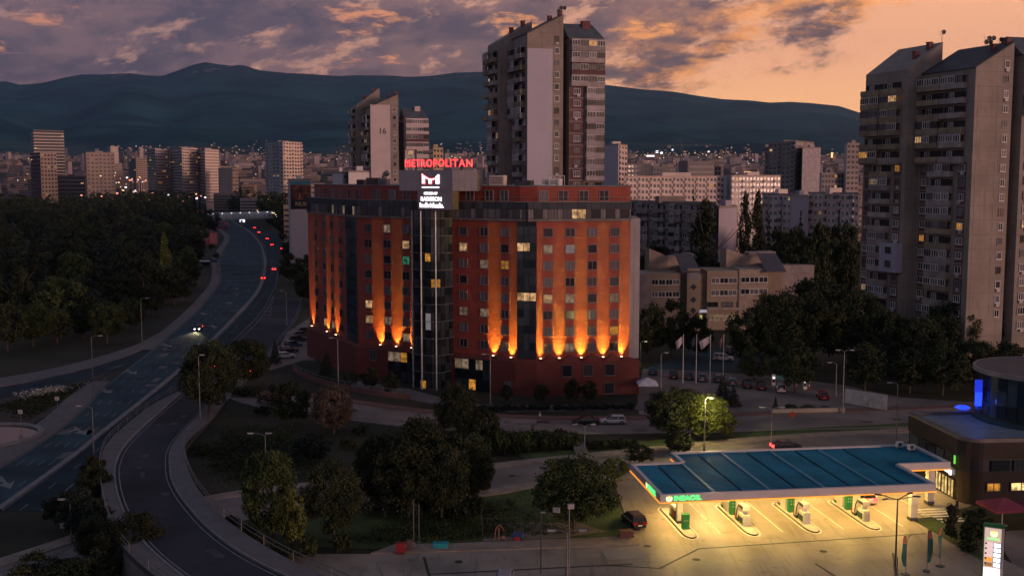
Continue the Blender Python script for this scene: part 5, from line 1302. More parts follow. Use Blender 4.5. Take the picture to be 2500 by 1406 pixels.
# white blocks behind the left end of the hotel
block('apartment_building', 'white blind-gabled block with balconies just behind the left end of the hotel', [(812, 440), (836, 432), (850, 436)], ZY(424, 432), (M('white_render', (0.56, 0.50, 0.52), 0.9, 0.05), M('white_render')), 3.0, (0, 1), 20, seed=33, single=True)
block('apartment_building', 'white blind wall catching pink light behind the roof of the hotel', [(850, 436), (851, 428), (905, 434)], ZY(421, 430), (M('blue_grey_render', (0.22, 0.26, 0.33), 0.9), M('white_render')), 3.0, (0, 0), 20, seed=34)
# billboard house by the boulevard
bb_ = block('billboard_building', 'narrow grey building covered by a tall advertisement beside the left end of the hotel', [(703, 505), (707, 480), (759, 484)], ZY(441, 480), (WGREY, M('white_render')), 3.0, (0, 0), 0, 'building', seed=35)
Ax, Bx = XY(707, 480), XY(759, 484); Fb = Facade((0, 0), (Bx - Ax, 4.0)); zt_ = ZY(441, 480); zb_ = ZY(511, 480)
ad = thing('billboard', 'tall dark advertisement banner with a pale NUii name on the grey building', 'billboard', (Ax, 480, 0))
mb = MB(); fbox(mb, Fb, 0.2, Fb.len - 0.2, zt_ - 1.9, zt_ - 0.2, 0.02, 0.14); mb.build('header', M('teal_banner', (0.08, 0.26, 0.32), 0.7), ad)
mb = MB(); fbox(mb, Fb, 0.2, Fb.len - 0.2, zb_ + 4.0, zt_ - 1.9, 0.02, 0.13)
adm = bpy.data.materials.new('banner_picture'); adm.use_nodes = True; T = NT(adm.node_tree); b_ = T.n['Principled BSDF']; b_.inputs['Roughness'].default_value = 0.8
pos = T.node('ShaderNodeNewGeometry').outputs['Position']; nA = T.noise(pos, 0.55, 4.0, 0.6, 0.8)
T.l.new(T.mix(T.step(nA, 0.42, 0.66), (0.05, 0.022, 0.02), (0.26, 0.085, 0.045)), b_.inputs['Base Color']); mb.build('picture', adm, ad)
mb = MB(); fbox(mb, Fb, 0.2, Fb.len - 0.2, zb_, zb_ + 4.0, 0.02, 0.13); mb.build('lower_field', M('banner_dark', (0.015, 0.015, 0.022), 0.7), ad)
text_obj('lettering', 'NUii', 2.6, M('banner_gold', (0.55, 0.40, 0.24), 0.6), ad, Fb.at(Fb.len * 0.5, zb_ + 2.2, 0.2), Fb.rz, 0.03, bold=0.04)
mb = MB(); fbox(mb, Fb, 3.9, 4.5, zb_ + 4.6, zb_ + 6.6, 0.14, 0.18); mb.build('stick', M('banner_stick', (0.45, 0.30, 0.18), 0.7), ad)
# blocks to the right of the hotel
SLAB = M('slab_pinkish', (0.62, 0.50, 0.47), 0.9, 0.15, 0.08)
block('apartment_tower', 'white far tower just right of the central brown tower', [(1474, 640), (1509, 622), (1531, 640)], ZY(354, 622), (INSUL, SLAB), 3.0, (0, 3), 16, seed=40, style=('win', 'mix'), p_lit=0.02)
block('apartment_building', 'long pale slab block with stained balconies beyond the trees right of the hotel', [(1525, 555), (1526, 548), (1768, 580)], ZY(433, 552), (SLAB, SLAB), 3.0, (0, 26), 20, seed=41, style=('win', 'mix'), p_lit=0.03, roofmat=M('pale_roof_edge', (0.45, 0.33, 0.28), 0.8))
block('apartment_building', 'second pale slab block continuing the long row farther right', [(1768, 600), (1786, 572), (1906, 580)], ZY(431, 572), (WGREY, SLAB), 3.0, (0, 14), 20, seed=42, style=('win', 'mix'), p_lit=0.05, roofmat=M('pale_roof_edge'))
block('apartment_tower', 'grey stained tower with a striped insulated end, right of centre in the distance', [(1866, 760), (1940, 700), (1985, 735)], ZY(346, 700), (M('grey_stained', (0.23, 0.20, 0.21), 0.9, 0.15, 0.06), M('grey_stained')), 3.0, (7, 2), 20, seed=43, style=('mix', 'win'))
st2 = block('apartment_tower', 'tall end bay with white and grey bands on the grey stained tower', [(1955, 712), (1958, 690), (2002, 694)], ZY(362, 690), (M('grey_stained'), M('banded_pale', (0.40, 0.34, 0.36), 0.9)), 3.0, (0, 0), 20, seed=44)
mbx = MB()
block('apartment_building', 'brown apartment block with enclosed balconies behind the big poplar', [(1535, 392), (1536, 382), (1752, 352)], ZY(497, 368), (CONC, M('brown_slab', (0.21, 0.17, 0.16), 0.9, 0.2, 0.1)), 3.0, (0, 16), 9, seed=45, style=('win', 'balc'), single=True, p_lit=0.0, parap=CONC2)
block('apartment_building', 'blank pale lilac gable wall at the end of the brown apartment block', [(1750, 362), (1757, 350), (1801, 356)], ZY(509, 350), (INSUL, M('lilac_gable', (0.37, 0.32, 0.385), 0.9, 0.08, 0.15)), 3.0, (0, 0), 9, seed=46)
block('apartment_building', 'pale five-storey block with stepped bays behind the dark trees, left of the right-hand tower', [(1862, 470), (1868, 452), (1958, 440)], ZY(477, 446), (SLAB, SLAB), 3.0, (0, 8), 14, seed=47, style=('win', 'mix'), single=True, p_lit=0.02)
block('apartment_building', 'bluish-grey blank end wall between two pale five-storey blocks', [(1930, 441), (1934, 436), (1976, 432)], ZY(480, 436), (WGREY, M('blue_grey_gable', (0.26, 0.26, 0.33), 0.9, 0.08, 0.15)), 3.0, (0, 0), 14, seed=48)
block('apartment_building', 'pale five-storey block with balconies hidden partly by the right-hand tower', [(1976, 440), (1978, 436), (2100, 420)], ZY(474, 430), (SLAB, SLAB), 3.0, (0, 11), 14, seed=49, style=('win', 'mix'), single=True, p_lit=0.02)
for k, (a, b, c_, y, d) in enumerate(((1530, 1532, 1590, 402, 760), (1590, 1594, 1650, 410, 720), (1700, 1706, 1760, 408, 800), (1650, 1654, 1700, 400, 900), (2001, 2006, 2060, 425, 640), (2060, 2066, 2096, 352, 640))):
    block('apartment_building', ('low dark-roofed block under floodlight behind the long slab', 'grey block behind the middle of the long slab', 'grey block with a low roof behind the long slab, right part', 'small dark block between two cranes', 'brown block right of the banded tower', 'tall grey block half hidden behind the right-hand tower')[k],
          [(a, d * 1.01), (b, d), (c_, d * 1.01)], ZY(y, d), (WGREY, M('grey_stained')), 3.0, (0, 7 if k < 5 else 3), 18, seed=60 + k, p_lit=0.03, frames=GREY_FRAME)
block('apartment_tower', 'small yellowish block right of tower 16 above the neon letters', [(1045, 640), (1058, 620), (1082, 628)], ZY(362, 620), (WTAN, M('yellow_render', (0.46, 0.33, 0.20), 0.9)), 3.0, (2, 3), 30, seed=70, p_lit=0.0)
# stepped beige office row between hotel and right tower
row = thing('beige_row_building', 'stepped beige three-storey building with sloping roof pieces right of the hotel', 'building', (XY(1560, 300), 300, 0), R(3))
ox = XY(1560, 300)
def rx(px): return XY(px, 300) - ox
zr = lambda py: ZY(py, 300)
def vol(name, px0, px1, y0, y1, ytop, mat=BEIGE, zt1=None, zbot=0.0):
    z = zr(ytop); z1 = z if zt1 is None else zr(zt1)
    return MB().prism([(rx(px0), y0), (rx(px1), y0), (rx(px1), y1), (rx(px0), y1)], zbot, [z, z1, z1, z]).build(name, mat, row)
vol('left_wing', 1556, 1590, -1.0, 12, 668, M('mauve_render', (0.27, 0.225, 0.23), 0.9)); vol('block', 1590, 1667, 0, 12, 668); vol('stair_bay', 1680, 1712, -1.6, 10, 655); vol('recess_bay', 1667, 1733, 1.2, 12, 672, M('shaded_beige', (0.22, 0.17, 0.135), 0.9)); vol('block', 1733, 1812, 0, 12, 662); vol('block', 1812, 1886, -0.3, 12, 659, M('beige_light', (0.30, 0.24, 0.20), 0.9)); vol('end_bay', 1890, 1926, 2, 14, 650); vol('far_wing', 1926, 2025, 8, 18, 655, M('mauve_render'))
for nm_, a, b, y0, y1, t0_, t1_ in (('raised_roof', 1602, 1650, 9, 16, 612, 632), ('raised_roof', 1650, 1718, 10, 16, 636, 626), ('raised_roof', 1800, 1862, 9, 16, 613, 634), ('raised_roof', 1862, 1930, 10, 16, 625, 622)):
    vol(nm_, a, b, y0, y1, t0_, M('roof_parapet_beige', (0.30, 0.235, 0.20), 0.9), t1_, 12)
for a, b in ((1666, 1712), (1876, 1926)):
    mb = MB(); z0_, z1_ = zr(662), zr(634)
    mb.add([(rx(a), -1.8, z0_), (rx(b), -1.8, z0_), (rx(b) - 0.6, 6.5, z1_ + 1.2), (rx(a) - 0.6, 6.5, z1_ + 1.2), (rx(a), -1.8, z0_ - .3), (rx(b), -1.8, z0_ - .3)], [(0, 1, 2, 3), (4, 5, 1, 0)]); mb.build('sloping_roof', M('purple_grey_tin', (0.07, 0.06, 0.075), 0.5), row)
def rowfac(px0, px1, y0): return Facade((rx(px0), y0), (rx(px1), y0))
for px0, px1, y0, pys, n in ((1594, 1664, 0, (689, 719), 4), (1742, 1808, 0, (686, 716), 3), (1816, 1884, -0.3, (684, 713), 3)):
    F = rowfac(px0, px1, y0)
    for py_ in pys:
        for k in range(n): window(row, F, F.len * (k + 0.5) / n, zr(py_), F.len / n - 0.1, 1.5, 1, WHITE_PVC, GLASS)
F = rowfac(1680, 1712, -1.6)
for py_ in (700, 731, 757):
    mb = MB(); c_ = F.at(F.len / 2, zr(py_), 0.0); r_ = 0.85
    mb.add([(c_.x - r_, c_.y, c_.z), (c_.x, c_.y, c_.z - r_), (c_.x + r_, c_.y, c_.z), (c_.x, c_.y, c_.z + r_)] + [(c_.x - r_, c_.y - .08, c_.z), (c_.x, c_.y - .08, c_.z - r_), (c_.x + r_, c_.y - .08, c_.z), (c_.x, c_.y - .08, c_.z + r_)], [(4, 5, 6, 7), (0, 1, 5, 4), (1, 2, 6, 5), (2, 3, 7, 6), (3, 0, 4, 7)]); mb.build('diamond_window', DARK_FRAME, row)
pane(row, F, F.len / 2, zr(672), 2.6, 1.6, M('frosted_pane', (0.25, 0.25, 0.30), 0.4), out=0.06)
F = rowfac(1733, 1886, 0)
for k in range(4): window(row, F, 1.6 + 4.1 * k, zr(744), 3.0, 1.3, 1, DARK_FRAME, GLASS)
mb = MB(); fbox(mb, F, 0, F.len, zr(757), zr(752), 0.0, 0.9); mb.build('canopy_ledge', CONC2, row)
pane(row, F, 4.2, zr(778), 7.0, 1.9, LIT_CURT, out=0.06); pane(row, rowfac(1706, 1736, -0.2), 1.6, zr(760), 2.6, 0.8, ME('shop_fascia', (0.55, 0.62, 0.9), 0.25), out=0.3, name='shop_sign')
pane(row, rowfac(1706, 1736, -0.2), 1.2, zr(776), 0.9, 1.5, ME('green_lamp_pane', (0.6, 0.7, 0.2), 0.3), out=0.3)
# cranes on the skyline
def crane(label, px, py_top, d, jib, cj, rz):
    z = ZY(py_top, d); t = thing('tower_crane', label, 'crane', (XY(px, d), d, 0), rz)
    m_ = MB(); w_ = 1.6
    for sx_ in (-1, 1):
        for sy in (-1, 1): m_.cyl((sx_ * w_ / 2, sy * w_ / 2, 0), (sx_ * w_ / 2, sy * w_ / 2, z), 0.22, 0.22, 4)
    zz = 0
    while zz < z - 3: m_.cyl((-w_ / 2, -w_ / 2, zz), (w_ / 2, -w_ / 2, zz + 3), 0.14, 0.14, 4); zz += 3
    m_.build('mast', M('crane_paint', (0.05, 0.09, 0.12), 0.5), t)
    j = MB(); j.bb(-cj, jib, -0.6, 0.6, z, z + 0.5); j.cyl((0, 0, z), (0, 0, z + 5), 0.4, 0.2, 4); j.cyl((0, 0, z + 5), (jib * 0.7, 0, z + .5), 0.12, 0.12, 4); j.cyl((0, 0, z + 5), (-cj, 0, z + .5), 0.12, 0.12, 4); j.build('jib', M('crane_paint'), t)
    MB().bb(-cj, -cj + 3, -1, 1, z - 2, z).build('counterweight', KERB, t)
crane('tall construction crane over the city to the right of the central tower', 1663, 356, 900, 34, 12, R(6))
crane('short construction crane mast left of the taller one', 1627, 372, 950, 14, 8, R(170))
crane('small dark crane in front of the far city right of centre', 1728, 388, 850, 22, 8, R(10))
# footbridge over the boulevard
fb = thing('footbridge', 'covered grey tubular footbridge crossing the boulevard', 'bridge', (XY(505, 890), 890, 0), 0)
L_ = XY(668, 905) - XY(505, 890); FBm = M('footbridge_cladding', (0.30, 0.34, 0.38), 0.5, 0.1, 0.3)
mb = MB(); sec = [(-2.0, 6.4), (-2.3, 8.0), (-2.0, 10.6), (-1.0, 12.0), (0, 12.4), (1.0, 12.0), (2.0, 10.6), (2.3, 8.0), (2.0, 6.4)]; n = len(sec)
mb.add([(0, y, z) for y, z in sec] + [(L_, y + 15, z + 1.2) for y, z in sec], [(i, (i + 1) % n, n + (i + 1) % n, n + i) for i in range(n)] + [tuple(range(n)), tuple(range(2 * n - 1, n - 1, -1))]); mb.build('tube', FBm, fb)
rib = MB()
for k in range(22):
    f = k / 21; rib.box((L_ * f, 15 * f - 2.32, 8.8 + 1.2 * f), (0.25, 0.2, 4.6))
rib.build('rib', METAL, fb)
lp_ = MB().box((0, 0, 0), (0.9, 0.4, 0.35)).mesh('bridge_lamp', ME('bridge_lamp_glow', (0.95, 0.92, 0.85), 2.0))
for k in range(7): link('bridge_lamp', lp_, fb, (L_ * (0.09 + 0.135 * k), 15 * (0.09 + 0.135 * k) - 2.3, 11.9 + 1.2 * (0.09 + .135 * k)))
pil = MB()
for f in (0.02, 0.5, 0.97): pil.box((L_ * f, 15 * f, 3.2), (1.4, 1.8, 6.4))
pil.build('pier', CONC, fb)
mb = MB(); mb.tube([(L_ - 1.5 + 3.6 * math.cos(t), 13, 8.8 + 3.4 * math.sin(t)) for t in np.linspace(0, math.pi, 10)], 0.35, 6); mb.build('lit_arch', ME('bridge_end_lamp', (1.0, 0.8, 0.45), 1.4), fb)
# pink kiosk, gantry and lit signs along the boulevard
kp = P(505, 597); t = thing('pink_house', 'pink gabled roadside pavilion on the left side of the boulevard', 'pavilion', kp, R(-18))
MB().bb(-5, 5, -4, 4, 0, 7).build('wall', M('pink_render', (0.36, 0.12, 0.15), 0.9), t); mb = MB(); mb.add([(-5.4, -4.4, 7), (5.4, -4.4, 7), (5.4, 4.4, 7), (-5.4, 4.4, 7), (-3, 0, 9.2), (3, 0, 9.2)], [(0, 1, 5, 4), (1, 2, 5), (2, 3, 4, 5), (3, 0, 4)]); mb.build('roof', M('pink_dark_roof', (0.10, 0.045, 0.055), 0.8), t)
F = Facade((-5, -4), (5, -4))
for a in (2, 5, 8): window(t, F, a, 4.2, 1.5, 1.8, 1, WHITE_PVC, GLASS)
gp_ = P(541, 560); t = thing('pink_signboard', 'curved pink signboard beside the pink pavilion', 'sign', gp_, R(-10)); mb = MB(); mb.tube([(-6 + 12 * k / 8, 0, 3 + 3.2 * math.sin(math.pi * k / 8)) for k in range(9)], 0.8, 6); mb.build('arch', M('pink_sign', (0.40, 0.10, 0.15), 0.8), t); MB().bb(-5, 5, -0.2, 0.2, 0, 3).build('panel', M('pink_sign_dark', (0.24, 0.06, 0.10), 0.8), t)
gp_ = P(528, 668); t = thing('road_sign_gantry', 'dark road sign gantry arm over the boulevard pavement', 'sign', gp_ + Vector((-1, 0, 0)), 0)
MB().cyl((1.5, 0, 0), (1.5, 0, 6.2), 0.2, 0.16, 8).build('post', DARKMETAL, t); MB().bb(-6.5, 1.6, -0.15, 0.15, 4.8, 6.2).build('panel', M('blue_sign_panel', (0.02, 0.05, 0.10), 0.5), t); MB().bb(-6.0, -1.5, -0.17, -0.155, 5.2, 5.8).build('legend', M('sign_white', (0.4, 0.45, 0.5), 0.6), t)
def screen_sign(label, px, pyb, w_, h_, zb0, col, es):
    p = P(px, pyb); t = thing('lit_billboard', label, 'billboard', p)
    MB().cyl((0, 0, 0), (0, 0, zb0), 0.35, 0.3, 8).build('post', DARKMETAL, t); MB().bb(-w_ / 2 - .2, w_ / 2 + .2, 0.0, 0.5, zb0 - .2, zb0 + h_ + .2).build('case', DARKMETAL, t)
    MB().bb(-w_ / 2, w_ / 2, -0.06, -0.01, zb0, zb0 + h_).build('screen', ME('screen_%d' % px, col, es), t)
screen_sign('bright white lit billboard on a post in the boulevard median by the footbridge', 592, 556, 4.2, 3.0, 4.5, (0.85, 0.88, 1.0), 1.6)
screen_sign('pale yellow lit billboard beyond the footbridge', 489, 510, 9.0, 6.0, 6.0, (1.0, 0.85, 0.62), 1.2)
screen_sign('green-white lit billboard over the distant traffic', 382, 492, 14, 8.0, 9.0, (0.45, 0.85, 0.62), 0.7)
screen_sign('red lit billboard over the distant traffic', 341, 474, 22, 7, 30, (0.9, 0.25, 0.30), 0.55)
screen_sign('blue lit fascia beside the distant traffic', 312, 474, 16, 4, 28, (0.08, 0.22, 1.0), 0.9)
screen_sign('white glaring lit fascia left of the red billboard', 296, 474, 14, 7, 32, (0.95, 0.86, 0.85), 1.0)
screen_sign('pale lit shopfront under grey roof behind the red billboard', 330, 470, 18, 10, 36, (0.75, 0.65, 0.52), 0.25)

# ================================================================ TREES AND SHRUBS
def leaf_mat(name, lo, hi, rnd_=0.3):
    m = bpy.data.materials.new(name); m.use_nodes = True; _mats[name] = m
    T = NT(m.node_tree); b = T.n['Principled BSDF']; b.inputs['Roughness'].default_value = 0.75; b.inputs['Specular IOR Level'].default_value = 0.25
    pos = T.node('ShaderNodeNewGeometry').outputs['Position']; oi = T.node('ShaderNodeObjectInfo').outputs['Random']
    c = T.mix(T.step(T.noise(pos, 0.35, 3.0, 0.6), 0.35, 0.65), lo, hi)
    g = T.m('ADD', 1 - rnd_, T.m('MULTIPLY', oi, 2 * rnd_)); c = T.mix(1.0, c, T.vec(g, g, T.m('MULTIPLY', g, 0.95)), 'MULTIPLY')
    T.l.new(c, b.inputs['Base Color'])
    return m
LEAF = leaf_mat('broad_leaves', (0.012, 0.019, 0.008), (0.038, 0.047, 0.018))
LEAF_G = leaf_mat('fresh_leaves', (0.017, 0.028, 0.009), (0.046, 0.062, 0.018))
LEAF_D = leaf_mat('dark_needles', (0.010, 0.017, 0.013), (0.024, 0.034, 0.024))
LEAF_P = leaf_mat('pink_brown_leaves', (0.055, 0.040, 0.032), (0.125, 0.090, 0.075))
LEAF_Y = leaf_mat('yellow_green_leaves', (0.060, 0.075, 0.016), (0.130, 0.150, 0.034))  # yellow-green of lamplit foliage put into the leaf colour
def leaves(centres, sizes, per, leaf, r_):
    """small leaf faces scattered through clumps round the given centres"""
    C_ = np.repeat(np.array(centres), per, axis=0); S = np.repeat(np.array(sizes), per, axis=0)
    n = len(C_); d = r_.normal(size=(n, 3)); d /= np.linalg.norm(d, axis=1)[:, None]
    p = C_ + d * S * (r_.random((n, 1)) ** 0.45)
    a = r_.normal(size=(n, 3)); a /= np.linalg.norm(a, axis=1)[:, None]
    b = np.cross(a, d + 0.3 * r_.normal(size=(n, 3))); b /= np.maximum(1e-6, np.linalg.norm(b, axis=1))[:, None]
    s = leaf * r_.uniform(0.6, 1.35, (n, 1))
    v = np.stack([p - a * s, p + b * s * 0.6, p + a * s, p - b * s * 0.6], axis=1).reshape(-1, 3)
    return v
def mesh_np(name, v, mat):
    n = len(v) // 4; me = bpy.data.meshes.new(name)
    me.vertices.add(len(v)); me.vertices.foreach_set('co', v.astype(np.float32).ravel())
    me.loops.add(len(v)); me.loops.foreach_set('vertex_index', np.arange(len(v), dtype=np.int32))
    me.polygons.add(n); me.polygons.foreach_set('loop_start', np.arange(0, len(v), 4, dtype=np.int32)); me.polygons.foreach_set('loop_total', np.full(n, 4, dtype=np.int32))
    me.materials.append(mat); me.update(); return me
def broad_crown(seed, nc=46, per=75, leaf=0.26, flat=0.85):
    """unit-ish crown, about 10 m tall tree, crown radius about 4"""
    r_ = np.random.default_rng(seed); cs = []; ss = []
    lob = r_.uniform(0.6, 1.3, 9); ph = r_.uniform(0, 6.28, 2)
    for i in range(nc):
        th = r_.uniform(0, 2 * math.pi); cz = r_.uniform(-1, 1); rad = math.sqrt(1 - min(1, cz * cz)) if cz > 0 else math.sqrt(1 - cz * cz * 0.9)
        k = (0.55 + 0.45 * r_.random() ** 0.5) * np.interp(th, np.linspace(0, 2 * math.pi, 9), np.append(lob[:8], lob[0]))
        cs.append((4.0 * rad * k * math.cos(th), 4.0 * rad * k * math.sin(th), 5.6 + 4.4 * flat * cz * (0.75 + 0.3 * r_.random())))
        q = r_.uniform(0.8, 1.5); ss.append((q, q, q * 0.75))
    return leaves(cs, ss, per, leaf, r_)
def poplar_crown(seed):
    r_ = np.random.default_rng(seed); cs = []; ss = []
    for i in range(52):
        f = r_.random(); z = 1.8 + 9.2 * f; w_ = 2.1 * (math.sin(math.pi * min(1, f * 0.85 + 0.18)) ** 0.7); th = r_.uniform(0, 6.28)
        cs.append((w_ * r_.uniform(0.3, 1) * math.cos(th), w_ * r_.uniform(0.3, 1) * math.sin(th), z)); q = r_.uniform(0.6, 1.0); ss.append((q * .8, q * .8, q * 1.3))
    return leaves(cs, ss, 65, 0.22, r_)
def conifer_crown(seed):
    r_ = np.random.default_rng(seed); cs = []; ss = []
    for lv in range(13):
        f = lv / 12; w_ = 2.7 * (1 - f) ** 0.9 + 0.12; z = 1.2 + 8.9 * f; nb = max(2, int(9 * (1 - f) + 2))
        for k in range(nb):
            th = 2 * math.pi * (k + r_.random()) / nb
            for q in (0.45, 0.85):
                cs.append((w_ * q * math.cos(th), w_ * q * math.sin(th), z - 0.45 * q)); ss.append((0.5 * (1 - f) + 0.22, 0.5 * (1 - f) + 0.22, 0.26))
    return leaves(cs, ss, 20, 0.20, r_)
def shrub_crown(seed, nc=16, col=False):
    r_ = np.random.default_rng(seed); cs = []; ss = []
    for i in range(nc):
        th = r_.uniform(0, 6.28); q = r_.random() ** 0.5
        if col: cs.append((0.55 * q * math.cos(th), 0.55 * q * math.sin(th), r_.uniform(0.3, 3.4))); ss.append((0.42, 0.42, 0.5))
        else: cs.append((1.1 * q * math.cos(th), 1.1 * q * math.sin(th), 0.45 + r_.random() * 0.95 * (1 - 0.5 * q))); ss.append((0.5, 0.5, 0.45))
    return leaves(cs, ss, 60 if not col else 70, 0.14, r_)
def trunk_mesh(h, r0, limbs, seed, name='trunk'):
    r_ = random.Random(seed); mb = MB(); p = Vector((0, 0, -0.3)); pts = [p]
    for k in range(1, 5): p = Vector((r_.uniform(-.2, .2) * k * .5, r_.uniform(-.2, .2) * k * .5, h * k / 4)); pts.append(p)
    for k in range(4): mb.cyl(pts[k], pts[k + 1], r0 * (1 - .17 * k), r0 * (1 - .17 * (k + 1)), 7)
    for k in range(limbs):
        f = r_.uniform(.5, .95); b = pts[2].lerp(pts[4], (f - .5) * 2); th = 2 * math.pi * k / limbs + r_.random()
        m1 = b + Vector((math.cos(th) * h * .22, math.sin(th) * h * .22, h * .22)); m2 = m1 + Vector((math.cos(th) * h * .22, math.sin(th) * h * .22, h * .2))
        mb.cyl(b, m1, r0 * .38, r0 * .24, 5); mb.cyl(m1, m2, r0 * .24, r0 * .08, 5)
    return mb.mesh(name, TRUNK)
BROAD = [broad_crown(100 + i, 56 + 4 * i, 80) for i in range(6)]
HERO = [broad_crown(200 + i, 110, 165, 0.155) for i in range(4)]
CROWN = {}
def crown(kind, i, mat):
    key = (kind, i, mat.name)
    if key not in CROWN:
        if kind == 'broad': v = BROAD[i % 6]
        elif kind == 'hero': v = HERO[i % 4]
        elif kind == 'poplar': v = poplar_crown(300 + i % 3)
        elif kind == 'conifer': v = conifer_crown(320 + i % 3)
        elif kind == 'column': v = shrub_crown(360 + i % 2, 26, True)
        else: v = shrub_crown(340 + i % 4)
        CROWN[key] = mesh_np('crown', v, mat)
    return CROWN[key]
TR = {k: trunk_mesh(h, r0, l, 7, 'trunk') for k, (h, r0, l) in {'broad': (6.5, 0.24, 6), 'poplar': (9.5, 0.22, 6), 'conifer': (9.3, 0.2, 0), 'shrub': (0.8, 0.06, 4), 'column': (2.6, 0.06, 0)}.items()}
HREF = {'broad': 9.6, 'hero': 9.6, 'poplar': 11.4, 'conifer': 10.4, 'shrub': 1.75, 'column': 3.9}; RREF = {'broad': 4.6, 'hero': 4.6, 'poplar': 2.3, 'conifer': 2.8, 'shrub': 1.5, 'column': 0.9}
def tree(label, loc, h, r=None, kind='broad', mat=None, i=0, group=None, name=None, rz=None):
    cat = 'shrub' if kind in ('shrub', 'column') else 'tree'
    t = thing(name or {'broad': 'broadleaf_tree', 'hero': 'broadleaf_tree', 'poplar': 'poplar_tree', 'conifer': 'conifer_tree', 'shrub': 'shrub', 'column': 'clipped_shrub'}[kind], label, cat, loc, random.uniform(0, 6.28) if rz is None else rz, group)
    s = h / HREF[kind]; sr = (r / RREF[kind]) if r else s * random.uniform(0.9, 1.1); t.scale = (sr, sr, s)
    link('trunk', TR.get(kind, TR['broad']), t); link('crown', crown(kind, i, mat or (LEAF_D if kind == 'conifer' else LEAF)), t)
    return t
def tree_px(label, px, pyb, ytop, rpx=None, **k):
    p = P(px, pyb); h = ZY(ytop, p.y); return tree(label, p, h, rpx * p.y / FPX if rpx else None, **k)
random.seed(21)
# foreground trees, one by one
tree_px('dark spreading tree overhanging the raised road, left of the pair', 512, 1012, 834, 88, kind='hero', i=0)
tree_px('dark spreading tree behind the raised road, right of the pair, hiding a car', 598, 948, 826, 66, kind='hero', i=1)
tree_px('round clipped bush under the pair of spreading trees', 592, 968, 936, 30, kind='shrub', i=0, mat=LEAF_D)
tree_px('pinkish brown blossom tree on the corner lawn below the hotel', 815, 1058, 940, 62, kind='hero', i=2, mat=LEAF_P)
tree_px('dark bushy tree left of the pinkish blossom tree', 712, 1040, 932, 55, kind='broad', i=1)
tree_px('dark low tree below the pinkish blossom tree', 765, 1130, 1058, 48, kind='broad', i=2, mat=LEAF_D)
tree_px('tall tree with a greenish crown over the lower road at the left', 668, 1335, 1100, 82, kind='hero', i=3, mat=LEAF_G)
tree_px('dark leafy tree right of the tall greenish-crowned tree', 815, 1325, 1128, 78, kind='hero', i=0)
tree_px('thin young tree between the two trees by the raised road', 712, 1345, 1190, 40, kind='broad', i=3, mat=LEAF_Y)
tree_px('big dark tree in the middle lawn, left of a cluster of four', 930, 1248, 1060, 66, kind='hero', i=1)
tree_px('big dark tree in the middle lawn, tallest of a cluster of four', 1022, 1258, 1018, 92, kind='hero', i=2)
tree_px('big dark tree in the middle lawn, right of a cluster of four', 1118, 1242, 1052, 84, kind='hero', i=3)
tree_px('low tree in front of the cluster of four dark trees', 1060, 1225, 1105, 60, kind='broad', i=4)
tree_px('broad dark tree filling the left foot of the middle cluster', 905, 1238, 1078, 58, kind='hero', i=0)
tree_px('broad dark tree filling the middle of the lawn cluster', 985, 1262, 1052, 88, kind='hero', i=3)
tree_px('low spreading dark tree at the right foot of the middle cluster', 1165, 1228, 1092, 54, kind='hero', i=1)
tree_px('low dark tree between the tallest and the right tree of the cluster', 1078, 1266, 1082, 72, kind='hero', i=2)
for k in range(7): tree_px('low dark shrub under the middle cluster of trees', 905 + 42 * k, 1256 + (k % 3) * 4, 1200 + (k % 2) * 8, 34, kind='shrub', i=k, mat=LEAF_D, group='shrubs under the middle cluster')
tree_px('tall slim tree in front of the hotel glass tower', 1118, 1098, 938, 56, kind='hero', i=0)
tree_px('greenish tree beside the hedge row in front of the hotel', 1185, 1100, 1000, 40, kind='broad', i=5)
tree_px('round dark green tree beside the exercise ground left of the canopy', 1402, 1302, 1112, 108, kind='hero', i=1, mat=LEAF_G)
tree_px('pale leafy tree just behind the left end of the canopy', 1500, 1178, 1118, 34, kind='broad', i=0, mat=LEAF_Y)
tree_px('small tree behind the canopy by the lower road', 1560, 1135, 1085, 36, kind='broad', i=2)
tree_px('wide dark tree on the verge right of the hotel', 1645, 1070, 946, 78, kind='hero', i=2)
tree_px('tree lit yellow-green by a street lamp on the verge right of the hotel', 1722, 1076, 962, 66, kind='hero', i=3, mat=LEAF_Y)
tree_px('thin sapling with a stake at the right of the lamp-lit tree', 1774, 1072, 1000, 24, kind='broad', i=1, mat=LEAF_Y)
tree_px('thin bare-ish tree below the lamp-lit tree', 1655, 1108, 1050, 40, kind='broad', i=3)
tree_px('dark conifer left of the car park entrance, taller one', 1765, 985, 915, 26, kind='conifer', i=0)
tree_px('dark conifer left of the car park entrance, shorter one', 1790, 992, 940, 22, kind='conifer', i=1)
tree_px('small dark spruce at the left corner of the hotel', 798, 920, 850, 20, kind='conifer', i=2)
tree_px('dark tree below the raised road at the lower left', 205, 1318, 1195, 62, kind='broad', i=1, mat=LEAF_D)
tree_px('dark tree behind the raised road at the far lower left', 262, 1340, 1240, 45, kind='broad', i=4)
tree_px('dense dark tree at the bottom edge left of the raised road', 318, 1420, 1252, 84, kind='hero', i=2)
tree_px('dark tree filling the corner between boulevard and raised road, topmost', 232, 1238, 1112, 42, kind='broad', i=3)
tree_px('dark tree below the boulevard, left of the lower lamp post', 158, 1290, 1205, 48, kind='broad', i=2)
tree_px('dark tree at the lower left between lamp post and raised road', 232, 1375, 1262, 60, kind='hero', i=0)
tree_px('low dark tree at the bottom edge, farthest left', 95, 1440, 1352, 70, kind='broad', i=1)
tree_px('low dark bush at the bottom left corner', 165, 1450, 1362, 75, kind='broad', i=5)
tree_px('dark bush at the bottom edge between two trees', 240, 1455, 1345, 62, kind='broad', i=0)
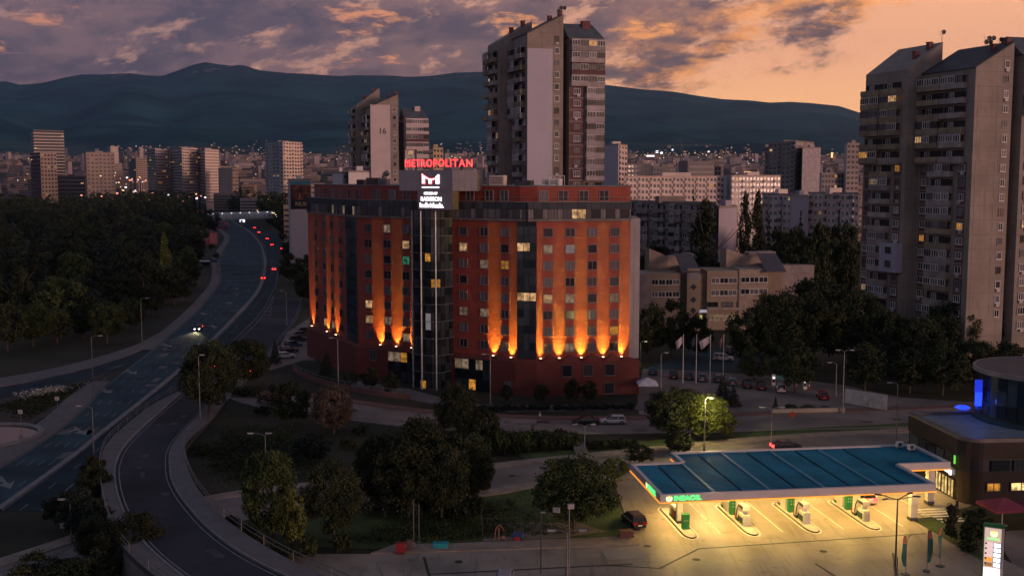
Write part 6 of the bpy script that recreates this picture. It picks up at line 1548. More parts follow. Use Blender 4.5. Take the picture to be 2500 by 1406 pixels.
for k, (px, py, yt, rp) in enumerate(((495, 1110, 1075, 34), (527, 1138, 1122, 14), (605, 1330, 1272, 34), (648, 1362, 1300, 36), (705, 1372, 1315, 38), (755, 1352, 1300, 34), (565, 1290, 1250, 26), (840, 1345, 1290, 32))):
    tree_px('dark rounded shrub ' + ('alone on the dark lawn inside the curve', 'tiny, on the dark lawn inside the curve', 'beside the raised road, second from the top', 'beside the raised road in the middle', 'beside the raised road near the bottom', 'between raised road and front road', 'topmost beside the raised road', 'at the left end of the front road')[k], px, py, yt, rp, kind='shrub', i=k)
for k in range(9):
    tree_px('leafy shrub in the hedge row below the hotel street', 1178 + 27 * k, 1112 - 2 * k, 1046 + random.uniform(-6, 8), 30, kind='shrub', i=k, mat=LEAF_G if k % 3 else LEAF, group='hedge row below the hotel street')
for k in range(8):
    tree_px('tall leafy shrub at the back of the hedge row below the hotel street', 1190 + 29 * k, 1094 - 2 * k, 1040 + random.uniform(-4, 6), 30, kind='shrub', i=k + 1, mat=LEAF, group='back of the hedge row below the hotel street')
for k in range(5):
    tree_px('low shrub in the clipped row right of the steps', 1446 + 24 * k, 1098 - k, 1066, 20, kind='shrub', i=k, group='low row right of the steps')
for k, (px, py, yt, rp) in enumerate(((857, 948, 905, 18), (905, 950, 898, 26), (955, 965, 912, 24), (1322, 985, 938, 24), (1398, 985, 926, 22), (1438, 985, 928, 20), (1235, 982, 940, 18))):
    tree_px('small ornamental tree at the foot of the red hotel wall, ' + ('leftmost', 'second from the left', 'left of the glass tower', 'right of the glass tower', 'left of a close pair', 'right of a close pair', 'nearest the glass tower')[k], px, py, yt, rp, kind='broad', i=k)
for k in range(14):
    p = P(1150 + 30 * k, 1003 - 0.4 * k); tree('clipped low hedge shrub along the hotel street pavement', p, 1.3, 1.5, kind='shrub', i=k, mat=LEAF_D, group='hotel street hedge')
for k, px in enumerate((2073, 2094, 2121, 2156)):
    tree_px('slim dark thuja in front of the white fence, ' + ('first', 'second', 'third', 'last')[k] + ' from the left', px, 982 + 6 * k, 948 + 6 * k, 8, kind='column', i=k, mat=LEAF_D)
for k, (px, py, yt, rp) in enumerate(((2322, 1322, 1228, 20), (2366, 1345, 1242, 28), (2392, 1325, 1236, 18), (2410, 1285, 1262, 16))):
    tree_px('tall clipped dark shrub beside the shop, ' + ('slim one nearest the forecourt', 'broadest and nearest the pylon', 'behind the broad one', 'low one by the café')[k], px, py, yt, rp, kind='column', i=k, mat=LEAF)
# trees round the right-hand tower and the beige row
random.seed(5)
for k, (px, py, yt, rp, kd) in enumerate(((1590, 880, 745, 45, 'broad'), (1640, 872, 735, 52, 'broad'), (1700, 880, 772, 44, 'broad'), (1572, 800, 720, 36, 'broad'), (1838, 905, 752, 62, 'broad'), (1900, 905, 708, 80, 'hero'), (1990, 900, 676, 100, 'hero'), (2080, 905, 705, 85, 'hero'),
        (2160, 915, 760, 70, 'broad'), (2240, 925, 772, 75, 'hero'), (2320, 915, 722, 80, 'hero'), (2400, 905, 708, 75, 'hero'), (2470, 910, 716, 76, 'hero'), (2150, 880, 648, 44, 'conifer'), (2205, 890, 684, 38, 'conifer'), (1940, 960, 830, 55, 'broad'), (2110, 955, 838, 62, 'broad'), (2220, 960, 850, 60, 'broad'), (2300, 965, 845, 62, 'broad'), (1840, 930, 850, 40, 'broad'), (2380, 960, 830, 60, 'hero'), (2460, 960, 835, 60, 'broad'))):
    tree_px('dark leafy tree in the belt at the foot of the right-hand tower' if kd != 'conifer' else ('tall spruce left of the right-hand tower', 'second spruce touching the right-hand tower')[k - 13], px, py, yt, rp, kind=kd, i=k, group='belt below the right-hand tower' if kd != 'conifer' else None)
tree('big pale-stemmed poplar in front of the brown apartment block', Vector((XY(1725, 330), 330, 0)), ZY(494, 330), 48 * 330 / FPX, kind='poplar', i=0)
tree('left of two tall dark poplars behind the beige row', Vector((XY(1822, 400), 400, 0)), ZY(470, 400), 24 * 400 / FPX, kind='poplar', i=1)
tree('right of two tall dark poplars behind the beige row', Vector((XY(1853, 405), 405, 0)), ZY(474, 405), 24 * 405 / FPX, kind='poplar', i=2)
tree('lone dark spruce before the long pale slab block', Vector((XY(1693, 470), 470, 0)), ZY(456, 470), 16 * 470 / FPX, kind='conifer', i=1)
tree('spruce standing before the blue-grey end wall', Vector((XY(1958, 410), 410, 0)), ZY(510, 410), 20 * 410 / FPX, kind='conifer', i=2)
tree('small spruce left of the pale five-storey block', Vector((XY(1880, 405), 405, 0)), ZY(518, 405), 14 * 405 / FPX, kind='conifer', i=0)
tree('spruce near the right-hand tower before the pale block', Vector((XY(2052, 400), 400, 0)), ZY(505, 400), 15 * 400 / FPX, kind='conifer', i=0)
random.seed(9)
for k in range(34):
    d = random.uniform(312, 430); px = random.uniform(1900, 2095) if k % 4 else random.uniform(1560, 1680)
    yt = random.uniform(545, 640) if px > 1800 else random.uniform(590, 650)
    tree('dark tree among the apartment blocks between hotel and right-hand tower', Vector((XY(px, d), d, 0)), ZY(yt, d), random.uniform(4.5, 7), kind='broad', i=k, group='trees among the right-hand blocks')
for k in range(12):
    d = random.uniform(455, 520); px = random.uniform(1540, 1900)
    tree('treetop before the long pale slab blocks', Vector((XY(px, d), d, 0)), ZY(random.uniform(490, 520), d), random.uniform(3.5, 5), kind='broad', i=k, group='treetops before the long slabs')
# wood left of the boulevard
random.seed(33)
ex = np.array([(a, b) for a, b in BL if b < 900] + [(470, 500)]); o_ = np.argsort(ex[:, 1]); ex = ex[o_]
cnt = 0
for py, step in ((500, 20), (512, 22), (526, 25), (542, 28), (560, 32), (580, 36), (602, 41), (626, 46), (652, 52), (680, 58), (710, 64), (742, 70), (776, 76), (812, 84)):
    lim = float(np.interp(py, ex[:, 1], ex[:, 0])) - 14 - (py - 480) * 0.11
    if py > 790: lim = min(lim, 320 - (py - 790) * 1.6)
    px = random.uniform(-30, 0)
    while px < lim:
        p = P(px + random.uniform(-8, 8), py + random.uniform(-7, 7))
        far = py < 560
        r_ = random.random(); kd = 'broad' if r_ < 0.8 else ('poplar' if r_ < 0.92 else 'conifer')
        h = random.uniform(11.5, 17.0) * (1.15 if kd != 'broad' else 1.0) * (0.95 if py > 740 else 1.0)
        tree('dark tree in the wood left of the boulevard', p, h, h * random.uniform(0.42, 0.56) if kd == 'broad' else None, kind=kd, i=cnt, mat=(LEAF, LEAF, LEAF_G, LEAF_D)[cnt % 4] if kd == 'broad' else None, group='wood left of the boulevard')
        px += step * random.uniform(0.8, 1.2); cnt += 1
tree_px('bright-leaved tree at the near edge of the wood by the slip road', 262, 838, 736, 46, kind='hero', i=3, mat=LEAF_G)
for k, (px, py, yt, rp) in enumerate(((18, 858, 742, 52), (82, 846, 738, 50), (140, 838, 752, 44), (205, 826, 744, 44), (318, 806, 728, 40), (372, 772, 690, 36), (420, 738, 652, 34), (462, 704, 622, 30))):
    tree_px('dark tree on the near edge of the wood beside the slip road and pavement', px, py, yt, rp, kind='hero' if k % 2 else 'broad', i=k, mat=(LEAF, LEAF_G, LEAF)[k % 3], group='near edge of the wood')
for k, (px, py, yt, rp) in enumerate(((622, 968, 936, 26), (655, 985, 950, 30), (690, 998, 962, 28), (725, 1012, 976, 26), (668, 958, 930, 20), (640, 1012, 985, 24), (742, 985, 950, 22), (700, 965, 935, 24), (880, 1062, 1030, 24), (850, 1095, 1062, 26))):
    tree_px('dark shrub on the slope between raised road and hotel street', px, py, yt, rp, kind='shrub', i=k, mat=(LEAF, LEAF_P, LEAF_D)[k % 3], group='shrubs on the slope below the hotel street')
tree_px('pale birch stem standing at the edge of the wood', 405, 715, 568, 16, kind='poplar', i=1, mat=LEAF_Y)
for k, (px, py, yt, rp) in enumerate(((515, 610, 590, 10), (528, 634, 612, 9), (505, 650, 628, 14), (480, 640, 610, 20))):
    tree_px('low shrub by the pavement below the pink pavilion', px, py, yt, rp, kind='shrub', i=k, group='shrubs by the pink pavilion')
# trees between boulevard and hotel
random.seed(44)
for k, (px, py) in enumerate(((700, 596), (725, 592), (748, 590), (720, 622), (742, 630), (715, 652), (738, 660), (708, 690), (732, 700), (752, 690), (742, 735), (756, 745), (690, 575), (672, 560), (715, 575), (740, 570), (660, 552))):
    p = P(px, py); h = random.uniform(9, 12.5); tree('dark roadside tree between the boulevard and the hotel', p, h, h * 0.42, kind='broad', i=k, group='roadside trees left of the hotel')
tree_px('small dark spruce by the side car park', 672, 890, 828, 16, kind='conifer', i=0)
# far woodland beyond the footbridge: one mass
r_ = np.random.default_rng(77); cs = []; ss = []
for k in range(330):
    px = r_.uniform(240, 700); d = r_.uniform(960, 1330)
    if 455 < px < 640: d = r_.uniform(1180, 1330)
    if px > 640: d = r_.uniform(900, 1030)
    if abs(px - (560 - (d - 980) * 0.20)) < 42: continue
    x = XY(px, d); h = r_.uniform(15, 27)
    for j in range(9): cs.append((x + r_.normal() * 3.2, d + r_.normal() * 3.2, h * r_.uniform(0.35, 1))); ss.append((2.6, 2.6, 2.0))
for k in range(170):
    px = r_.uniform(780, 1190) if k % 3 else r_.uniform(705, 830); d = r_.uniform(520, 900); x = XY(px, d); h = r_.uniform(10, 22)
    for j in range(7): cs.append((x + r_.normal() * 3.2, d + r_.normal() * 3, h * r_.uniform(0.35, 1))); ss.append((2.4, 2.4, 1.9))
for k in range(220):
    px = r_.uniform(-20, 300); d = r_.uniform(880, 1220); x = XY(px, d); h = r_.uniform(14, 24)
    for j in range(6): cs.append((x + r_.normal() * 3.2, d + r_.normal() * 3, h * r_.uniform(0.3, 1))); ss.append((2.6, 2.6, 2.0))
o = link('woodland', mesh_np('woodland', leaves(cs, ss, 16, 1.0, r_), LEAF)); tag(o, 'dark mass of treetops beyond the footbridge and below the far towers', 'trees', kind='stuff')
# rough grass and flowers
def tufts(name, label, pts, n, leaf, mat, seed, zc=0.15):
    r_ = np.random.default_rng(seed); A = np.array([(p.x, p.y) for p in pts]); w_ = r_.dirichlet(np.ones(len(A)) * 0.6, n); q = w_ @ A
    c_ = np.column_stack([q, np.full(n, zc)]); v = leaves(c_, np.full((n, 3), 0.25), 3, leaf, r_)
    return tag(link(name, mesh_np(name, v, mat)), label, 'plants', kind='stuff')
tufts('flower_bed', 'speckled white flowers on the planted traffic island', [P(20, 965), (P(120, 945)), P(190, 945), P(60, 980), P(180, 955)], 320, 0.16, M('white_petals', (0.42, 0.40, 0.36), 0.8), 5, 0.3)
tufts('ground_cover', 'dark low plants covering the planted traffic island', [P(-30, 1000), P(60, 1035), P(180, 960), P(240, 925), P(0, 985), P(120, 1000)], 2200, 0.22, LEAF, 6, 0.2)
tufts('rough_grass', 'rough grass on the dark lawn inside the raised curve', [P(460, 1100), P(520, 1010), P(700, 1030), P(860, 1070), P(880, 1150), P(640, 1195), P(530, 1215), P(600, 1100), P(480, 1150)], 9000, 0.16, LEAF, 8, 0.08)
tufts('lawn_grass', 'mown grass tufts on the middle lawn', [P(770, 1325), P(900, 1335), P(1180, 1320), P(1500, 1300), P(1300, 1200), P(1000, 1250), P(1100, 1300)], 9000, 0.12, LEAF_G, 9, 0.08)
sheet('garden_bed', [(2225, 1268), (2275, 1262), (2345, 1300), (2420, 1352), (2400, 1372), (2330, 1330)], 0.09, GRASS)

# ================================================================ VEHICLES
CARGLASS = M('car_glass', (0.012, 0.013, 0.016), 0.06, 0.05, spec=0.7); TYRE = BLACK; RIM = M('wheel_rim', (0.30, 0.30, 0.31), 0.35, metal=0.8)
HL_ON = ME('headlight_on', (1.0, 0.95, 1.0), 14.0); TL_ON = ME('tail_light_on', (1.0, 0.025, 0.025), 9.0); HL_OFF = M('headlight_off', (0.45, 0.45, 0.48), 0.15); TL_OFF = M('tail_light_off', (0.22, 0.012, 0.012), 0.2)
def paint(name, col): return M('paint_' + name, col, 0.22, 0.04, 0.5, spec=0.6)
PAINTS = {'white': paint('white', (0.55, 0.54, 0.56)), 'silver': paint('silver', (0.26, 0.26, 0.28)), 'black': paint('black', (0.012, 0.012, 0.014)), 'grey': paint('grey', (0.07, 0.07, 0.08)), 'red': paint('red', (0.32, 0.018, 0.018)), 'teal': paint('teal', (0.02, 0.14, 0.17)), 'maroon': paint('maroon', (0.07, 0.015, 0.018)), 'blue': paint('blue', (0.03, 0.05, 0.11)), 'yellow': paint('yellow', (0.45, 0.30, 0.03))}
def car_body(style):
    """loft of a car along x (front = +x), half widths per station"""
    L, W_, Hh = (4.5, 1.82, 1.46) if style == 'hatch' else ((4.7, 1.86, 1.68) if style == 'suv' else (4.7, 1.82, 1.45))
    lo, belt = 0.28, Hh * 0.60
    xs = [-L / 2, -L / 2 + .12, -L * .32, -L * .1, L * .14, L * .24, L * .40, L / 2 - .1, L / 2]
    if style == 'sedan': top = [belt * .82, belt * .98, belt, belt, belt, belt * .98, belt * .88, belt * .78, belt * .60]
    else: top = [belt * .85, belt * 1.0, belt, belt, belt, belt * .98, belt * .88, belt * .76, belt * .60]
    hw = [W_ * .43, W_ * .47, W_ * .5, W_ * .5, W_ * .5, W_ * .5, W_ * .49, W_ * .45, W_ * .40]
    mb = MB(); vs_ = []
    for x, t, h in zip(xs, top, hw): vs_ += [(x, -h * .94, lo), (x, -h, lo + .25), (x, -h, t - .12), (x, -h * .88, t), (x, h * .88, t), (x, h, t - .12), (x, h, lo + .25), (x, h * .94, lo)]
    n = len(xs); mb.add(vs_, [(i * 8 + k, i * 8 + (k + 1) % 8, (i + 1) * 8 + (k + 1) % 8, (i + 1) * 8 + k) for i in range(n - 1) for k in range(8)] + [tuple(range(8)), tuple(range((n - 1) * 8 + 7, (n - 1) * 8 - 1, -1))])
    # cabin: x of base rear, roof rear, roof front, base front
    if style == 'sedan': c = (-L * .36, -L * .22, L * .06, L * .25)
    elif style == 'suv': c = (-L * .48, -L * .42, L * .05, L * .24)
    else: c = (-L * .47, -L * .38, L * .05, L * .26)
    g = MB(); bw, tw_ = W_ * .455, W_ * .375
    g.add([(c[0], -bw, belt - .02), (c[3], -bw, belt - .02), (c[3], bw, belt - .02), (c[0], bw, belt - .02), (c[1], -tw_, Hh - .05), (c[2], -tw_, Hh - .05), (c[2], tw_, Hh - .05), (c[1], tw_, Hh - .05)], [(0, 1, 5, 4), (1, 2, 6, 5), (2, 3, 7, 6), (3, 0, 4, 7)])
    rf = MB(); rf.add([(c[1] - .03, -tw_ - .02, Hh - .06), (c[2] + .03, -tw_ - .02, Hh - .06), (c[2] + .03, tw_ + .02, Hh - .06), (c[1] - .03, tw_ + .02, Hh - .06), (c[1] + .15, -tw_ * .85, Hh), (c[2] - .15, -tw_ * .85, Hh), (c[2] - .15, tw_ * .85, Hh), (c[1] + .15, tw_ * .85, Hh)], [(0, 1, 5, 4), (1, 2, 6, 5), (2, 3, 7, 6), (3, 0, 4, 7), (4, 5, 6, 7)])
    for s_ in (-1, 1):   # pillars
        for f in (0.42,):
            x0_ = c[0] + (c[3] - c[0]) * f; x1_ = c[1] + (c[2] - c[1]) * f
            rf.cyl((x0_, s_ * (bw + .01), belt), (x1_, s_ * (tw_ + .01), Hh - .05), .05, .05, 4)
        rf.cyl((c[3], s_ * (bw), belt), (c[2], s_ * tw_, Hh - .05), .05, .05, 4); rf.cyl((c[0], s_ * bw, belt), (c[1], s_ * tw_, Hh - .05), .06, .06, 4)
    return mb, g, rf, L, W_, belt
CARM = {}
def car(label, px, py, heading, col, style='hatch', lights=None, pos=None, group=None, plate=True):
    key = (style, col)
    if ('g', style) not in CARM:
        b, g, rf, L, W_, belt = car_body(style); CARM[('raw', style)] = (b, g, rf, L, W_, belt)
        CARM[('g', style)] = g.mesh('window_glass', CARGLASS)
        wh = MB().cyl((0, -.11, 0), (0, .11, 0), .33, .33, 14).mesh('wheel', TYRE); CARM['rim'] = MB().cyl((0, -.125, 0), (0, .125, 0), .19, .19, 10).mesh('rim', RIM); CARM['wheel'] = wh
    b, g, rf, L, W_, belt = CARM[('raw', style)]
    if key not in CARM: CARM[key] = (b.mesh('body', PAINTS[col], False), rf.mesh('roof', PAINTS[col]))
    p = pos if pos is not None else P(px, py); p = Vector((p.x, p.y, p.z + 0.05))
    t = thing('car', label, 'car', p, heading, group)
    link('body', CARM[key][0], t); link('window_glass', CARM[('g', style)], t); link('roof', CARM[key][1], t)
    for sx_ in (-1, 1):
        for sy in (-1, 1):
            wl_ = link('wheel', CARM['wheel'], t, (sx_ * L * .31, sy * (W_ / 2 - .10), .33)); link('rim', CARM['rim'], wl_)
    hl = HL_ON if lights == 'front' else HL_OFF; tl = TL_ON if lights in ('rear', 'front') else TL_OFF
    hm = cached(('hl', style, hl.name), lambda: MB().box((0, 0, 0), (.12, .36, .17)).mesh('headlight', hl)); tm = cached(('tl', style, tl.name), lambda: MB().box((0, 0, 0), (.14, .55, .34)).mesh('tail_light', tl))
    for sy in (-1, 1):
        link('headlight', hm, t, (L / 2 - .06, sy * W_ * .32, belt * .66)); link('tail_light', tm, t, (-L / 2 + .02, sy * W_ * .33, belt * .84))
    if plate: link('number_plate', cached('plate', lambda: MB().box((0, 0, 0), (.03, .5, .12)).mesh('number_plate', WHITE_PVC)), t, (-L / 2 - .01, 0, belt * .55))
    if lights == 'front':
        ld = bpy.data.lights.new('headlight_beam', 'SPOT'); ld.energy = 2600; ld.color = (1.0, .82, .45); ld.spot_size = R(46); ld.spot_blend = .7; ld.shadow_soft_size = .2
        lo_ = bpy.data.objects.new('headlight_beam', ld); COL.objects.link(lo_); lo_.parent = t; lo_.location = (L / 2 + .1, 0, .7); lo_.rotation_euler = Vector((1, 0, -.16)).to_track_quat('-Z', 'Y').to_euler()
    if lights == 'rear':
        ld = bpy.data.lights.new('tail_glow', 'POINT'); ld.energy = 14; ld.color = (1.0, .05, .03); ld.shadow_soft_size = .3
        lo_ = bpy.data.objects.new('tail_glow', ld); COL.objects.link(lo_); lo_.parent = t; lo_.location = (-L / 2 - .6, 0, .6)
    return t
def road_heading(px, py, away=True):
    i = int(np.argmin(abs(ys_b - P(px, py).y))); i = min(max(i, 2), len(bm) - 3); d = bm[i + 2] - bm[i - 2]
    h = math.atan2(d.y, d.x); return h if away else h + math.pi
car('dark car with bright headlights driving towards the camera on the boulevard', 484, 806, road_heading(484, 806, False), 'grey', 'sedan', 'front')
for lb, px, py, col, st, li in (('dark car with red tail lights, nearest on the outbound boulevard', 643, 682, 'black', 'hatch', 'rear'), ('white car with glowing tail lights by the right kerb of the boulevard', 669, 660, 'white', 'hatch', 'rear'), ('red-lit car at the right kerb beside the dark trees', 689, 610, 'black', 'suv', 'rear'),
        ('red-lit car in the inner lane below the bend, nearer of two', 664, 600, 'maroon', 'hatch', 'rear'), ('red-lit car in the inner lane below the bend, farther of two', 652, 585, 'grey', 'hatch', 'rear'), ('pale car near the footbridge on the outbound lanes', 632, 569, 'white', 'hatch', 'rear'), ('red-lit car closest to the footbridge on the outbound lanes', 621, 558, 'maroon', 'hatch', 'rear'),
        ('red-lit car just beyond the footbridge, right one', 511, 515, 'black', 'suv', 'rear'), ('red-lit car just beyond the footbridge, left one', 487, 511, 'black', 'hatch', 'rear'), ('dark car with a tail light behind the left spreading tree', 524, 900, 'black', 'hatch', 'rear')):
    car(lb, px, py, road_heading(px, py), col, st, li)
car('yellow taxi with a red tail light half hidden under the spreading tree', 626, 908, R(62), 'yellow', 'sedan', 'rear')
for k in range(12):
    px = 395 + 8 * k + random.uniform(-3, 3); d = 1750 - 40 * k
    car('distant car lights in the queue of traffic beyond the footbridge', 0, 0, R(110), ('black', 'white', 'grey')[k % 3], 'hatch', 'rear' if k % 3 else 'rear', pos=Vector((XY(px, d), d, hterr(d) + 0.1)), group='distant queue of traffic')
for k, (px, py, c_) in enumerate(((748, 812, 'black'), (738, 822, 'grey'), (728, 833, 'black'), (716, 846, 'blue'), (706, 860, 'black'), (698, 874, 'white'))):
    car('parked ' + ('black car, farthest of the row beside the hotel', 'grey car, second in the row beside the hotel', 'black car, third in the row beside the hotel', 'dark blue car in the row beside the hotel', 'black car, second nearest in the row beside the hotel', 'whitish car, nearest of the row beside the hotel')[k], px, py, R(20), c_, 'hatch')
car('black car parked on the hotel street in front of a white one', 1428, 1036, R(181), 'black', 'sedan')
car('white small hatchback parked on the hotel street behind a black car', 1497, 1034, R(180), 'white', 'hatch')
for k, (lb, px, py, c_, st) in enumerate((('teal car parked at the far left of the hotel car park', 1594, 912, 'teal', 'sedan'), ('black car parked second in the hotel car park row', 1645, 922, 'black', 'hatch'), ('dark grey car parked third in the hotel car park row', 1682, 924, 'grey', 'hatch'), ('silver car parked between two flagpoles in the hotel car park', 1714, 928, 'silver', 'sedan'),
        ('grey car parked behind the conifers in the hotel car park', 1752, 930, 'grey', 'hatch'), ('pale silver car parked right of the conifers', 1787, 938, 'silver', 'hatch'), ('black car parked left of the dark red one', 1824, 945, 'black', 'hatch'), ('dark red car parked left of the white charging car', 1858, 949, 'maroon', 'hatch'))):
    car(lb, px, py, R(82), c_, st)
car('white car parked at the charging posts', 1906, 955, R(80), 'white', 'suv'); car('bright red car parked right of the charging posts', 2008, 972, R(84), 'red', 'sedan')
car('white van-like car parked in the back lane', 1766, 880, R(-12), 'white', 'suv'); car('dark car parked behind the white one in the back lane', 1780, 862, R(80), 'grey', 'suv'); car('white car parked alone under the trees of the back lane', 1810, 868, R(84), 'white', 'hatch')
car('black car parked by the lawn left of the pump islands', 1546, 1280, R(104), 'black', 'suv')
car('white car with red lights standing at the far pumps', 2106, 1222, R(100), 'white', 'hatch', 'rear'); car('black car standing at the third pump lane', 2078, 1226, R(98), 'black', 'suv')
car('dark car with an orange-red tail light on the lower road behind the canopy', 1920, 1098, R(6), 'black', 'sedan', 'rear')
car('grey car roof cut off by the bottom edge of the picture', 1232, 1428, R(88), 'silver', 'suv')

# ================================================================ STREET FURNITURE
def street_lamp(label, px, pyb, ytop, arms=((1, 1.6),), lit=0, mat=None, pos=None):
    p = pos or P(px, pyb); h = ZY(ytop, p.y); t = thing('street_lamp', label, 'street lamp', p)
    MB().cyl((0, 0, 0), (0, 0, h), 0.13, 0.07, 8).cyl((0, 0, 0), (0, 0, 0.9), 0.17, 0.17, 8).build('pole', mat or METAL, t)
    for dx_, L in arms:
        MB().tube([(0, 0, h - .1), (dx_ * L * .5, 0, h + .25), (dx_ * L, 0, h + .3)], 0.05, 6).build('arm', mat or METAL, t)
        hd = MB().box((dx_ * (L + .35), 0, h + .28), (.85, .3, .14)).build('lamp_head', M('lamp_head_pale', (.26, .26, .28), .4), t)
        MB().box((dx_ * (L + .35), 0, h + .19), (.55, .22, .04)).build('lamp_glass', ME('street_lamp_glow', (1, .85, .6), 2) if lit else HL_OFF, hd)
        if lit:
            ld = bpy.data.lights.new('street_lamp', 'POINT'); ld.energy = lit; ld.color = (1, .80, .32); ld.shadow_soft_size = .3
            lo_ = bpy.data.objects.new('street_lamp_light', ld); COL.objects.link(lo_); lo_.parent = t; lo_.location = (dx_ * (L + .35), 0, h + .05)
    return t
for lb, px, pb, yt, arms in (('street lamp on the planted island by the slip road', 228, 955, 823, ((1, 1.4),)), ('street lamp at the far edge of the slip road', 347, 836, 730, ((1, 1.2),)), ('street lamp in the boulevard median above the raised road', 230, 1128, 995, ((-1, 1.6),)), ('street lamp below the raised road at the lower left', 175, 1326, 1224, ((-1, 0.6),)),
        ('street lamp in front of the left part of the hotel', 826, 948, 828, ((-1, 0.9),)), ('street lamp in front of the hotel right of the glass tower', 1197, 992, 868, ((-1, 0.8),)), ('double street lamp beside the steps below the hotel street', 1427, 1124, 1040, ((1, 0.9), (-1, 1.1))), ('street lamp beside the side lane left of the hotel', 700, 795, 712, ((-1, 1.0),)),
        ('street lamp by the hatched marking of the boulevard', 577, 810, 706, ((1, 0.2),)), ('street lamp behind the spreading tree', 489, 1030, 870, ((1, .3),)), ('double street lamp behind the canopy', 1883, 1094, 998, ((1, 1.2), (-1, 1.2))), ('tall street lamp at the car park corner', 2057, 1008, 858, ((1, 1.0), (-1, .8))),
        ('low street lamp left of the tall one at the car park corner', 2040, 968, 888, ((-1, 1.0),)), ('street lamp at the end of the lower road by the station building', 2187, 1088, 938, ((-1, 0.9),)), ('street lamp between tent and flagpoles', 1613, 948, 864, ((1, 0.7),)), ('small park lamp above the greenish-crowned tree', 650, 1190, 1062, ((1, 0.15), (-1, 1.6)))):
    street_lamp(lb, px, pb, yt, arms)
street_lamp('lit street lamp over the yellow-green tree', 1719, 1108, 975, ((1, 0.6),), 5200)
street_lamp('lit lamp in the trees just right of the hotel', 1563, 895, 836, ((1, 0.8),), 160)
street_lamp('four-armed lamp post in front of the exercise ground', 1389, 1400, 1300, ((1, 1.3), (-1, 1.3)), pos=Vector((XY(1389, 113), 113, 0)))
fl = thing('floodlight_mast', 'mast with two large tilted floodlights beside the four-armed lamp post', 'floodlight', (XY(1394, 113.5), 113.5, 0))
MB().cyl((0, 0, 0), (0, 0, 7.1), .10, .07, 8).build('pole', METAL, fl)
for s_ in (-1, 1): MB().box((s_ * 0.75 - .6, 0, 7.25 + .2 * s_), (.7, .35, .5), .3 * s_).build('floodlight', M('lamp_head_pale'), fl)
sp_ = thing('slim_post', 'slim dark post with amber glow right of the exercise ground', 'post', (XY(1323, 114), 114, 0)); MB().cyl((0, 0, 0), (0, 0, ZY(1246, 114)), .08, .06, 6).build('pole', DARKMETAL, sp_); MB().box((.2, 0, ZY(1250, 114)), (.5, .2, .1)).build('lamp_head', M('lamp_head_pale'), sp_)
t = thing('street_lamp', 'four-armed dark lamp post in front of the canopy right end', 'street lamp', (XY(2220, 116), 116, 0), R(12))
h = ZY(1216, 116); MB().cyl((0, 0, 0), (0, 0, h), .12, .07, 8).build('pole', DARKMETAL, t)
for an in (150, 200, 20, -15):
    a_ = R(an); e_ = Vector((math.cos(a_) * 1.7, math.sin(a_) * 1.7, h + .25)); MB().tube([(0, 0, h - .15), tuple(e_)], .045, 6).build('arm', DARKMETAL, t); MB().box(tuple(e_ * 1.0 + Vector((math.cos(a_) * .3, math.sin(a_) * .3, .0))), (.75, .26, .12), a_).build('lamp_head', DARKMETAL, t)
for k, px in enumerate((1667, 1699, 1733, 1765)):
    p = P(px, 935); h = ZY(816, p.y); t = thing('flagpole', ('leftmost flagpole with a hanging pale flag', 'second flagpole with a dark flag', 'third flagpole with a pale flag blown to the left', 'rightmost flagpole with a small drooping flag')[k], 'flagpole', p)
    MB().cyl((0, 0, 0), (0, 0, h), .09, .05, 8).build('pole', WHITE_PVC, t)
    fm_ = MB(); n = 8
    for j in range(n):
        f0, f1 = j / n, (j + 1) / n; wv = lambda f: .18 * math.sin(f * 7)
        fm_.add([(-.1 - 1.5 * f0 * (1, .8, 1.5, .6)[k], wv(f0), h - .3 - 1.2 * f0), (-.1 - 1.5 * f1 * (1, .8, 1.5, .6)[k], wv(f1), h - .3 - 1.2 * f1), (-.1 - 1.2 * f1 * (1, .8, 1.5, .6)[k], wv(f1), h - 1.7 - 1.5 * f1), (-.1 - 1.2 * f0 * (1, .8, 1.5, .6)[k], wv(f0), h - 1.7 - 1.5 * f0)], [(0, 1, 2, 3)])
    fm_.build('flag', (M('flag_pale', (.42, .38, .42), .9), M('flag_blue', (.02, .025, .06), .9), M('flag_pale'), M('flag_pink', (.20, .11, .12), .9))[k], t)
for k, (px, hh) in enumerate(((1010, 1218), (1023, 1230))):
    p = P(px, 1328 - 3 * k); t = thing('bare_pole', ('taller bare pole by the red container', 'shorter bare pole by the red container')[k], 'pole', p); MB().cyl((0, 0, 0), (0, 0, ZY(hh, p.y)), .06, .05, 6).build('shaft', METAL, t); MB().box((0, 0, .1), (.4, .4, .2)).build('foot', KERB, t)
def bin_(name, label, cat, px, py, w_, d, h, mat): 
    t = thing(name, label, cat, P(px, py)); MB().bb(-w_ / 2, w_ / 2, -d / 2, d / 2, .15, h).build('body', mat, t); MB().bb(-w_ / 2 - .04, w_ / 2 + .04, -d / 2 - .04, d / 2 + .04, h, h + .1).build('lid', mat, t)
    MB().bb(-w_ / 2 + .1, -w_ / 2 + .25, -d / 2, d / 2, 0, .15).bb(w_ / 2 - .25, w_ / 2 - .1, -d / 2, d / 2, 0, .15).build('foot', DARKMETAL, t)
bin_('waste_container', 'red waste container at the edge of the front road', 'container', 978, 1350, 1.0, .8, 1.1, M('container_red', (.30, .025, .03), .5))
bin_('donation_bin', 'brown round-topped bin between red container and bare poles', 'bin', 1000, 1343, .6, .6, 1.1, M('bin_brown', (.12, .07, .06), .6))
bin_('glass_container', 'turquoise low container on the pavement of the front road', 'container', 1076, 1338, 1.7, .8, .6, M('container_turquoise', (.02, .24, .30), .5))
bin_('wooden_planter', 'brown wooden planter box behind the black car', 'planter', 1529, 1312, 1.5, 1.0, .8, M('planter_wood', (.12, .05, .045), .8))
